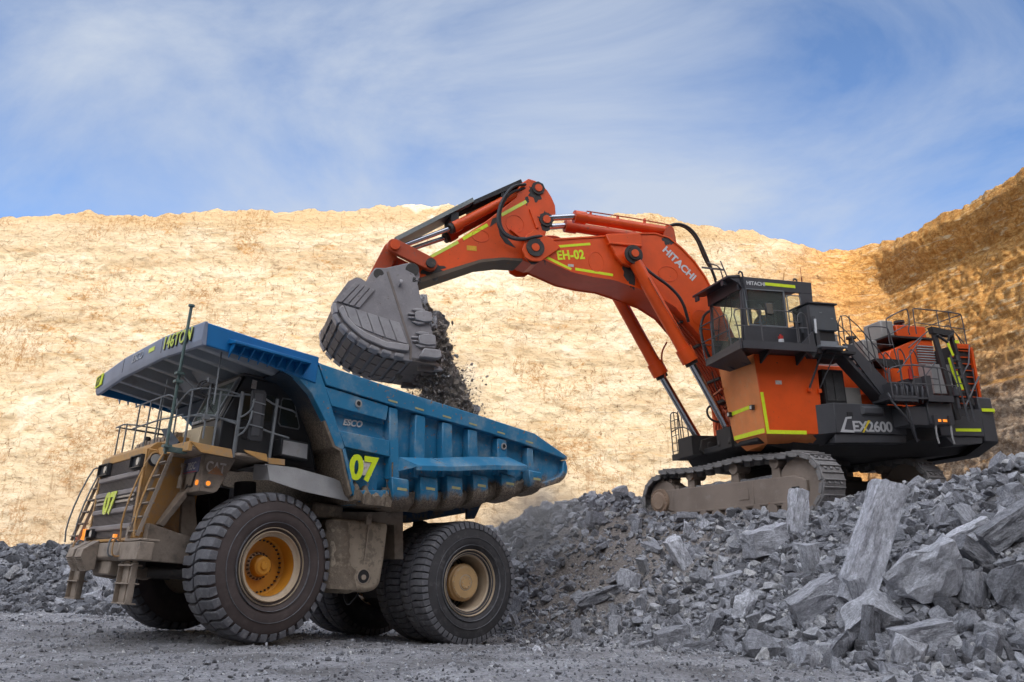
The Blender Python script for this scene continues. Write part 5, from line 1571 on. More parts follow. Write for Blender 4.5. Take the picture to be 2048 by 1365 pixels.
# ---- arm cylinders, above the boom
for sy in (1, -1):
    y = .40 * sy
    a, b, c = Vector((4.15, y, 9.86)), Vector((7.60, y, 10.04)), Vector((8.60, y, 9.88))
    m = MB().cyl(a, b, .17, n=24); m.cyl(b - Vector((.40, .02 * 0, .02)), b, .215, n=24); m.lathe([(.08, -.12), (.2, -.12), (.2, .12), (.08, .12)], a, (0, 1, 0), 20)
    for x_ in (5.0, 6.0, 7.0):
        m.box(x_ - .03, x_ + .03, y - .05, y + .05, 9.98, 10.24)
    ac_ = m.build('arm_cylinder', ORG if sy > 0 else ORGD, exc)
    m = MB().cyl(b, c, .105, n=20); m.build('rod', CHR, ac_)
    m = MB().tube([a + Vector((0, .12, .2)), (5.5, y + .12, 10.16), (7.2, y + .14, 10.22)], .022, 6); m.build('cylinder_pipe', ORGD, ac_)
    m = MB().prism([(4.45, 9.58), (3.95, 9.35), (4.0, 9.86), (4.12, 10.0), (4.3, 9.92)], y - .2, y - .12); m.prism([(4.45, 9.58), (3.95, 9.35), (4.0, 9.86), (4.12, 10.0), (4.3, 9.92)], y + .12, y + .2)
    m.build('cylinder_lug', ORGD, boom)
# ---- bucket cylinders and guard
for sy in (1, -1):
    y = .30 * sy
    a, b, c = Vector((9.15, y, 10.92)), Vector((11.72, y, 9.28)), Vector((13.58, y, 8.38))
    if sy < 0:
        a, b, c = a + Vector((0, 0, -.05)), b + Vector((0, 0, -.08)), c
    d = (b - a).normalized()
    m = MB().cyl(a, b, .15, n=24); m.cyl(b - d * .28, b, .20, n=24)
    bc = m.build('bucket_cylinder', ORGD if sy < 0 else ORG, exc)
    MB().cyl(b, b + d * .12, .17, n=18).build('gland', BLKD, bc)
    MB().cyl(b, c, .075, n=18).build('rod', CHR, bc)
m = MB()
m.loft([[(13.58, s_ * .5, 8.70) for s_ in (-1, 1)] + [(13.50, .5, 8.60), (13.50, -.5, 8.60)], [(11.1, -.5, 10.28), (11.1, .5, 10.28), (11.05, .5, 10.16), (11.05, -.5, 10.16)]])
m.build('rod_guard', mat('chipped_grey_green_guard', (.20, .225, .215), .5, dirt=(.10, .10, .10), amt=.3, scale=3, soft=.15, spots=(.06, .06, .06), spot_amt=.2, spot_scale=14), exc)
m = MB()
m.loft([[(11.1, -.42, 10.20), (11.1, .42, 10.20), (11.05, .42, 10.08), (11.05, -.42, 10.08)], [(9.42, -.42, 11.16), (9.42, .42, 11.16), (9.36, .42, 11.02), (9.36, -.42, 11.02)]])
m.cyl((11.7, .05, 9.75), (9.4, .05, 11.0), .10, n=12); m.box(11.55, 11.8, -.4, .45, 9.35, 9.75); m.box(10.0, 10.1, -.4, .4, 10.3, 10.75)
m.build('upper_guard', BLK2, exc)
# ---- link
def bar2(p, q, r, y0, y1, nm, m_, par):
    p, q = Vector((p[0], 0, p[1])), Vector((q[0], 0, q[1]))
    d = (q - p).normalized(); ang = math.atan2(d.z, d.x)
    pts = [(q.x + r * math.cos(ang + t), q.z + r * math.sin(ang + t)) for t in [math.pi * (-.5 + i / 8) for i in range(9)]]
    pts += [(p.x + r * math.cos(ang + math.pi + t), p.z + r * math.sin(ang + math.pi + t)) for t in [math.pi * (-.5 + i / 8) for i in range(9)]]
    return MB().prism(pts, y0, y1).build(nm, m_, par, bevel=.02)
for sy in (1, -1):
    lk = bar2((13.62, 8.36), (12.53, 7.88), .22, .50 * sy, .68 * sy, 'link_bar', ORGD, exc)
    MB().cyl((13.62, .5 * sy, 8.36), (13.62, .76 * sy, 8.36), .15, n=20).build('pin_cap', ORG, lk)
    MB().cyl((12.53, .5 * sy, 7.88), (12.53, .76 * sy, 7.88), .15, n=20).build('pin_cap', BLKD, lk)
lk = bar2((13.66, 8.34), (14.10, 7.40), .24, -.36, .36, 'bucket_link', ORGD, exc)
m = MB().cyl((13.62, -.6, 8.36), (13.62, .6, 8.36), .13, n=16); m.cyl((13.1, -.75, 7.62), (13.1, .75, 7.62), .2, n=20); m.cyl((14.1, -.7, 7.42), (14.1, .7, 7.42), .15, n=16)
m.build('link_pins', BLKD, exc)
# ---- bucket
OUTL = [(13.07, 6.62), (13.14, 7.04), (13.23, 7.20), (13.51, 7.33), (13.78, 7.36), (14.01, 7.20), (14.35, 6.92), (14.58, 6.85), (14.74, 6.95), (14.87, 6.97), (15.10, 6.83), (15.51, 6.18), (15.52, 6.00), (15.44, 5.76), (15.21, 5.44), (14.89, 5.16), (14.43, 4.88), (13.91, 4.70), (13.35, 4.62), (12.91, 4.60), (12.67, 4.66), (12.66, 5.08), (12.70, 5.49), (12.82, 5.84), (12.95, 6.12)]
bk = MB()
for sy in (1, -1):
    bk.prism(OUTL, 1.42 * sy, 1.50 * sy)
shell = [(14.45, 6.86), (14.85, 6.93), (15.08, 6.80), (15.47, 6.17), (15.48, 6.00), (15.40, 5.78), (15.18, 5.46), (14.87, 5.19), (14.42, 4.92), (13.90, 4.74), (13.35, 4.66), (12.70, 4.66)]
bk.loft([[(x, 1.45, z) for x, z in shell] + [(x + (14.2 - x) * .05, 1.45, z + (5.9 - z) * .06) for x, z in reversed(shell)], [(x, -1.45, z) for x, z in shell] + [(x + (14.2 - x) * .05, -1.45, z + (5.9 - z) * .06) for x, z in reversed(shell)]])
bk.loft([[(14.2, y, 7.1), (13.3, y, 7.1), (13.3, y, 6.95), (14.5, y, 6.8)] for y in (-1.45, 1.45)])
bucket = bk.build('bucket', BUCK, exc, smooth=25)
m = MB()
for y in (.62, -.62):
    m.prism([(13.0, 7.0), (12.86, 7.45), (12.92, 7.75), (13.12, 7.86), (13.34, 7.80), (13.9, 7.62), (14.2, 7.60), (14.34, 7.40), (14.6, 6.9)], y - .07, y + .07)
m.build('bucket_ear', BUCK, bucket, bevel=.02)
# side wear pieces
for sy in (1, -1):
    y0, y1 = 1.50 * sy, 1.56 * sy
    for k in range(4):   # upper block of four bars
        t0, t1 = k / 4 + .012, (k + 1) / 4 - .03
        A0, A1, B0, B1 = Vector((15.42, 6.22)), Vector((14.76, 6.06)), Vector((14.92, 6.80)), Vector((14.34, 6.62))
        q = [A0.lerp(A1, t0), A0.lerp(A1, t1), B0.lerp(B1, t1), B0.lerp(B1, t0)]
        MB().prism([tuple(p) for p in q], y0, y1).build('side_wear_bar', BUCK, bucket, bevel=.008)
    for k in range(5):   # lower panels
        t0, t1 = k / 5 + .006, (k + 1) / 5 - .016
        A0, A1, B0, B1 = Vector((15.20, 6.12)), Vector((13.63, 5.70)), Vector((15.02, 5.62)), Vector((13.40, 5.10))
        q = [A0.lerp(A1, t0), A0.lerp(A1, t1), B0.lerp(B1, t1), B0.lerp(B1, t0)]
        q[2].y -= .05 * math.sin(math.pi * t1); q[3].y -= .05 * math.sin(math.pi * t0)
        MB().prism([tuple(p) for p in q], y0, 1.53 * sy).build('side_wear_plate', BUCKW, bucket, bevel=.006)
    o_ = [(15.38, 5.98), (15.24, 5.70), (15.05, 5.49), (14.66, 5.17), (14.04, 4.93), (13.40, 4.86), (13.38, 5.08), (14.04, 5.13), (14.57, 5.34), (14.92, 5.57), (15.10, 5.78), (15.24, 6.12)]
    MB().prism(o_, y0, 1.60 * sy).build('curved_wear_strip', BUCKW, bucket, bevel=.03)
    MB().prism([(14.02, 7.20), (13.67, 6.09), (13.36, 5.05), (13.37, 4.66), (13.31, 4.66), (13.30, 5.05), (13.61, 6.09), (13.96, 7.22)], y0, 1.515 * sy).build('side_seam', BROWNST, bucket)
    m = MB().lathe([(.05, -.035), (.10, -.035), (.10, .035), (.05, .035)], (13.63, 1.56 * sy, 6.88), (1, 0, .2), 16)
    m.build('lifting_eye', BUCKW, bucket)
    # heel shrouds wrapped round the corner
    heel = [(15.50, 5.98, 80), (15.44, 5.68, 62), (15.24, 5.42, 48), (14.98, 5.20, 38), (14.69, 5.01, 30), (14.38, 4.87, 23), (14.04, 4.77, 14), (13.68, 4.70, 9)]
    for (x, z, an) in heel:
        a = rad(an); ux, uz = math.cos(a), math.sin(a); nx_, nz2 = math.sin(a), -math.cos(a)
        hh = MB()
        c = Vector((x, 0, z)); U_ = Vector((ux, 0, uz)); W_ = Vector((nx_, 0, nz2))
        pr_ = [(-.13, -.10), (.13, -.10), (.13, .05), (-.13, .05)]
        lps = []
        for yy, (n0, n1) in ((1.30, (0.0, .10)), (1.56, (0.0, .10)), (1.62, (-.05, .08)), (1.64, (-.14, .02))):
            lps.append([tuple(c + U_ * s_ * .135 + W_ * (n_ * .55 - .03) + Vector((0, yy * sy, 0))) for s_, n_ in ((-1, n0), (1, n0), (1, n1), (-1, n1))])
        hh.loft(lps)
        hh.build('heel_shroud', BUCKW, bucket, bevel=.02)
    # side cutters on the front edge
    for (x, z) in ((13.02, 5.92), (12.92, 5.24)):
        cc = MB()
        cc.prism([(x + .20, z + .12), (x - .08, z + .17), (x - .28, z + .13), (x - .30, z - .14), (x - .06, z - .17), (x + .20, z - .12)], 1.36 * sy, 1.62 * sy)
        for dz in (.17, -.17):
            cc.prism([(x + .30, z + dz + .02), (x + .14, z + dz * 1.45), (x - .12, z + dz * 1.25), (x - .05, z + dz * .8), (x + .14, z + dz * .85)], 1.45 * sy, 1.58 * sy)
        cc.prism([(x + .40, z + .09), (x + .2, z + .09), (x + .2, z + .03), (x + .40, z + .03)], 1.48 * sy, 1.58 * sy); cc.prism([(x + .38, z - .02), (x + .2, z - .02), (x + .2, z - .08), (x + .38, z - .08)], 1.48 * sy, 1.58 * sy)
        cc.build('side_cutter', BUCKW, bucket, bevel=.02)
    cc = MB().prism([(13.12, 4.72), (12.62, 4.68), (12.46, 4.74), (12.50, 4.95), (12.98, 4.98)], 1.35 * sy, 1.66 * sy)
    cc.prism([(12.98, 5.0), (12.62, 5.0), (12.60, 5.22), (12.90, 5.22)], 1.4 * sy, 1.58 * sy)
    cc.build('corner_shroud', BUCKW, bucket, bevel=.03)
text('B-2', .17, BLKD, bucket, (13.28, 1.503, 6.98), (-1, 0, -.12), (-.1, 0, 1), 'weld_lettering', .01, 0, 1.1, .004)
# floor wear plates: three rows following the curve
seg_ = [(15.50, 6.05), (15.44, 5.78), (15.30, 5.55), (15.10, 5.33), (14.87, 5.13), (14.60, 4.97), (14.30, 4.84), (14.0, 4.74), (13.68, 4.67), (13.35, 4.62)]
for i in range(len(seg_) - 1):
    a, b = Vector((seg_[i][0], 0, seg_[i][1])), Vector((seg_[i + 1][0], 0, seg_[i + 1][1]))
    d = (b - a).normalized(); n_ = Vector((-d.z, 0, d.x))
    if n_.z > 0: n_ = -n_
    a2, b2 = a.lerp(b, .10), a.lerp(b, .78)
    for (ya, yb) in ((-1.36, -.70), (-.62, .30), (.38, 1.22)):
        q = [a2 + n_ * .0, b2 + n_ * .0, b2 + n_ * .035, a2 + n_ * .035]
        MB().prism([(p.x, p.z) for p in q], ya, yb).build('floor_wear_plate', BROWNST, bucket, bevel=.006)
m = MB()
m.loft([[(13.3, y, 4.62), (12.62 - (.35 if abs(y) < 1 else 0), y, 4.52), (12.60 - (.35 if abs(y) < 1 else 0), y, 4.64), (13.3, y, 4.74)] for y in (-1.5, -.9, .9, 1.5)])
m.build('lip', BROWNST, bucket, bevel=.01)
for y in (-1.2, -.6, 0, .6, 1.15):
    xx = 12.72 - (.25 if abs(y) < 1 else .02)
    t = MB().prism([(xx + .35, 4.44), (xx - .1, 4.42), (xx - .12, 4.70), (xx + .3, 4.76)], y - .13, y + .13)
    o_ = t.build('tooth_adapter', BROWNST, bucket, bevel=.03)
    t = MB().loft([[(xx - .08, y - .11, 4.44), (xx - .08, y + .11, 4.44), (xx - .08, y + .11, 4.68), (xx - .08, y - .11, 4.68)], [(xx - .36, y - .08, 4.44), (xx - .36, y + .08, 4.44), (xx - .36, y + .08, 4.50), (xx - .36, y - .08, 4.50)]])
    t.build('tooth', BUCKW, bucket, bevel=.015)

# ---- hoses
def hose(pts, r=.045, n=3, par=exc, nm='hydraulic_hose', m_=HOSE):
    return MB().tube(pts, r, 8, n).build(nm, m_, par)
hose([(9.30, .5, 10.95), (9.75, .62, 10.80), (10.08, .70, 10.42), (10.34, .75, 9.84), (10.40, .78, 9.34), (10.20, .80, 8.95), (9.68, .82, 8.83), (9.1, .8, 9.05), (8.8, .7, 9.1)], .05)
hose([(9.30, .42, 10.85), (9.9, .58, 10.55), (10.22, .62, 10.0), (10.30, .66, 9.4), (10.10, .68, 9.03), (9.6, .70, 8.92), (9.1, .66, 9.12), (8.8, .55, 9.1)], .045)
hose([(4.1, .45, 10.05), (3.8, .5, 10.16), (3.37, .5, 10.08), (3.05, .5, 9.75), (2.80, .5, 9.1), (2.62, .5, 8.6), (2.50, .5, 8.2)], .05)
hose([(4.1, .25, 10.08), (3.7, .3, 10.22), (3.3, .3, 10.12), (2.95, .3, 9.75), (2.72, .3, 9.0), (2.45, .3, 8.6), (2.35, .3, 8.1)], .045)
hose([(5.42, .80, 8.36), (5.15, .95, 8.02), (4.55, 1.0, 7.62), (4.15, 1.0, 7.15), (3.96, .9, 6.5)], .05)
hose([(3.0, .9, 7.0), (3.55, 1.2, 6.7), (3.80, 1.3, 6.2), (3.72, 1.3, 5.6), (3.3, 1.1, 5.0)], .045)
hose([(3.0, .6, 3.9), (3.5, .7, 3.7), (3.4, .7, 3.3), (2.9, .8, 3.2)], .035)
m = MB()
m.tube([(2.9, .72, 8.72), (2.55, .9, 8.55), (2.50, .9, 8.25), (2.40, .9, 7.9), (2.2, .9, 7.55)], .025, 6, 1); m.tube([(2.50, .9, 8.75), (2.35, 1.0, 8.1), (2.15, 1.0, 7.55)], .025, 6, 1)
m.beam((3.0, .5, 8.62), (2.4, .95, 8.42), .04, .06)
m.build('boom_side_pipe', RAILD, boom)

# ---- upper structure
m = MB()
m.loft([[(3.0, -1.6, 2.55), (3.0, 2.6, 2.55), (3.0, 2.6, 2.35), (3.0, -1.6, 2.35)], [(1.9, -3.1, 2.55), (1.9, 3.0, 2.55), (1.9, 2.6, 2.05), (1.9, -2.9, 2.05)], [(0, -3.1, 2.55), (0, 3.1, 2.55), (0, 2.5, 1.92), (0, -2.9, 1.92)], [(-3.5, -3.1, 2.55), (-3.5, 3.1, 2.55), (-3.5, 2.3, 1.95), (-3.5, -2.9, 1.95)], [(-6.1, -2.8, 2.55), (-6.1, 2.8, 2.55), (-6.1, 2.3, 2.15), (-6.1, -2.7, 2.15)]])
m.build('revolving_frame', BLK2, exc, bevel=.03, smooth=0)
m = MB()
for q in (1.0, .2, -.8, -1.8, -2.8):
    m.beam((q, 2.8, 2.42), (q + .9, 2.2, 2.06), .08, .06)
m.box(2.2, 3.4, -1.4, -.5, 2.35, 3.0); m.box(2.2, 3.1, .55, 1.35, 2.35, 3.0)
m.build('frame_gusset', BLK2, exc)
m = MB(); m.prism([(2.3, 3.05), (3.05, 2.85), (3.15, 2.5), (2.9, 2.3), (2.2, 2.3)], -.60, -.44); m.prism([(2.3, 3.05), (3.05, 2.85), (3.15, 2.5), (2.9, 2.3), (2.2, 2.3)], -1.5, -1.34); m.prism([(2.3, 3.05), (3.05, 2.85), (3.15, 2.5), (2.9, 2.3), (2.2, 2.3)], .60, .72); m.prism([(2.3, 3.05), (3.05, 2.85), (3.15, 2.5), (2.9, 2.3), (2.2, 2.3)], 1.2, 1.32)
m.cyl((2.72, -1.55, 2.63), (2.72, -.4, 2.63), .16, n=16); m.cyl((2.72, .55, 2.63), (2.72, 1.4, 2.63), .16, n=16)
m.build('cylinder_foot', BLKD, exc, bevel=.02)
# cab tower
m = MB()
m.loft([[(3.05, 1.45, 2.52), (3.05, 3.11, 2.50), (1.0, 3.11, 2.50), (1.0, 1.45, 2.52)], [(3.18, 1.20, 4.92), (3.18, 3.11, 4.92), (.88, 3.11, 4.92), (.88, 1.20, 4.92)]])
tw = m.build('cab_tower', ORG, exc, bevel=.02)
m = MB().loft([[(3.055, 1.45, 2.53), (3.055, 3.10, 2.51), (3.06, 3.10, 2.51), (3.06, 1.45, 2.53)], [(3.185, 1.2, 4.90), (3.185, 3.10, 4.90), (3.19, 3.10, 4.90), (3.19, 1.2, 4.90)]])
m.build('tower_front', ORG_LIT, tw)  # paler sheet painting bounced light onto the tower's front face
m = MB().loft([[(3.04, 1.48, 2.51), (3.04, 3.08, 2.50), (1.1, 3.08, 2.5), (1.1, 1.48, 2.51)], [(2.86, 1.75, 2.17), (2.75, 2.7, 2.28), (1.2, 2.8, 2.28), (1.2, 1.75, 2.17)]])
m.build('tower_foot', ORG_LIT, tw)  # foot shares the paler bounce-lit colour
tape((3.05, 3.74), (2.99, 2.60), .11, 3.113, tw); tape((3.04, 2.55), (1.62, 2.55), .115, 3.113, tw)
def tape_x(p, q, w_, x, par, m_=FLUO):
    return MB().hexa([(x[0], p[0], p[1] - w_ / 2), (x[0], q[0], q[1] - w_ / 2), (x[0] + .006, q[0], q[1] - w_ / 2), (x[0] + .006, p[0], p[1] - w_ / 2), (x[1], p[0], p[1] + w_ / 2), (x[1], q[0], q[1] + w_ / 2), (x[1] + .006, q[0], q[1] + w_ / 2), (x[1] + .006, p[0], p[1] + w_ / 2)]).build('reflective_tape', m_, par)
tape_x((1.48, 2.60), (3.06, 2.60), .13, (3.063, 3.069), tw)
tape_x((1.55, 3.36), (2.62, 3.40), .11, (3.104, 3.110), tw)
for y_ in (1.50, 2.72):
    m = MB().box(3.12, 3.22, y_ - .06, y_ + .06, 3.28, 3.42); m.build('work_lamp', BLKD, tw)
    MB().box(3.22, 3.225, y_ - .045, y_ + .045, 3.30, 3.40).build('lamp_lens', LENS, tw)
MB().box(2.30, 2.52, 3.112, 3.116, 4.00, 4.12).build('white_notice', OFFW, tw)
m = MB()
for x_, z0 in ((1.35, 3.88), (.98, 3.86)):
    m.box(x_ - .06, x_ + .06, 3.11, 3.18, z0 - .08, z0 + .04)
m.build('strut_foot', ORG, tw)
m = MB().beam((1.35, 3.16, 3.9), (1.05, 3.6, 5.0), .05, .05); m.build('strut', CHAR, tw)
m = MB().beam((.98, 3.16, 3.9), (.55, 3.6, 5.0), .03, .03); m.build('strut', CHAR, tw)
# cab
CS = [(3.38, 7.38), (.70, 7.38), (.78, 6.7), (.80, 5.12), (3.28, 5.12), (3.36, 5.3), (3.30, 6.98)]
m = MB()
side = [(3.40, 7.38), (.70, 7.38), (.80, 5.12), (3.42, 5.12), (3.27, 6.95)]
# walls as strips around the window openings
def wallstrip(pts, y0, y1): m.prism(pts, y0, y1)
for y0, y1 in ((3.03, 3.09), (1.22, 1.28)):
    wallstrip([(3.40, 7.38), (.70, 7.38), (.72, 6.99), (3.32, 6.99)], y0, y1)
    wallstrip([(3.42, 5.12), (.80, 5.12), (.79, 5.82), (3.38, 5.82)], y0, y1)
    wallstrip([(1.20, 6.99), (.72, 6.99), (.79, 5.82), (1.22, 5.82)], y0, y1)
    wallstrip([(1.86, 6.99), (1.76, 6.99), (1.78, 5.82), (1.88, 5.82)], y0, y1)
    wallstrip([(3.32, 6.99), (3.26, 6.99), (3.24, 5.82), (3.38, 5.82)], y0, y1)
m.loft([[(3.40, 1.28, 7.30), (3.40, 3.03, 7.30), (3.40, 3.03, 7.38), (3.40, 1.28, 7.38)], [(.70, 1.28, 7.30), (.70, 3.03, 7.30), (.70, 3.03, 7.38), (.70, 1.28, 7.38)]])
m.box(.74, .80, 1.28, 3.03, 5.12, 6.2); m.box(.72, .78, 1.28, 1.6, 6.2, 7.3); m.box(.72, .78, 2.7, 3.03, 6.2, 7.3)
m.box(.80, 3.36, 1.28, 3.03, 5.12, 5.18)
m.box(3.34, 3.42, 1.28, 3.03, 6.95, 7.30)
m.loft([[(3.38, y - .04, 5.15), (3.46, y - .04, 5.15), (3.46, y + .04, 5.15), (3.38, y + .04, 5.15)] if k == 0 else [(3.26, y - .04, 6.97), (3.34, y - .04, 6.97), (3.34, y + .04, 6.97), (3.26, y + .04, 6.97)] for y in (2.99,) for k in (0, 1)])
m.loft([[(3.38, 1.28, 5.15), (3.46, 1.28, 5.15), (3.46, 1.36, 5.15), (3.38, 1.36, 5.15)], [(3.26, 1.28, 6.97), (3.34, 1.28, 6.97), (3.34, 1.36, 6.97), (3.26, 1.36, 6.97)]])
ecab = m.build('cab', CHAR, exc, bevel=.01)
m = MB().loft([[(3.36, 1.05, 7.42), (3.36, 3.12, 7.42), (3.36, 3.12, 7.36), (3.36, 1.05, 7.36)], [(3.82, 1.05, 7.36), (3.82, 3.12, 7.36), (3.82, 3.12, 7.30), (3.82, 1.05, 7.30)]])
m.box(3.74, 3.80, 1.15, 1.35, 7.12, 7.28); m.box(3.70, 3.82, 2.72, 2.86, 7.14, 7.28)
m.build('visor', CHAR, ecab)
m = MB().prism([(3.36, 7.38), (3.75, 7.34), (3.75, 7.30), (3.42, 7.16), (3.30, 6.98)], 3.04, 3.09); m.build('visor_cheek', CHAR, ecab)
CG = bpy.data.materials.new('greenish_cab_glass'); CG.use_nodes = True
_p = CG.node_tree.nodes['Principled BSDF']
_p.inputs['Base Color'].default_value = (.80, .88, .80, 1); _p.inputs['Roughness'].default_value = .03; _p.inputs['Transmission Weight'].default_value = .92; _p.inputs['IOR'].default_value = 1.1
for pts, nm in (([(3.24, 6.95), (1.84, 6.97), (1.86, 5.86), (3.20, 5.86)], 'side_window'), ([(1.74, 6.90), (1.24, 6.90), (1.26, 5.98), (1.76, 5.98)], 'side_window')):
    for y_ in (3.05, 1.24):
        MB().prism(pts, y_, y_ + .012).build(nm, CG, ecab)
    window(pts, 3.078, ecab, th=.02, depth=.02, glass=CG, fm=CHARP) if False else None
def ring_frame(pts, y, wd, dp, m_, par, nm='window_frame'):
    b = MB()
    n = len(pts)
    for i in range(n):
        a_, b_ = pts[i], pts[(i + 1) % n]
        b.beam((a_[0], y, a_[1]), (b_[0], y, b_[1]), wd, dp, (0, 1, 0))
    return b.build(nm, m_, par)
ring_frame([(3.26, 6.98), (1.82, 7.0), (1.84, 5.84), (3.20, 5.84)], 3.10, .03, .03, RAILM, ecab)
ring_frame([(1.72, 6.88), (1.26, 6.89), (1.22, 6.80), (1.23, 6.08), (1.30, 6.02), (1.72, 6.02)], 3.10, .025, .03, RAILM, ecab)
MB().loft([[(3.42, 1.36, 5.20), (3.43, 1.36, 5.20), (3.31, 1.36, 6.95), (3.30, 1.36, 6.95)], [(3.42, 2.95, 5.20), (3.43, 2.95, 5.20), (3.31, 2.95, 6.95), (3.30, 2.95, 6.95)]]).build('windscreen', CG, ecab)
m = MB()
m.tube([(3.5, 2.5, 6.9), (3.5, 2.2, 6.3), (3.52, 2.45, 5.5)], .018, 5); m.tube([(3.5, 2.7, 6.95), (3.48, 2.65, 6.3), (3.52, 2.3, 5.6)], .014, 5); m.tube([(3.5, 1.6, 6.95), (3.5, 2.0, 6.4), (3.52, 1.8, 5.6)], .016, 5)
m.build('wiper', BLKL, ecab)
text('HITACHI', .165, WHT, ecab, (3.14, 3.093, 7.13), (-1, 0, 0), (0, 0, 1), 'maker_lettering', .003, 0, 1.05, .004)
tape((2.46, 7.20), (1.34, 7.19), .10, 3.093, ecab)
m = MB()
m.tube([(3.20, 3.12, 6.6), (3.28, 3.14, 7.4), (3.30, 3.14, 7.5), (3.38, 3.14, 7.52), (3.42, 3.14, 7.44)], .03, 6, 1); m.tube([(1.1, 2.9, 7.38), (1.1, 2.9, 7.5), (1.18, 2.9, 7.54), (1.22, 2.9, 7.48)], .03, 6, 1)
m.build('roof_hook', CHAR, ecab)
m = MB().cyl((.90, 2.9, 7.38), (.90, 2.9, 7.95), .008, n=5); m.cyl((.90, 2.9, 7.38), (.90, 2.9, 7.60), .02, n=6)
m.build('aerial', plain('dark_red_aerial', (.16, .02, .02)), ecab)
m = MB().box(1.98, 2.5, 2.1, 2.66, 5.18, 5.76); m.box(1.90, 2.04, 2.1, 2.66, 5.7, 6.45); m.box(2.2, 2.9, 1.4, 1.65, 5.18, 5.85)
m.build('operator_seat', BLKL, ecab, bevel=.03)
# walkway
m = MB()
m.prism([(3.40, 1.75), (4.05, 1.85), (4.12, 3.75), (3.95, 3.82), (1.40, 3.82), (1.40, 3.10), (3.42, 3.10)], 4.96, 5.02, 'z')
wk = m.build('walkway', CHAR, exc, bevel=.005)
m = MB()
m.box(1.45, 4.02, 3.78, 3.83, 4.88, 5.12)
m.hexa([(3.98, 1.8, 4.80), (4.06, 3.82, 4.86), (4.12, 3.82, 4.86), (4.04, 1.8, 4.80), (3.98, 1.8, 5.00), (4.06, 3.82, 5.12), (4.12, 3.82, 5.12), (4.04, 1.8, 5.00)])
m.prism([(3.4, 4.96), (4.0, 4.96), (3.3, 4.62), (3.2, 4.7)], 2.1, 2.2); m.prism([(3.4, 4.96), (4.0, 4.96), (3.3, 4.62), (3.2, 4.7)], 2.8, 2.9)
m.prism([(3.5, 4.5), (3.45, 4.96), (4.02, 4.96)], 2.3, 3.7) if False else None
m.add([(3.2, 1.8, 4.66), (3.25, 3.05, 4.62), (4.08, 3.80, 4.86), (4.0, 1.8, 4.82)], [(0, 1, 2, 3)])
m.build('walkway_edge', CHAR, wk)
m = MB()
for x_ in (3.0, 1.7):
    m.add([(x_, 3.12, 4.95), (x_, 3.75, 4.95), (x_, 3.12, 4.62), (x_ - .06, 3.12, 4.95), (x_ - .06, 3.75, 4.95), (x_ - .06, 3.12, 4.62)], [(0, 1, 2), (5, 4, 3), (0, 3, 4, 1), (1, 4, 5, 2), (2, 5, 3, 0)])
m.build('walkway_bracket', BLK2, wk)
def R_(pts, r=.019, sm=1, nm='handrail', par=exc): return MB().tube(pts, r, 6, sm).build(nm, RAILD, par)
R_([(2.06, 3.8, 5.1), (2.06, 3.8, 5.95), (2.14, 3.8, 6.09), (2.3, 3.8, 6.10), (3.9, 3.8, 6.10), (4.25, 3.82, 6.0), (4.10, 3.78, 5.5), (4.08, 3.78, 5.05)])
R_([(2.08, 3.8, 5.58), (4.22, 3.8, 5.56)], sm=0)
R_([(3.30, 3.8, 5.1), (3.30, 3.8, 6.1)], sm=0)
R_([(4.06, 1.85, 4.95), (4.12, 1.75, 6.0), (4.12, 1.8, 6.07), (4.12, 3.2, 6.07), (4.10, 3.3, 6.0), (4.10, 3.35, 5.0)])
R_([(4.1, 1.8, 5.55), (4.1, 3.3, 5.55)], sm=0); R_([(4.08, 2.4, 5.0), (4.12, 2.4, 6.07)], sm=0)
R_([(3.4, 1.75, 6.0), (4.1, 1.78, 6.03)], sm=0); R_([(3.4, 1.75, 5.5), (4.08, 1.8, 5.5)], sm=0)
R_([(2.0, 3.8, 5.1), (2.0, 3.8, 5.9), (1.9, 3.8, 6.08), (1.75, 3.8, 6.08), (1.65, 3.8, 5.95), (1.65, 3.8, 5.1)])
R_([(1.98, 3.8, 5.6), (1.66, 3.8, 5.62)], sm=0)
m = MB().box(2.90, 3.16, 3.86, 3.93, 5.92, 6.28); mm_ = m.build('mirror', BLKL, exc, bevel=.02)
MB().box(2.92, 3.14, 3.93, 3.936, 5.94, 6.26).build('mirror_glass', plain('mirror_glass', (.35, .4, .45), .1, .8), mm_)
m = MB().cyl((2.28, 3.30, 5.14), (2.28, 3.30, 5.46), .08, n=16); m.cyl((2.28, 3.30, 5.46), (2.28, 3.30, 5.52), .03, n=8)
fe = m.build('fire_extinguisher', RED, exc)
MB().cyl((2.28, 3.30, 5.26), (2.28, 3.30, 5.36), .083, n=16).build('white_label_band', WHT, fe)
# box beside the cab and its frame
m = MB().box(.34, 1.32, 2.75, 3.58, 5.66, 6.50); bx = m.build('equipment_box', mat('slate_box_paint', (.085, .092, .10), .5, dirt=(.15, .15, .15), amt=.3, scale=2, soft=.3), exc, bevel=.015)
m = MB().box(.28, 1.38, 2.70, 3.64, 6.50, 6.54); m.build('box_lid', CHAR, bx)
m = MB().box(.42, 1.30, 2.8, 3.5, 5.32, 5.66); m.build('box_recess', BLKL, bx)
m = MB().box(.30, 1.28, 3.2, 3.85, 5.06, 5.12); m.box(.36, 1.14, 3.5, 3.56, 5.12, 5.32); m.box(1.14, 1.2, 3.2, 3.56, 5.06, 5.4); m.box(.36, .42, 3.2, 3.56, 5.1, 5.34)
m.build('box_step', plain('light_grey_step', (.22, .235, .25), .5), bx)
for x_, z_ in ((.92, 6.22), (.52, 6.05)):
    MB().box(x_ - .05, x_ + .05, 3.582, 3.59, z_ - .02, z_ + .02).build('box_latch', RAILM, bx)
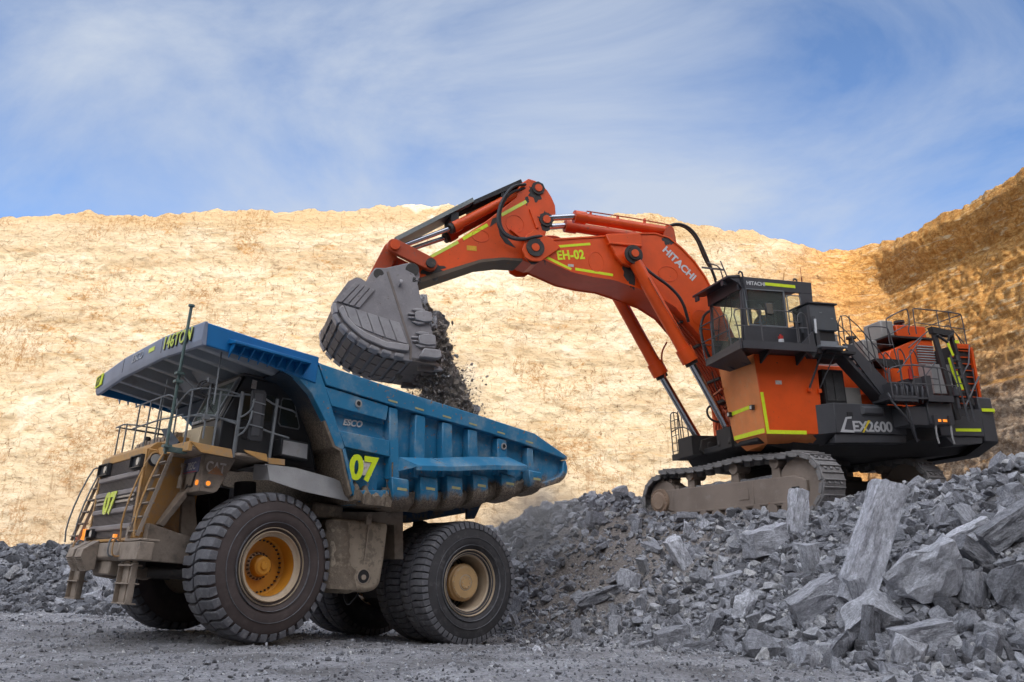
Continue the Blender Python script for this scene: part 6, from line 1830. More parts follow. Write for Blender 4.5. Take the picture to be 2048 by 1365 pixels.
m = MB(); m.box(1.34, 1.44, 3.35, 3.62, 4.95, 6.40); m.box(1.44, 1.9, 3.5, 3.82, 4.95, 5.12); m.prism([(1.9, 5.1), (1.40, 5.55), (1.36, 4.9), (1.5, 4.72)], 3.62, 3.72); m.cyl((1.30, 3.66, 5.55), (1.26, 3.66, 6.05), .045, n=8); m.box(1.14, 1.28, 3.55, 3.68, 4.9, 5.6)
m.build('box_frame', CHAR, bx)
MB().cyl((1.30, 3.72, 5.50), (1.27, 3.72, 5.95), .035, n=8).build('lamp_tube', WHT, bx)
m = MB().box(-.1, 1.3, 2.6, 3.3, 4.85, 5.05); m.box(-.2, .9, 3.0, 3.6, 4.95, 5.02)
m.build('side_platform', BLK2, exc)
# lower black side panels with model lettering
sp_ = MB()
sp_.prism([(.62, 3.46), (-2.02, 3.44), (-2.02, 2.52), (.66, 2.54)], 2.9, 3.27)
sp_.loft([[(.62, 3.27, 3.46), (.66, 3.27, 2.54), (.66, 2.9, 2.54), (.62, 2.9, 3.46)], [(1.38, 3.05, 3.38), (1.40, 3.05, 2.48), (1.40, 2.8, 2.5), (1.38, 2.8, 3.38)]])
sp_.prism([(.66, 2.535), (-2.02, 2.515), (-2.0, 2.28), (.75, 2.24)], 2.5, 3.22, off=None)
panel = sp_.build('side_panel', CHARP, exc, bevel=.012)
m = MB().loft([[(1.38, 3.05, 2.48), (1.34, 2.6, 2.12), (1.0, 2.6, 2.12), (1.0, 3.05, 2.5)], [(.66, 3.26, 2.53), (.72, 2.7, 2.2), (.6, 2.6, 2.2), (.5, 3.2, 2.5)]])
m.build('panel_skirt', CHARP, panel)
m = MB().box(-.02, .18, 3.27, 3.29, 3.06, 3.18); m.build('door_latch', BLKL, panel)
m = MB().loft([[(-.35, 3.27, 3.40), (-1.25, 3.27, 3.40), (-1.25, 3.27, 3.10), (-.35, 3.27, 3.10)], [(-.45, 3.36, 3.32), (-1.15, 3.36, 3.32), (-1.15, 3.36, 3.16), (-.45, 3.36, 3.16)]])
m.build('panel_vent', CHARP, panel, bevel=.01)
GL_ = plain('pale_grey_lettering', (.50, .50, .50), .5)
text('EX2600', .44, GL_, panel, (.04, 3.275, 2.60), (-1, 0, .0), (0, 0, 1), 'model_lettering', .004, 0.0, 1.09, .012, .98)
MB().prism([(.52, 2.56), (.25, 3.02), (.02, 3.05), (.04, 2.98), (.20, 2.97), (.36, 2.64), (-.0, 2.62), (0, 2.55)], 3.275, 3.281).build('model_slash', GL_, panel)
MB().prism([(-.57, 2.94), (-.66, 2.94), (-.48, 2.72), (-.36, 2.56), (-.30, 2.56)], 3.282, 3.286).build('yellow_stroke', plain('amber_yellow_lettering', (.75, .55, .03), .5), panel)
m = MB()
m.prism([(-3.4, 3.42), (-5.22, 3.40), (-5.20, 2.52), (-3.4, 2.52)], 2.9, 3.25)
m.prism([(-3.6, 2.515), (-5.18, 2.515), (-5.10, 2.30), (-3.9, 2.22)], 2.6, 3.2)
rp_ = m.build('side_panel', CHARP, exc, bevel=.012)
tape((-4.02, 2.71), (-5.08, 2.72), .10, 3.254, rp_)
m = MB().box(-3.4, -2.02, 2.6, 3.1, 2.4, 3.3); m.build('inner_panel', BLK2, exc)
# counterweight
m = MB()
plan = [(-5.22, 3.22), (-5.22, -3.0), (-5.9, -2.9), (-6.22, -2.2), (-6.32, 0), (-6.22, 2.2), (-6.10, 2.84), (-5.9, 3.12)]
m.prism(plan, 2.35, 3.84, 'z')
cw = m.build('counterweight', CHARP, exc, bevel=.04, seg=2)
m = MB().loft([[(x, y, 2.35) for x, y in plan], [(x * .96, y * .8, 1.98) for x, y in plan]]); m.build('counterweight_base', BLK2, cw)
MB().hexa([(-5.98, 3.10, 3.34), (-6.12, 2.86, 3.33), (-6.125, 2.865, 3.33), (-5.985, 3.105, 3.34), (-5.98, 3.10, 3.46), (-6.12, 2.86, 3.45), (-6.125, 2.865, 3.45), (-5.985, 3.105, 3.46)]).build('reflective_tape', FLUO, cw)
tape((-5.30, 3.40), (-5.85, 3.40), .11, 3.225, cw)
# engine house: orange low house, orange high house, grille end
m = MB()
m.box(-2.72, .86, -2.6, 2.2, 2.55, 4.92)
m.box(.86, 1.2, -2.6, 1.1, 2.55, 4.3)
eh = m.build('engine_house', ORG, exc, bevel=.03)
m = MB().prism([(-2.70, 4.92), (-2.70, 5.20), (-2.86, 5.55), (-4.0, 5.98), (-4.75, 6.0), (-4.75, 2.56), (-2.70, 2.56)], -2.4, 2.25)
hh_ = m.build('engine_house', ORG, exc, bevel=.03)
m = MB().box(-4.8, -2.8, -2.4, 2.3, 6.0, 6.06); m.build('house_roof', BLK2, hh_)
m = MB().box(-.22, .60, 2.2, 2.9, 3.47, 4.60); lb = m.build('radiator_door', BLK2, exc, bevel=.02)
m = MB().box(-.14, .20, 2.90, 2.92, 3.6, 4.5); m.box(.24, .52, 2.90, 2.92, 3.6, 4.5); m.build('door_mesh', mat('dusty_mesh', (.06, .058, .056), .8, dirt=(.12, .11, .10), amt=.4, scale=5), lb)
m = MB().box(-.84, -.24, 2.2, 2.85, 3.47, 4.06); m.build('beige_box', GREYB, exc, bevel=.015)
m = MB().box(-1.6, -.86, 2.2, 2.7, 3.47, 3.9); m.build('orange_box', ORG, exc, bevel=.015)
# rear cooling module with orange barred opening
m = MB()
m.box(-5.6, -4.75, -2.6, 3.0, 3.42, 5.62)
rear = m.build('cooling_house', BLK2, exc, bevel=.02)
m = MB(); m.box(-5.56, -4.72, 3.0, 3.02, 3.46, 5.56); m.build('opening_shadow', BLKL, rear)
for k in range(9):
    z_ = 3.62 + k * .225
    MB().box(-5.40, -4.62, 3.03, 3.07, z_, z_ + .03).build('grille_bar', ORG, rear)
m = MB().box(-5.52, -5.42, 2.95, 3.12, 3.42, 5.55); m.box(-5.44, -4.7, 3.0, 3.10, 5.50, 5.66)
m.build('grille_frame', ORG, rear)
m = MB()
for k in range(8):
    m.box(-4.7, -3.95, 2.26, 2.30, 5.1 + k * .09, 5.14 + k * .09)
m.box(-4.72, -3.9, 2.26, 2.8, 4.0, 5.0)
m.build('radiator_fins', GREYM, rear)
# mast frame and folding ladder
m = MB()
m.beam((-3.68, 3.35, 5.98), (-3.98, 3.45, 3.0), .13, .14); m.beam((-4.40, 3.35, 5.85), (-4.78, 3.35, 3.5), .13, .12)
m.prism([(-3.55, 6.08), (-4.48, 5.98), (-4.42, 5.78), (-3.60, 5.86)], 3.25, 3.45)
m.tube([(-3.7, 3.45, 5.8), (-4.05, 3.5, 5.55), (-4.15, 3.5, 5.75), (-4.35, 3.5, 5.85)], .045, 6)
m.build('ladder_mast', BLK2, exc)
for a_, b_, y_ in (((-4.02, 5.52), (-4.16, 5.10), 3.53), ((-3.93, 5.02), (-4.10, 3.96), 3.55), ((-4.25, 4.60), (-4.40, 4.0), 3.45), ((-4.45, 5.62), (-4.62, 5.62), 3.42)):
    tape(a_, b_, .10, y_, exc, FLUO, 'reflective_tape')
m = MB()
for s_ in (0, .26):
    m.beam((-3.95 - s_, 3.62, 5.1), (-4.10 - s_, 3.75, 2.9), .04, .05)
for k in range(8):
    z_ = 3.1 + k * .26
    m.beam((-3.95 - .02, 3.66, z_), (-4.30, 3.66, z_), .03, .03)
m.cyl((-3.84, 3.7, 3.72), (-3.84, 3.7, 4.0), .11, n=14); m.cyl((-3.84, 3.7, 3.3), (-3.84, 3.7, 3.72), .05, n=10)
m.build('folding_ladder', CHAR, exc)
# stair
m = MB()
for y_ in (3.38, 2.85):
    m.prism([(.10, 5.30), (-.30, 5.30), (-1.78, 3.78), (-1.78, 3.50), (-1.40, 3.44), (-1.20, 3.62)], y_, y_ + .05)
for k in range(8):
    t_ = (k + .5) / 8
    m.box(lerp(.0, -1.6, t_) - .12, lerp(.0, -1.6, t_) + .12, 2.88, 3.38, lerp(5.16, 3.62, t_) - .015, lerp(5.16, 3.62, t_) + .015)
m.prism([(.14, 5.30), (.28, 5.0), (-1.2, 3.45), (-1.5, 3.45), (-.1, 4.9)], 2.9, 3.37) if False else None
m.build('stair', CHAR, exc)
m = MB().hexa([(.15, 2.90, 4.98), (-1.35, 2.90, 3.44), (-1.35, 3.38, 3.44), (.15, 3.38, 4.98), (.08, 2.90, 5.06), (-1.42, 2.90, 3.52), (-1.42, 3.38, 3.52), (.08, 3.38, 5.06)])
m.build('stair_soffit', CHAR, exc)
for y_ in (3.42, 2.85):
    R_([(.2, y_, 5.2), (.15, y_, 6.20), (-.30, y_, 6.25), (-1.46, y_, 4.95), (-1.5, y_, 4.80), (-1.48, y_, 3.8)])
    R_([(.15, y_, 5.7), (-.30, y_, 5.75), (-1.46, y_, 4.45)], sm=0)
    for x_, z_ in ((-.30, 5.25), (-.85, 4.65), (-.0, 5.3)):
        R_([(x_, y_, z_ - .2), (x_, y_, z_ + (1.0 if x_ < -.1 else .93))], sm=0)
# service platform on the left rear with rails, valves, lamp box
m = MB().box(-3.30, -1.0, 3.10, 4.05, 3.50, 3.56); pf = m.build('service_platform', CHAR, exc, bevel=.005)
m = MB().box(-3.30, -2.30, 4.0, 4.06, 3.44, 3.64); m.box(-1.9, -1.0, 3.98, 4.04, 3.42, 3.6); m.box(-2.6, -1.1, 3.3, 3.9, 3.56, 3.75)
m.build('platform_edge', CHAR, pf)
m = MB().box(-3.32, -2.34, 3.25, 3.92, 2.76, 3.42); lbx = m.build('lamp_box', CHARP, pf, bevel=.015)
m = MB().box(-2.34, -1.55, 3.25, 3.88, 2.72, 3.30); m.build('tool_box', CHAR, pf, bevel=.015)
for x_ in (-2.52, -3.12):
    m = MB().box(x_ - .07, x_ + .07, 3.92, 4.0, 2.72, 3.02); m.build('box_hinge', CHAR, pf)
    m = MB().tube([(x_, 3.95, 2.75), (x_ + .03, 3.95, 2.4), (x_ - .02, 3.95, 2.15)], .03, 6, 1); m.build('hanging_hose', GREYM, pf)
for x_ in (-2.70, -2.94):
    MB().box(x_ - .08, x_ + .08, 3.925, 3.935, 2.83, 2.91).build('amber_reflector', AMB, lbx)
m = MB()
rnd = random.Random(8)
for k in range(7):
    x_ = -1.15 - k * .2
    m.tube([(x_, 3.95, 3.40), (x_ - .02, 4.0, 3.75), (x_ - .12, 3.9, 3.95 + .05 * (k % 2)), (x_ - .3, 3.5, 4.0), (x_ - .3, 3.2, 3.7)], .035, 6, 1)
m.tube([(-1.0, 3.8, 3.7), (-1.0, 4.0, 3.3), (-1.3, 4.0, 3.0), (-1.6, 3.9, 2.7), (-1.8, 3.8, 2.3), (-2.1, 3.6, 2.3)], .035, 6, 1); m.tube([(-1.5, 3.9, 3.5), (-1.55, 4.0, 3.0), (-1.6, 4.0, 2.6), (-1.75, 3.9, 2.2)], .03, 6, 1)
m.box(-2.3, -1.9, 3.3, 3.9, 3.6, 4.2); m.box(-1.7, -1.2, 3.2, 3.8, 3.6, 4.05); m.box(-3.1, -2.9, 3.3, 3.5, 3.56, 4.4)
m.build('valve_bank', CHAR, pf)
m = MB().cyl((-1.92, 3.9, 4.15), (-1.92, 3.9, 4.48), .075, n=14); m.cyl((-1.92, 3.9, 4.48), (-1.92, 3.9, 4.56), .03, n=8)
m.build('fire_extinguisher', RED, pf)
R_([(-1.0, 4.0, 3.5), (-.98, 4.0, 4.35), (-1.05, 4.0, 4.45), (-1.5, 4.0, 4.56), (-2.3, 4.0, 4.58), (-2.36, 4.0, 4.5), (-2.36, 4.0, 3.5)], .022)
R_([(-2.36, 4.0, 4.55), (-3.4, 4.0, 4.52), (-3.7, 3.9, 4.0), (-3.65, 3.9, 3.9)], .022); R_([(-1.0, 4.0, 4.0), (-3.6, 4.0, 3.98)], .018, 0)
for x_ in (-1.45, -1.9, -2.9): R_([(x_, 4.0, 3.5), (x_, 4.0, 4.56)], .02, 0)
R_([(-1.5, 3.3, 3.6), (-1.5, 3.3, 5.0), (-1.6, 3.3, 5.15), (-1.7, 3.3, 5.1), (-2.0, 3.3, 4.7)], .02)
for q in ((-2.2, 3.2), (-2.7, 3.2)):
    R_([(q[0], q[1], 3.6), (q[0], q[1], 5.2), (q[0] - .1, q[1], 5.35), (q[0] - .25, q[1], 5.2), (q[0] - .3, q[1], 4.9)], .022)
R_([(-2.0, 3.3, 4.5), (-3.2, 3.3, 5.7)], .02, 0); R_([(-2.6, 3.3, 5.35), (-3.5, 3.3, 5.95)], .02, 0); R_([(-2.3, 3.3, 3.7), (-3.6, 3.3, 4.9)], .02, 0)
R_([(-2.6, 3.3, 4.8), (-3.6, 3.3, 4.75)], .018, 0); R_([(-2.6, 3.3, 4.4), (-3.6, 3.3, 4.35)], .018, 0)
R_([(-4.0, 3.4, 3.9), (-4.9, 3.4, 4.9), (-5.3, 3.2, 5.6)], .025, 0); R_([(-4.3, 3.5, 3.4), (-5.35, 3.3, 4.5)], .03, 0)
# small rear hoop over the counterweight
R_([(-5.35, 3.1, 3.85), (-5.35, 3.1, 4.75), (-5.45, 3.05, 4.85), (-5.95, 2.7, 4.85), (-5.98, 2.6, 4.7), (-5.98, 2.6, 3.85)], .02); R_([(-5.35, 3.1, 4.3), (-5.97, 2.65, 4.3)], .018, 0)
# things on top of the house
m = MB().box(-5.3, -4.0, .2, 1.5, 6.06, 6.72); tb = m.build('fan_box', ORG, exc, bevel=.02)
m = MB()
for x_ in (-4.3, -4.95):
    m.lathe([(.36, 0), (.40, 0), (.40, .12), (.36, .12)], (x_, .6, 6.70), (0, 1, 0), 28)
    m.lathe([(.0, 0), (.36, 0), (.36, .05), (.0, .05)], (x_, .65, 6.70), (0, 1, 0), 28, closed=False)
m.build('fan_hoop', GREYB, tb)
m = MB().cyl((-4.65, 1.0, 6.72), (-4.65, 1.0, 6.95), .11, n=14); m.cyl((-4.65, 1.0, 6.95), (-4.65, 1.0, 7.03), .19, n=16)
m.build('exhaust', BLKD, tb)
for (x0, x1, y0, y1, z0, z1) in ((-3.9, -3.35, .6, 1.5, 5.9, 6.85), (-2.6, -2.0, 1.2, 2.0, 4.92, 5.95), (-1.7, -1.0, .4, 1.2, 4.92, 6.35), (-1.0, -.45, .5, 1.4, 4.92, 6.6), (-.2, .3, .6, 1.4, 4.92, 6.45)):
    MB().box(x0, x1, y0, y1, z0, z1).build('filter_housing', GREYB, exc, bevel=.04)
m = MB().cyl((-2.15, 1.3, 5.95), (-2.15, 1.3, 6.15), .10, n=14); m.cyl((-2.15, 1.3, 6.15), (-2.15, 1.3, 6.22), .17, n=14)
m.build('exhaust', BLKD, exc)
m = MB().box(-2.6, -1.5, 2.0, 3.0, 4.95, 5.02); m.prism([(-1.5, 4.95), (-2.6, 4.95), (-2.5, 4.75), (-1.9, 4.75)], 2.9, 3.0); m.build('upper_platform', BLK2, exc)
R_([(-1.5, 3.0, 5.0), (-1.35, 3.0, 6.0), (-1.42, 3.0, 6.08), (-2.1, 3.0, 6.1), (-2.2, 3.0, 6.0), (-2.35, 3.0, 5.0)], .02); R_([(-1.4, 3.0, 5.5), (-2.25, 3.0, 5.5)], .018, 0)
y_ = 2.5
R_([(-2.64, y_, 5.6), (-2.62, y_, 6.5), (-2.70, y_, 6.60), (-3.55, 2.5, 6.98), (-3.62, y_, 6.9), (-3.62, y_, 6.45), (-3.5, 2.5, 6.2), (-3.55, 2.5, 6.05)], .022)
R_([(-3.84, y_, 6.1), (-3.84, y_, 6.95), (-3.92, y_, 7.02), (-5.9, y_, 6.96), (-5.98, y_, 6.86), (-5.98, y_, 5.65)], .022)
R_([(-3.84, y_, 6.5), (-5.97, y_, 6.4)], .018, 0); R_([(-2.64, y_, 6.0), (-3.62, y_, 6.45)], .018, 0)
for x_ in (-4.88, -5.4): R_([(x_, y_, 6.0), (x_, y_, 7.0)], .02, 0)
R_([(-5.95, 2.5, 6.92), (-5.95, .0, 6.92), (-3.8, -.2, 6.95)], .02, 0); R_([(-5.0, 2.5, 6.0), (-5.2, 2.5, 6.6), (-5.6, 2.5, 6.2), (-5.8, 2.5, 5.7)], .02); R_([(-5.5, 2.5, 6.3), (-5.95, 2.6, 5.6), (-5.9, 2.8, 4.2)], .02, 0)
# front ladder with rails near the cylinder feet
for y_ in (-2.3, -1.8):
    R_([(2.7, y_, 2.5), (2.75, y_, 4.0), (2.82, y_, 4.1), (3.0, y_, 4.12), (3.1, y_, 4.0), (3.1, y_, 2.6)], .022)
    R_([(2.9, y_, 2.6), (2.95, y_, 4.1)], .018, 0)
R_([(3.1, -2.3, 3.4), (3.1, -1.6, 3.5), (2.9, -1.3, 3.3), (2.6, -1.2, 2.6)], .022)
for k in range(5): R_([(3.1, -2.3, 2.7 + k * .27), (3.1, -1.8, 2.7 + k * .27)], .016, 0)
m = MB().box(2.2, 3.1, -2.4, -1.5, 2.4, 2.6); m.build('front_step', BLKD, exc)
m = MB()
for k, z_ in enumerate((4.15, 3.75, 3.3)):
    m.tube([(2.6, .5, z_), (2.9, .8, z_ - .1), (3.0, 1.1, z_ - .25)], .03, 5)
m.beam((2.9, .3, 4.2), (3.2, 1.3, 4.22), .08, .06); m.box(2.4, 2.6, .4, 1.4, 2.6, 4.2)
m.build('hose_bracket', ORGD, exc)

# ---- undercarriage (turned against the upper structure)
UM = Matrix.Rotation(TRACK_B, 4, 'Z')
def U(mb, nm, m_, par, **k): return mb.xf(UM).build(nm, m_, par, **k)
m = MB().cyl((0, 0, 1.45), (0, 0, 1.96), 1.75, n=40); m.cyl((0, 0, 1.75), (0, 0, 1.9), 1.9, n=40)
U(m, 'slew_ring', BLK2, exc)
m = MB()
m.box(-1.6, 1.6, -1.6, 1.6, .75, 1.45)
for sx in (1, -1):
    m.loft([[(1.5 * sx, y, z) for y, z in ((-1.5, .85), (-1.5, 1.4), (-.9, 1.4), (-.9, .85))], [(1.7 * sx, y, z) for y, z in ((-2.3, .55), (-2.3, 1.25), (-1.9, 1.25), (-1.9, .55))]])
m.box(-1.7, -.8, -2.4, 2.4, .6, 1.3); m.box(.8, 1.7, -2.4, 2.4, .6, 1.3)
U(m, 'centre_frame', BLK2, exc, bevel=.05)
def shoe_mesh():
    b = MB()
    b.box(-.185, .185, -.50, .50, -.035, .02)
    b.box(-.19, -.15, -.48, .48, .02, .055); b.box(.03, .07, -.48, .48, .02, .06)
    for y in (-.42, -.14, .14, .42):
        b.box(.15, .27, y - .075, y + .075, -.11, .015)
    for y in (-.28, 0, .28):
        b.box(-.28, -.15, y - .06, y + .06, -.11, .015)
    for y in (-.49, .49):
        b.box(-.15, .15, y - .03, y + .03, -.15, -.035)
    b.box(-.12, .12, -.12, .12, -.25, -.035)
    return b
SHP = None
for sy in (-1, 1):
    yc = 2.70 * sy
    fr = MB().prism([(-3.2, 1.22), (-2.9, 1.33), (2.50, 1.27), (2.86, 1.10), (2.86, .80), (2.05, .43), (-2.35, .50), (-2.95, .70), (-3.2, .80)], yc - .36, yc + .36)
    tf = U(fr, 'track_frame', TRKF, exc, bevel=.03, seg=2)
    m = MB()
    for x_ in (-2.55, .9):
        m.box(x_ - .02, x_ + .02, yc + .36 * sy - .0 * sy - .012, yc + .36 * sy + .012, .55, 1.24)
    m.box(.32, .72, yc + .36 * sy - .02, yc + .36 * sy + .02, .72, 1.06) ; m.box(-2.9, 2.4, yc + .36 * sy - .025, yc + .36 * sy + .025, .50, .56)
    U(m, 'frame_rib', TRKF, tf, bevel=.008)
    U(MB().box(2.35, 2.6, yc + .36 * sy - .03, yc + .36 * sy + .03, .84, .94), 'frame_slot', BLKL, tf)
    m = MB()
    n = 30
    rnd = random.Random(4)
    lp = []
    for i in range(n):
        x_ = -3.1 + i * (5.6 / (n - 1))
        h = .05 + .05 * rnd.random() + (.06 if i in (2, 3, 12, 13) else 0)
        lp.append([(x_, yc - .24, 1.26), (x_, yc - .14, 1.30 + h), (x_, yc + .14, 1.30 + h * .8), (x_, yc + .24, 1.26)])
    m.loft(lp)
    U(m, 'dirt_on_frame', GROUND, tf, smooth=0)
    # sprocket with final drive, idler
    sx_ = -3.05
    m = MB().cyl((sx_, yc - .30, 1.0), (sx_, yc + .30, 1.0), .66, n=28)
    for k in range(11):
        a = 2 * math.pi * k / 11
        m.cyl((sx_ + .68 * math.cos(a), yc - .2, 1.0 + .68 * math.sin(a)), (sx_ + .68 * math.cos(a), yc + .2, 1.0 + .68 * math.sin(a)), .09, n=8)
    U(m, 'sprocket', TRKF, tf)
    m = MB().lathe([(0, .5), (.26, .5), (.32, .45), (.40, .44), (.42, .40), (.42, .25), (0, .25)], (sx_ - .1, yc, .98), (0, sy, 0), 32, closed=False)
    for k in range(22):
        a = 2 * math.pi * k / 22
        m.cyl((sx_ - .1 + .36 * math.cos(a), yc + .44 * sy, .98 + .36 * math.sin(a)), (sx_ - .1 + .36 * math.cos(a), yc + .475 * sy, .98 + .36 * math.sin(a)), .022, n=6)
    U(m, 'final_drive', mat('dusty_tan_drive', (.33, .23, .16), .7, dirt=(.35, .28, .22), amt=.4, scale=4) if sy < 0 else TRKF, tf)
    m = MB().lathe([(.2, -.25), (.80, -.22), (.80, -.10), (.72, -.08), (.72, .08), (.80, .10), (.80, .22), (.2, .25)], (2.60, yc, 1.0), (0, 1, 0), 36)
    m.box(1.9, 2.75, yc - .33, yc + .33, .85, 1.12)
    U(m, 'idler', TRKF, tf)
    for x_ in (-2.3, -1.75, -1.2, -.65, -.1, .45, 1.0, 1.55, 2.1):
        U(MB().cyl((x_, yc - .40, .33), (x_, yc + .40, .33), .20, n=18), 'roller', TRKF, tf)
    for x_ in (-1.75, .15, 1.75):
        m = MB().cyl((x_, yc - .32, 1.72), (x_, yc + .32, 1.72), .17, n=16); m.prism([(x_ - .17, 1.28), (x_ - .12, 1.85), (x_ + .10, 1.85), (x_ + .15, 1.28)], yc + .20 * sy, yc + .26 * sy); m.box(x_ - .1, x_ + .1, yc - .1, yc + .1, 1.25, 1.7)
        U(m, 'carrier_roller', TRKF, tf)
    # the chain of shoes round the path
    path = []
    R1 = .93
    for t in np.linspace(-90, 90, 14): path.append((2.60 + R1 * math.cos(rad(t)), 1.0 + R1 * math.sin(rad(t))))
    for x in np.linspace(2.60, -3.05, 24)[1:-1]:
        zb = 1.93 + .05 * math.sin((x + .3) * 1.6) + .03
        path.append((x, zb))
    R2 = .86
    for t in np.linspace(90, 270, 14): path.append((-3.05 + R2 * math.cos(rad(t)), .98 + R2 * math.sin(rad(t)) - .0))
    path.append((-2.6, .09)); path.append((2.2, .07))
    pa = [Vector((x, 0, z)) for x, z in path]
    pa.append(pa[0])
    Ls = [0]
    for a, b in zip(pa[:-1], pa[1:]): Ls.append(Ls[-1] + (b - a).length)
    nsh = 41
    for k in range(nsh):
        s_ = Ls[-1] * k / nsh
        i = max(j for j in range(len(Ls) - 1) if Ls[j] <= s_)
        t = (s_ - Ls[i]) / max(1e-6, Ls[i + 1] - Ls[i])
        p = pa[i].lerp(pa[i + 1], t)
        d = (pa[i + 1] - pa[i]).normalized()
        nrm = Vector((d.z, 0, -d.x))      # outward
        Mx = Matrix(((d.x, 0, nrm.x, p.x), (0, -1, 0, yc), (d.z, 0, nrm.z, p.z), (0, 0, 0, 1)))
        if SHP is None:
            SHP = shoe_mesh().build('track_shoe', TRK, tf, bevel=.012)
            o = SHP
        else:
            o = SHP.copy(); COL.objects.link(o); o.parent = tf
        o.matrix_local = UM @ Mx

# ---- operator in the excavator cab
def skin_obj(name, pts, edges, radii, m_, parent, lv=2, root=0):
    me = bpy.data.meshes.new(name)
    me.from_pydata(pts, edges, [])
    o = bpy.data.objects.new(name, me); COL.objects.link(o)
    if parent is not None: o.parent = parent
    md = o.modifiers.new('skin', 'SKIN')
    md.use_smooth_shade = True
    for i, r in enumerate(radii):
        v = me.skin_vertices[0].data[i]
        v.radius = (r, r) if not isinstance(r, tuple) else r
        v.use_root = (i == root)
    sb = o.modifiers.new('sub', 'SUBSURF'); sb.levels = lv; sb.render_levels = lv
    me.materials.append(m_)
    return o
ws = rotm(*EXC_R)
base = Vector(EXC_T) + ws @ Vector((2.22, 2.38, 5.82))
bpy.context.view_layer.update()
man = None
SKIN = plain('skin', (.45, .25, .17), .6)
P_ = [(0, 0, .08), (.0, 0, .30), (.03, 0, .50), (.04, 0, .57), (.06, 0, .66), (.07, 0, .76),
      (.03, .19, .47), (.12, .27, .25), (.38, .22, .22), (.47, .20, .23),
      (.03, -.19, .47), (.12, -.27, .25), (.38, -.22, .22), (.47, -.20, .23),
      (.05, .10, .06), (.48, .13, .08), (.52, .13, -.34), (.62, .13, -.38),
      (.05, -.10, .06), (.48, -.13, .08), (.52, -.13, -.34), (.62, -.13, -.38)]
E_ = [(0, 1), (1, 2), (2, 3), (3, 4), (4, 5), (2, 6), (6, 7), (7, 8), (8, 9), (2, 10), (10, 11), (11, 12), (12, 13), (0, 14), (14, 15), (15, 16), (16, 17), (0, 18), (18, 19), (19, 20), (20, 21)]
Rr = [(.15, .12), (.15, .11), (.13, .10), .055, .085, .085, .07, .052, .04, .035, .07, .052, .04, .035, .09, .075, .055, .045, .09, .075, .055, .045]
man = skin_obj('person', P_, E_, Rr, SKIN, None, 2)
man.location = base; man.rotation_euler = rotm(*EXC_R).to_euler()
tag(man, 'operator in a pale work shirt with orange patches seated behind the excavator cab window', 'person')
TP = [P_[0], P_[1], P_[2], P_[6], P_[7], P_[8], P_[10], P_[11], P_[12]]
TE = [(0, 1), (1, 2), (2, 3), (3, 4), (4, 5), (2, 6), (6, 7), (7, 8)]
skin_obj('work_shirt', TP, TE, [(.17, .14), (.17, .13), (.15, .12), .082, .066, .052, .082, .066, .052], mat('blue_orange_shirt', (.30, .36, .42), .8, dirt=(.80, .28, .05), amt=.55, scale=2.6, soft=.03), man, 2)
MB().lathe([(0, .15), (.06, .14), (.10, .10), (.118, .04), (.12, 0), (.15, -.005), (.12, -.01)], (.065, 0, .79), (0, 0, 1), 20, closed=False).build('hard_hat', WHT, man)
m = MB()
for yy in (.04, -.04): m.cyl((.148, yy, .735), (.158, yy, .735), .012, n=8)
m.add([(.150, -.012, .70), (.150, .012, .70), (.150, 0, .74), (.175, 0, .71)], [(0, 1, 3), (1, 2, 3), (2, 0, 3)]); m.box(.148, .156, -.025, .025, .665, .673)
m.build('face', plain('dark_features', (.08, .04, .03)), man)
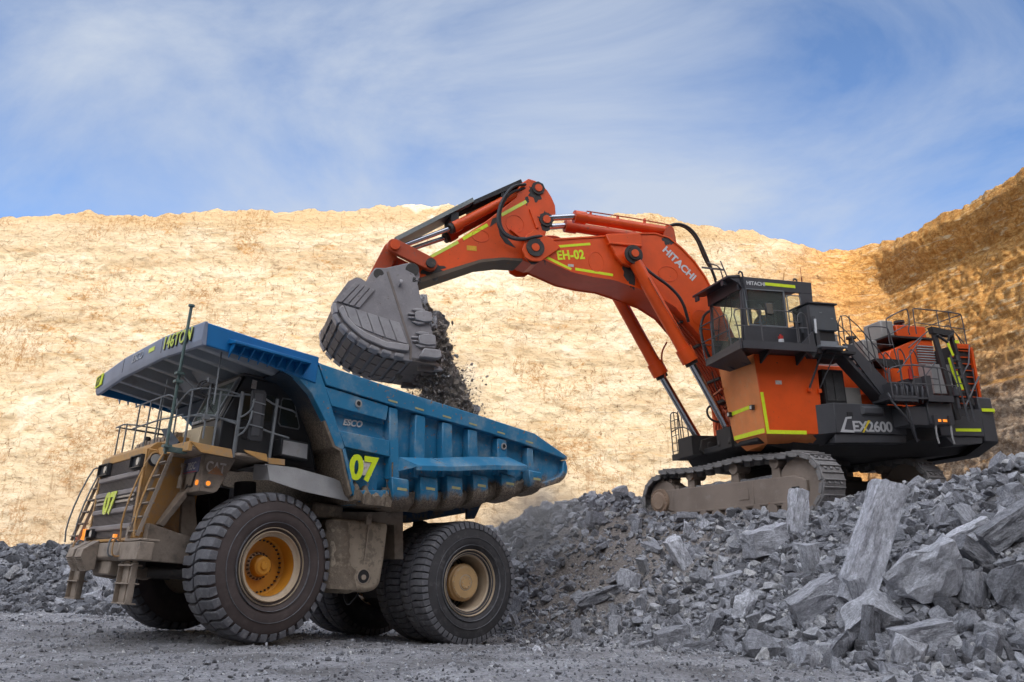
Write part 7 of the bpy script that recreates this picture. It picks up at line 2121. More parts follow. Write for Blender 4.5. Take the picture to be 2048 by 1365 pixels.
# ---------------------------------------------------------------- rocks
from mathutils import noise as MN
def rock_mat(name, island, tone=1.0, warm=0.0):
    m = bpy.data.materials.new(name)
    m.use_nodes = True
    t = m.node_tree; l = t.links.new
    P = t.nodes['Principled BSDF']
    P.inputs['Roughness'].default_value = .85
    P.inputs['Specular IOR Level'].default_value = .3
    tc = N('ShaderNodeTexCoord', t)
    if island:
        g = N('ShaderNodeNewGeometry', t); rnd_ = g.outputs['Random Per Island']
    else:
        g = N('ShaderNodeObjectInfo', t); rnd_ = g.outputs['Random']
    r = N('ShaderNodeValToRGB', t)
    e = r.color_ramp.elements
    cols = [(0, (.13, .128, .135)), (.25, (.25, .253, .27)), (.6, (.39, .395, .425)), (.85, (.53, .535, .565)), (1, (.64, .63, .62))]
    e[0].position, e[0].color = 0, (*[c * tone for c in cols[0][1]], 1)
    e[1].position, e[1].color = 1, (*[c * tone for c in cols[-1][1]], 1)
    for p_, c_ in cols[1:-1]:
        q = e.new(p_); q.color = (c_[0] * tone * (1 + warm), c_[1] * tone, c_[2] * tone * (1 - warm), 1)
    if island: l(rnd_, r.inputs['Fac'])
    else:
        m0 = N('ShaderNodeMapRange', t); m0.inputs['To Min'].default_value = .4; m0.inputs['To Max'].default_value = .85
        l(rnd_, m0.inputs['Value']); l(m0.outputs['Result'], r.inputs['Fac'])
    mp = N('ShaderNodeMapping', t); mp.inputs['Scale'].default_value = (1, 1, .5) if not island else (1, 1, 1)
    l(tc.outputs['Object'], mp.inputs['Vector'])
    n = N('ShaderNodeTexNoise', t); n.inputs['Scale'].default_value = 9.0 if not island else 7.0; n.inputs['Detail'].default_value = 8; n.inputs['Roughness'].default_value = .7
    l(mp.outputs['Vector'], n.inputs['Vector'])
    mr = N('ShaderNodeMapRange', t); mr.inputs['From Min'].default_value = .3; mr.inputs['From Max'].default_value = .7; mr.inputs['To Min'].default_value = .5; mr.inputs['To Max'].default_value = 1.35
    l(n.outputs['Fac'], mr.inputs['Value'])
    x = N('ShaderNodeMix', t, data_type='RGBA', blend_type='MULTIPLY'); x.inputs['Factor'].default_value = 1
    l(r.outputs['Color'], x.inputs['A']); l(mr.outputs['Result'], x.inputs['B'])
    n2 = N('ShaderNodeTexNoise', t); n2.inputs['Scale'].default_value = 34.0; n2.inputs['Detail'].default_value = 6; n2.inputs['Roughness'].default_value = .75
    l(mp.outputs['Vector'], n2.inputs['Vector'])
    mr2 = N('ShaderNodeMapRange', t); mr2.inputs['From Min'].default_value = .35; mr2.inputs['From Max'].default_value = .65; mr2.inputs['To Min'].default_value = .72; mr2.inputs['To Max'].default_value = 1.2
    l(n2.outputs['Fac'], mr2.inputs['Value'])
    x2 = N('ShaderNodeMix', t, data_type='RGBA', blend_type='MULTIPLY'); x2.inputs['Factor'].default_value = 1
    l(x.outputs['Result'], x2.inputs['A']); l(mr2.outputs['Result'], x2.inputs['B'])
    x3 = N('ShaderNodeMix', t, data_type='RGBA', blend_type='MULTIPLY'); x3.inputs['Factor'].default_value = 1
    oi = N('ShaderNodeObjectInfo', t)
    l(x2.outputs['Result'], x3.inputs['A']); l(oi.outputs['Color'], x3.inputs['B'])
    l(x3.outputs['Result'], P.inputs['Base Color'])
    ad = N('ShaderNodeMath', t, operation='MULTIPLY_ADD'); ad.inputs[1].default_value = .5
    l(n2.outputs['Fac'], ad.inputs[0]); l(n.outputs['Fac'], ad.inputs[2])
    b = N('ShaderNodeBump', t); b.inputs['Strength'].default_value = 1.0; b.inputs['Distance'].default_value = .07
    l(ad.outputs[0], b.inputs['Height']); l(b.outputs['Normal'], P.inputs['Normal'])
    return m
ROCK = rock_mat('layered_grey_rock', False, 1.12)
RUBM = rock_mat('broken_grey_rubble', True, 1.0)
DIRTM = rock_mat('falling_brown_grey_dirt', True, .85, .16)

def hull_pts(rg, dims, n, blocky=.55):
    pts = []
    for _ in range(n):
        v = [rg.gauss(0, 1) for _ in range(3)]
        k = max(abs(c) for c in v); l2 = math.sqrt(sum(c * c for c in v))
        s_ = blocky / k + (1 - blocky) / l2
        pts.append([v[i] * s_ * dims[i] * .5 * rg.uniform(.85, 1.0) for i in range(3)])
    return pts
def hull_mesh(pts):
    bm = bmesh.new()
    for p in pts: bm.verts.new(p)
    r_ = bmesh.ops.convex_hull(bm, input=bm.verts[:])
    for g in r_['geom_interior'] + r_['geom_unused']:
        if isinstance(g, bmesh.types.BMVert) and g.is_valid: bm.verts.remove(g)
    return bm
def big_rock_mesh(name, dims, seed, cuts=4, rough=.05, layer=.035, n=18, blocky=.75, prism=False):
    rg = random.Random(seed)
    if prism:
        P0 = [[sx * dims[0] * .5 * rg.uniform(.78, 1.0), sy * dims[1] * .5 * rg.uniform(.78, 1.0), sz_ * dims[2] * .5 * rg.uniform(.84, 1.0)] for sx in (-1, 1) for sy in (-1, 1) for sz_ in (-1, 1)]
        P0 += [[rg.uniform(-.5, .5) * dims[0], rg.choice((-.5, .5)) * dims[1], rg.uniform(-.4, .4) * dims[2]] for _ in range(3)]
        bm = hull_mesh(P0)
    else:
        bm = hull_mesh(hull_pts(rg, dims, n, blocky))
    bmesh.ops.subdivide_edges(bm, edges=bm.edges[:], cuts=cuts, use_grid_fill=True)
    bmesh.ops.triangulate(bm, faces=bm.faces[:])
    bm.normal_update()
    o_ = Vector((seed * 3.7, seed * 1.3, seed * .7))
    sz = (dims[0] * dims[1] * dims[2]) ** (1 / 3)
    for v in bm.verts:
        p = v.co / sz
        a = MN.fractal(p * 2.2 + o_, .9, 2.0, 4) * rough * sz
        q = Vector((p.x * 9, p.y * 9, p.z * 1.1))
        a += (MN.noise(q + o_) + .5 * MN.noise(q * 2.3 + o_)) * layer * sz
        c = MN.cell(Vector((p.x * 5, p.y * 5, p.z * 1.5)) + o_)
        a += (c - .5) * layer * .7 * sz
        v.co += v.normal * a
    me = bpy.data.meshes.new(name)
    bm.to_mesh(me); bm.free()
    me.materials.append(ROCK)
    me.polygons.foreach_set('use_smooth', [True] * len(me.polygons))
    me.set_sharp_from_angle(angle=rad(24))
    return me
def gz(x, y): return float(ground(np.array([x]), np.array([y]), True)[0])
def put_rock(me, x, y, dz, rot, label, group=None):
    o = bpy.data.objects.new('rock', me)
    COL.objects.link(o)
    o.location = (x, y, gz(x, y) + dz)
    o.rotation_euler = rot
    tag(o, label, 'rock', group)
    return o
GRP = 'large broken rocks lying on the rubble slope'
# x, y, (width, depth, length along local z), dz, rotation, label
NAMED = [
    (7.40, 17.95, (.80, .5, 2.9), .95, (-.12, .50, .12), 'tall grey slab of rock standing upright below the right-hand end of the near track'),
    (7.75, 16.6, (1.45, 1.25, 1.7), .50, (.5, .7, .4), 'biggest rounded grey boulder, right of the foot of the standing slab'),
    (7.59, 22.95, (.55, .4, 1.35), .40, (.05, .12, .2), 'pale narrow upright rock in front of the near track'),
    (6.51, 22.35, (.7, .7, 1.15), .18, (.2, 1.35, .5), 'blunt pale block lying just below the middle of the near track beam'),
    (6.84, 20.05, (.38, .35, .85), .28, (.1, -.15, .3), 'small prism-shaped rock standing midway up the slope left of the tall slab'),
    (6.19, 18.0, (.6, .55, 1.25), .25, (.3, 1.0, .35), 'striped layered boulder leaning to the right, left of the foot of the tall slab'),
    (6.85, 17.6, (.36, .32, .75), .22, (.1, -.2, .1), 'short upright rock touching the left side of the foot of the tall slab'),
    (4.70, 16.95, (.8, .75, .75), .15, (.4, .5, .9), 'dark blocky boulder alone at the bottom edge of the rubble, near the road'),
    (6.80, 16.75, (.8, .6, .95), .18, (.9, .5, .2), 'tilted layered block directly below the tall standing slab'),
    (6.56, 16.35, (.34, .22, .85), .30, (.15, .1, .5), 'thin dark blade of rock standing on end below the tall slab'),
    (7.08, 15.4, (.42, .40, 1.15), .18, (.1, 1.42, .2), 'long log-shaped rock lying nearly level near the bottom right of the rubble'),
    (9.15, 17.55, (.34, .25, 1.25), .25, (.1, 1.15, .25), 'pale thin plank of rock lying right of the biggest boulder'),
    (9.95, 17.1, (.55, .45, 1.9), .36, (.15, 1.02, .25), 'thick dark layered slab slanting up to the right edge of the photo'),
    (8.93, 16.85, (.36, .3, 1.05), .25, (.2, -1.0, .2), 'dark slanting bar of rock falling to the right beside the biggest boulder'),
    (9.05, 15.95, (.9, .8, .95), .30, (.3, .6, .7), 'rough dark boulder at the right edge under the thick slanting slab'),
    (8.45, 16.2, (.48, .42, .65), .26, (.1, .1, .5), 'square-cut block just right of the biggest boulder'),
    (6.07, 16.4, (.65, .35, .85), .25, (.5, -.3, .2), 'flat-faced triangular rock leaning near the foot of the slope'),
    (6.65, 15.1, (.75, .6, .6), .15, (.3, .2, .2), 'wide angular boulder at the very bottom of the pile below the log-shaped rock'),
    (5.09, 19.4, (.5, .35, .85), .30, (.1, .45, .2), 'smooth pale oval rock leaning to the right midway down the slope'),
    (3.08, 23.5, (.72, .6, .8), .26, (.1, .1, .4), 'striped upright block in the middle of the slope between truck and excavator'),
    (2.25, 23.3, (.8, .7, 1.7), .12, (.2, 1.1, .2), 'large half-buried boulder with a brown hollow, left of the striped upright block'),
    (4.50, 23.45, (.5, .42, 1.05), .25, (.1, -.55, .2), 'pale grooved rock leaning left below the left end of the near track'),
    (5.26, 25.9, (.55, .35, .65), .20, (.2, .3, .3), 'flat pale split rock at the top of the slope below the track sprocket'),
    (5.78, 25.9, (.38, .3, .4), .14, (.2, .1, .3), 'small square pale rock beside the flat split rock below the sprocket'),
    (2.85, 29.5, (.8, .7, .75), .20, (.3, .4, .3), 'dark-bellied boulder on the heap between the truck tail and the track'),
    (3.51, 19.7, (.38, .4, .8), .12, (.1, 1.3, .3), 'wedge-shaped slab resting on the lower rubble near the road'),
    (-17.84, 37.3, (.42, .4, 1.05), .12, (.1, 1.35, .1), 'pale log-shaped rock on the far left beside the truck ladder'),
    (.28, 19.35, (.28, .22, .24), .04, (.2, .2, .3), 'small brown stone alone on the road right of the rear wheel'),
    (.52, 18.5, (.26, .24, .2), .04, (.1, .2, .3), 'small rounded pale stone on the road, nearest to the camera of a pair'),
    (1.35, 33.6, (.55, .45, .5), .15, (.3, .2, .1), 'pale rock on the skyline of the heap under the tail of the truck body'),
    (2.93, 19.85, (.25, .3, .75), .08, (.1, 1.45, .15), 'low flat rock at the toe of the slope'),
    (3.91, 18.75, (.22, .3, .7), .08, (.1, 1.35, -.2), 'thin flat slab at the toe of the slope left of the dark blocky boulder'),
    (8.02, 15.6, (.5, .4, .55), .22, (.4, .2, .6), 'angular rock lying against the lower side of the biggest boulder'),
    (5.08, 15.7, (.55, .5, .5), .12, (.2, .6, .3), 'low angular rock at the bottom edge left of the widest boulder'),
    (8.0, 14.9, (.55, .5, .6), .18, (.2, .6, .1), 'dull block at the bottom right, right of the log-shaped rock'),
    (5.38, 21.7, (.35, .4, .8), .14, (.1, 1.3, .2), 'long low rock lying in the middle of the slope below the blunt pale block'),
    (3.94, 31.4, (.5, .45, .7), .15, (.2, 1.1, .3), 'pale layered rock on top of the heap left of the track'),
    (17.2, 27.0, (.8, .6, 1.0), .25, (.2, .9, .1), 'pale boulder on the skyline at the right behind the far track'),
    (15.2, 29.2, (.6, .5, .8), .2, (.2, .5, .1), 'pale angular rock just right of the far track on the skyline'),
]
for i, (x, y, dm, dz, rt, lab) in enumerate(NAMED):
    bigr = max(dm) > .8
    me = big_rock_mesh('rock', dm, 11 + i * 7, 5 if max(dm) > 1.4 else (4 if bigr else 2), .05, .045, 16, .65, i in (0, 2, 3, 4, 5, 6, 8, 9, 10, 11, 12, 13, 15, 21, 25, 26, 31, 35))
    o = put_rock(me, x, y, dz, rt, lab, GRP if i not in (27, 28) else None)
    q = 1.35 if ('pale' in lab or i == 0) else (1.1 if i in (1, 5, 8, 10) else (.62 if 'dark' in lab else 1.0))
    o.color = (q, q, q, 1)

# --- medium rocks as individuals
rg = random.Random(77)
tmpl = []
for k in range(12):
    d_ = [(1, .8, 1.1), (.55, .5, 1.5), (.9, .4, 1.3), (1.1, 1, .9), (.7, .35, 1.5), (.8, .7, 1.2)][k % 6]
    tmpl.append(big_rock_mesh('rock', d_, 300 + k * 13, 2, .05, .045, 14, .6, k % 6 in (1, 2, 4)))
def uloc(x, y):
    """position in the track frame"""
    yaw = EXC_R[0] + TRACK_B
    dx, dy = x - EXC_T[0], y - EXC_T[1]
    return dx * math.cos(yaw) + dy * math.sin(yaw), -dx * math.sin(yaw) + dy * math.cos(yaw)
def zone(x, y, d):
    col = x / y
    if y > 27.5 and col < .20: return 'on the heap between the truck tail and the track'
    if y > 27.5: return 'on the bench behind the tracks'
    if col < .12: return 'on the dark slope just right of the rear wheel'
    if col < .30: return ('on the slope below the left end of the near track' if d > 21 else 'near the toe of the slope between truck and excavator')
    if d > 19: return 'high on the slope below the right half of the near track'
    return 'among the large boulders at the lower right'
SHORT = {0: 'the tall standing slab', 1: 'the biggest rounded boulder', 2: 'the pale upright rock by the track', 3: 'the blunt pale block', 5: 'the striped layered boulder', 7: 'the dark blocky boulder near the road', 10: 'the log-shaped rock', 12: 'the thick slab at the right edge', 17: 'the wide angular bottom boulder', 18: 'the smooth oval rock', 19: 'the striped upright block', 20: 'the half-buried boulder', 21: 'the pale grooved rock', 24: 'the dark-bellied boulder', 25: 'the wedge-shaped slab', 35: 'the long low rock', 36: 'the pale rock on the heap'}
KIND = ['chunky', 'slender', 'slab-like', 'blocky', 'splinter-like', 'angular']
taken = set()
def rock_label(x, y, s, k, zone_):
    size = 'large ' if s > .46 else ('mid-sized ' if s > .33 else 'small ')
    a = size + KIND[k % 6] + ' grey rock '
    cand = sorted(SHORT, key=lambda i: (NAMED[i][0] - x) ** 2 + (NAMED[i][1] - y) ** 2)[:4]
    for i in cand:
        dx = (x / y - NAMED[i][0] / NAMED[i][1]) * 20; dy = y - NAMED[i][1]
        if math.hypot(dx, dy) > 3.2: continue
        rel = ('right of ' if dx > 0 else 'left of ') if abs(dx) > abs(dy) * .8 else ('up the slope from ' if dy > 0 else 'down the slope from ')
        q = a + ('just ' if math.hypot(dx, dy) < 1.4 else '') + rel + SHORT[i]
        if q not in taken:
            taken.add(q)
            return q
    return a.replace('large ', 'large ') + zone_
made = 0
SZ = {'small': (.26, .36), 'medium': (.36, .5)}
tries = 0
while made < 170 and tries < 20000:
    tries += 1
    y = rg.uniform(12.5, 33) if rg.random() < .8 else rg.uniform(13, 20)
    x = rg.uniform(-.5, .62 * y + .8)
    u_ = float(_sd(np.array([x]), np.array([y]))[0])
    if u_ < .1: continue
    ux, uy = uloc(x, y)
    if abs(ux) < 4.4 and abs(uy) < 3.6: continue
    if any((x - q[0]) ** 2 + (y - q[1]) ** 2 < (max(q[2]) * .42) ** 2 for q in NAMED): continue
    d = y
    near = y < 19 and x / y > .28
    s = rg.uniform(.28, .46) * (1.35 if near else 1.0) * (1.15 if d > 24 else 1)
    k_ = rg.randrange(12)
    lab = rock_label(x, y, s, k_, zone(x, y, d))
    o = put_rock(tmpl[k_], x, y, s * .26, (rg.uniform(-.6, .6) + rg.choice((0, 1.3)), rg.uniform(-.6, .6), rg.uniform(0, 6.28)), lab, 'broken rocks scattered over the rubble slope')
    o.scale = (s, s, s)
    made += 1
for k in range(20):      # the low bank beyond the truck, left
    y = rg.uniform(36, 45); x = rg.uniform(-.52, -.36) * y
    s = rg.uniform(.4, .8)
    o = put_rock(tmpl[rg.randrange(12)], x, y, s * .15, (rg.uniform(-.6, .6), rg.uniform(-.6, .6), rg.uniform(0, 6.28)), 'dark grey rock on the low bank at the far left', 'rocks on the bank behind the truck')
    o.scale = (s, s, s)

# --- rubble too many to count
def small_templates(n, seed, lo=9, hi=13):
    r = random.Random(seed); T = []
    for k in range(n):
        dm = (r.uniform(.6, 1.1), r.uniform(.35, .9), r.uniform(.9, 1.5))
        bm = hull_mesh(hull_pts(r, dm, r.randint(lo, hi), .6))
        bmesh.ops.triangulate(bm, faces=bm.faces[:])
        bm.verts.index_update()
        T.append((np.array([v.co[:] for v in bm.verts]), np.array([[v.index for v in f.verts] for f in bm.faces])))
        bm.free()
    return T
ST = small_templates(14, 5)
def scatter(name, P3, S, m, seed, label=None, cat=None, lift=.12, flat=.5):
    rs = np.random.RandomState(seed)
    n = len(P3)
    which = rs.randint(0, len(ST), n)
    vs, fs, off = [], [], 0
    for k, (v, f) in enumerate(ST):
        idx = np.where(which == k)[0]
        if not len(idx): continue
        a = rs.uniform(0, 2 * np.pi, len(idx)); b = rs.normal(0, flat, len(idx)) + rs.choice([0, 1.4], len(idx)); c = rs.uniform(0, 2 * np.pi, len(idx))
        ca, sa, cb, sb, cc, sc_ = np.cos(a), np.sin(a), np.cos(b), np.sin(b), np.cos(c), np.sin(c)
        z0 = np.zeros_like(a); o1 = np.ones_like(a)
        Rz = np.stack([ca, -sa, z0, sa, ca, z0, z0, z0, o1], -1).reshape(-1, 3, 3)
        Rx = np.stack([o1, z0, z0, z0, cb, -sb, z0, sb, cb], -1).reshape(-1, 3, 3)
        Ry = np.stack([cc, z0, sc_, z0, o1, z0, -sc_, z0, cc], -1).reshape(-1, 3, 3)
        R = Rz @ Rx @ Ry
        V_ = np.einsum('nij,vj->nvi', R, v) * S[idx][:, None, None] + P3[idx][:, None, :]
        V_[:, :, 2] += (S[idx] * lift)[:, None]
        F = f[None] + (np.arange(len(idx)) * len(v))[:, None, None] + off
        vs.append(V_.reshape(-1, 3)); fs.append(F.reshape(-1, 3)); off += len(idx) * len(v)
    o = np_obj(name, np.concatenate(vs), np.concatenate(fs), m, False)
    tag(o, label, cat, kind='stuff')
    return o
rs = np.random.RandomState(3)
def sample(n, x0, x1, y0, y1):
    return rs.uniform(x0, x1, n), rs.uniform(y0, y1, n)
# slope
n = 150000
yy = rs.uniform(9.5, 38, n) ; xx = rs.uniform(-6, 26, n)
u_ = _sd(xx, yy)
fov = (np.abs(xx) < .68 * yy + 1.0)
ux, uy = uloc(xx, yy)
under = (np.abs(ux) < 4.1) & (np.abs(uy) < 3.4)
# finer where it is near
dens = np.where(u_ > 0, 1.0, np.exp(u_ / .55)) * np.clip((22.0 / yy) ** 1.3, .25, 1.6)
dens = dens * np.where((xx > 4) & (yy > 33), .25, 1)
dens = dens * (1 - .45 * np.exp(-(((xx - 2.6) / 2.6) ** 2 + ((yy - 26.0) / 3.2) ** 2)))
keep = fov & (rs.uniform(0, 1.6, n) < dens) & ~(under & (rs.uniform(0, 1, n) < .75))
xx, yy, u_, under = xx[keep], yy[keep], u_[keep], under[keep]
S = np.exp(rs.normal(math.log(.115), .58, len(xx))) * (1 + .35 * sstep(17, 11, yy)) * (1 + .5 * sstep(20, 34, yy))
S = np.clip(S, .035, .46)
S = np.where(u_ < 0, S * .7, S); S = np.where(under, np.clip(S * .7, 0, .12), S)
# darker fine slide in the middle of the slope
slide = np.exp(-(((xx - 2.6) / 2.6) ** 2 + ((yy - 26.0) / 3.2) ** 2))
S = S * (1 - .55 * slide)
scatter('rubble', np.stack([xx, yy, ground(xx, yy)], -1), S, RUBM, 4, 'loose grey broken rubble covering the slope and bench under the excavator', 'rubble')
# second layer, larger pieces
n = 9000
yy = rs.uniform(10.5, 38, n); xx = rs.uniform(-3, 26, n); u_ = _sd(xx, yy); ux, uy = uloc(xx, yy)
keep = (np.abs(xx) < .68 * yy + 1) & (u_ > .2) & ~((np.abs(ux) < 4.5) & (np.abs(uy) < 3.7)) & (rs.uniform(0, 1, n) < .55)
xx, yy = xx[keep], yy[keep]
S = np.clip(np.exp(rs.normal(math.log(.22), .42, len(xx))), .1, .62) * (1 - .75 * np.exp(-(((xx - 2.6) / 2.6) ** 2 + ((yy - 26.0) / 3.2) ** 2)))
scatter('coarse_rubble', np.stack([xx, yy, ground(xx, yy)], -1), S, RUBM, 8, 'coarser angular grey rubble between the boulders on the slope', 'rubble')
# left bank
n = 26000
yy = rs.uniform(30, 49, n); xx = rs.uniform(-34, -9, n)
bk_ = np.exp(-((yy - 44 + 0.10 * (xx + 30)) / 5.2) ** 2)
keep = rs.uniform(0, 1, n) < (bk_ + .12)
xx, yy = xx[keep], yy[keep]
S = np.clip(np.exp(rs.normal(math.log(.20), .5, len(xx))), .06, .6)
scatter('bank_rubble', np.stack([xx, yy, ground(xx, yy)], -1), S, rock_mat('dark_bank_rubble', True, .58), 9, 'dark grey rubble bank along the foot of the pit wall at the far left', 'rubble')
# gravel on the road
n = 30000
yy = 9.5 + 26 * rs.uniform(0, 1, n) ** 1.5; xx = rs.uniform(-1, 1, n) * (.68 * yy + 1)
u_ = _sd(xx, yy)
keep = (u_ < .4)
xx, yy = xx[keep], yy[keep]
S = np.clip(np.exp(rs.normal(math.log(.028), .55, len(xx))), .012, .14) * (1 + .6 * sstep(16, 30, yy))
scatter('gravel', np.stack([xx, yy, ground(xx, yy)], -1), S, rock_mat('road_gravel', True, 1.1, .0), 10, 'fine grey gravel strewn over the haul road', 'gravel')

# ---------------------------------------------------------------- load falling from the bucket
EM = Matrix.Translation(EXC_T) @ rotm(*EXC_R).to_4x4()
def blob(c, r, seed, n=3, amp=.28, sc=(1, 1, 1)):
    bm = bmesh.new()
    bmesh.ops.create_icosphere(bm, subdivisions=n, radius=1)
    for v in bm.verts:
        d = v.co.copy()
        k = 1 + amp * MN.fractal(d * 2.0 + Vector((seed, 0, 0)), .7, 2.1, 5) + .10 * (MN.cell(d * 5 + Vector((seed, 1, 2))) - .5)
        v.co = Vector((d.x * sc[0], d.y * sc[1], d.z * sc[2])) * r * k
        v.co += Vector(c)
    V_ = np.array([EM @ v.co for v in bm.verts]); F = np.array([[v.index for v in f.verts] for f in bm.faces])
    bm.free()
    return V_, F
vs, fs, off = [], [], 0
chain = [((13.35, 0, 5.6), 1.0, (.55, 1.25, .9)), ((12.80, .1, 6.25), .5, (.8, 1.6, 1)), ((12.50, .3, 5.75), .52, (.9, 1.5, 1)), ((12.35, .2, 5.2), .54, (.9, 1.5, 1.1)), ((12.20, .0, 4.65), .58, (.9, 1.4, 1.1)), ((12.02, 0, 4.15), .64, (.95, 1.3, 1)), ((11.85, 0, 3.7), .66, (.95, 1.2, 1)), ((11.80, 0, 3.2), .66, (1, 1.2, 1)), ((11.8, -.1, 2.6), .9, (1.1, 1.3, 1))]
for k, (c, r, sc) in enumerate(chain):
    V_, F = blob(c, r, k * 3.1, 4, .34, sc)
    vs.append(V_); fs.append(F + off); off += len(V_)
o = np_obj('falling_dirt', np.concatenate(vs), np.concatenate(fs), mat('dark_brown_falling_dirt', (.22, .185, .15), .95, dirt=(.34, .30, .26), amt=.4, scale=5, soft=.1, bump=1.0, bscale=14), True)
tag(o, 'dark brown dirt pouring out of the bucket into the truck', 'dirt', kind='stuff')
o.data.set_sharp_from_angle(angle=rad(30))
P3, S = [], []
for k in range(12000):
    i = rs.randint(1, len(chain)); c, r, sc = chain[i]
    d = rs.normal(0, 1, 3); d /= np.linalg.norm(d)
    q = rs.uniform(.86, 1.18) if rs.rand() < .80 else rs.uniform(1.0, 1.6)
    loose = q > 1.1
    p = Vector((c[0] + d[0] * r * sc[0] * q, c[1] + d[1] * r * sc[1] * q, c[2] + d[2] * r * sc[2] * q - (.0 if not loose else .15)))
    P3.append(tuple(EM @ p)); S.append(min(.22, math.exp(rs.normal(math.log(.04 if not loose else .03), .5))))
for k in range(700):
    p = Vector((rs.normal(12.55, .28), rs.normal(.4, .5), rs.uniform(3.4, 4.3) - 0.0)) if k % 2 else Vector((rs.normal(11.35, .25), rs.normal(0, .5), rs.uniform(3.2, 4.9)))
    P3.append(tuple(EM @ p)); S.append(min(.12, math.exp(rs.normal(math.log(.035), .5))))
scatter('falling_debris', np.array(P3), np.array(S), DIRTM, 12, 'small stones and crumbs tumbling round the falling dirt', 'debris', lift=0)
for (c, dm, rt, lab) in (((12.72, .6, 6.62), (.62, .5, .6), (.3, .2, .1), 'rounded grey boulder at the top of the bucket mouth'),
                         ((12.35, .5, 6.05), (.85, .7, .8), (.5, .9, .3), 'big dark boulder rolling over the bucket edge'),
                         ((12.60, 1.0, 5.85), (.42, .3, .6), (.6, .4, .2), 'shiny grey faceted rock between the bucket side teeth'),
                         ((11.02, .0, 3.56), (.30, .26, .38), (.2, .1, .3), 'single dark rock in mid-air right of the falling dirt')):
    me = big_rock_mesh('rock', dm, int(c[2] * 31), 3, .05, .03, 14, .6)
    me.materials.clear(); me.materials.append(rock_mat('dark_tumbling_rock', False, .9, .04))
    o = bpy.data.objects.new('rock', me); COL.objects.link(o)
    o.location = EM @ Vector(c); o.rotation_euler = rt
    tag(o, lab, 'rock')
# heap already lying in the truck body
TM = Matrix.Translation(TRUCK_T) @ rotm(*TRUCK_R).to_4x4()
gx, gy = np.meshgrid(np.linspace(-7.0, -1.6, 50), np.linspace(-2.85, 2.85, 40))
gzz = 4.2 + .5 * np.exp(-((gx + 3.6) / 1.6) ** 2 - (gy / 1.8) ** 2) + .12 * fbm(gx * 2, gy * 2, 4, 4) + .08 * facets(gx * 3, gy * 3, 9) + (gx + 3.6) * -.03
gzz = np.minimum(gzz, 5.0)
M_ = np.array(TM)
co = np.stack([gx, gy, gzz], -1) @ M_[:3, :3].T + M_[:3, 3]
o = grid_obj('rock_load', co[..., 0], co[..., 1], co[..., 2], GROUND, False)
tag(o, 'broken rock already loaded in the truck body', 'load', kind='stuff')

# ---------------------------------------------------------------- dust hanging behind the rear wheel
bm = bmesh.new(); bmesh.ops.create_icosphere(bm, subdivisions=3, radius=1.0)
me = bpy.data.meshes.new('dust_cloud'); bm.to_mesh(me); bm.free()
dc = bpy.data.objects.new('dust_cloud', me); COL.objects.link(dc)
dc.location = (.6, 28.0, 3.0); dc.scale = (2.3, 2.8, 2.0)
tag(dc, 'pale brown dust hanging behind the truck rear wheel', 'dust', kind='stuff')
dm_ = bpy.data.materials.new('dust_volume'); dm_.use_nodes = True
t = dm_.node_tree; t.nodes.clear()
o_ = N('ShaderNodeOutputMaterial', t); pv = N('ShaderNodeVolumePrincipled', t)
pv.inputs['Color'].default_value = (.85, .78, .70, 1); pv.inputs['Anisotropy'].default_value = .2
tc = N('ShaderNodeTexCoord', t); nn = N('ShaderNodeTexNoise', t); nn.inputs['Scale'].default_value = 1.6; nn.inputs['Detail'].default_value = 3
ln = N('ShaderNodeVectorMath', t, operation='LENGTH'); mr = N('ShaderNodeMapRange', t, interpolation_type='SMOOTHSTEP')
mr.inputs['From Min'].default_value = 1.0; mr.inputs['From Max'].default_value = .1; mr.inputs['To Min'].default_value = 0; mr.inputs['To Max'].default_value = 1
m2 = N('ShaderNodeMapRange', t); m2.inputs['From Min'].default_value = .38; m2.inputs['From Max'].default_value = .7
m3 = N('ShaderNodeMath', t, operation='MULTIPLY'); m4 = N('ShaderNodeMath', t, operation='MULTIPLY'); m4.inputs[1].default_value = 1.0
t.links.new(tc.outputs['Object'], ln.inputs[0]); t.links.new(tc.outputs['Object'], nn.inputs['Vector'])
t.links.new(ln.outputs['Value'], mr.inputs['Value']); t.links.new(nn.outputs['Fac'], m2.inputs['Value'])
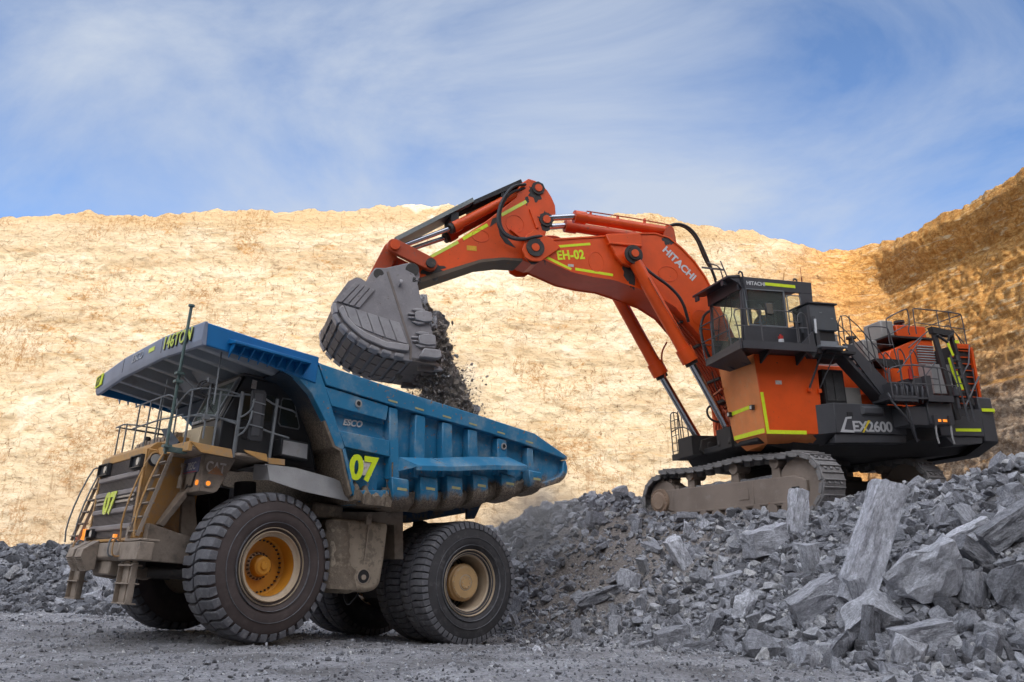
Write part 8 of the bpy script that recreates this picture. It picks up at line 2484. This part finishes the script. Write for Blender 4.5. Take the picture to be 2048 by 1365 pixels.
t.links.new(mr.outputs['Result'], m3.inputs[0]); t.links.new(m2.outputs['Result'], m3.inputs[1]); t.links.new(m3.outputs[0], m4.inputs[0])
t.links.new(m4.outputs[0], pv.inputs['Density']); t.links.new(pv.outputs['Volume'], o_.inputs['Volume'])
me.materials.append(dm_)

d2 = bpy.data.objects.new('dust_cloud', me); COL.objects.link(d2)
d2.location = EM @ Vector((11.95, 0, 3.9)); d2.scale = (1.5, 1.5, 1.7)
tag(d2, 'thin dust around the dirt falling from the bucket', 'dust', kind='stuff')

# ---------------------------------------------------------------- pieces that stand apart become parts of their own
def split_islands(o):
    me = o.data
    n = len(me.vertices)
    par = list(range(n))
    def find(a):
        while par[a] != a:
            par[a] = par[par[a]]; a = par[a]
        return a
    for e in me.edges:
        a, b = find(e.vertices[0]), find(e.vertices[1])
        if a != b: par[a] = b
    groups = {}
    for p in me.polygons: groups.setdefault(find(p.vertices[0]), []).append(tuple(p.vertices))
    if len(groups) < 2: return
    co = [tuple(v.co) for v in me.vertices]
    mats = list(me.materials)
    mods = [(m.width, m.segments) for m in o.modifiers if m.type == 'BEVEL']
    for g in groups.values():
        used = sorted({i for q in g for i in q}); mp_ = {a: k for k, a in enumerate(used)}
        mb = MB(); mb.add([co[i] for i in used], [tuple(mp_[i] for i in q) for q in g])
        w_, s_ = mods[0] if mods else (0, 1)
        q = mb.build(o.name.split('.')[0], mats[0], o.parent, bevel=w_, seg=s_, smooth=30)
        q.matrix_local = o.matrix_local
    bpy.data.objects.remove(o)
for o in list(bpy.data.objects):
    if o.type == 'MESH' and o.name.split('.')[0] in ('deck_edge', 'frame_gusset', 'hydraulic_tank', 'weld_ring', 'pipe_clamp', 'gusset', 'walkway_bracket', 'link_pins', 'box_frame', 'mirror_bracket', 'cylinder_foot', 'wiper', 'roof_hook', 'fan_hoop', 'fender_brace', 'canopy_step', 'side_platform', 'upper_guard', 'bucket_ear', 'marker_lamp', 'door_mesh', 'mud_crust', 'pin_plate', 'strut_foot'):
        split_islands(o)
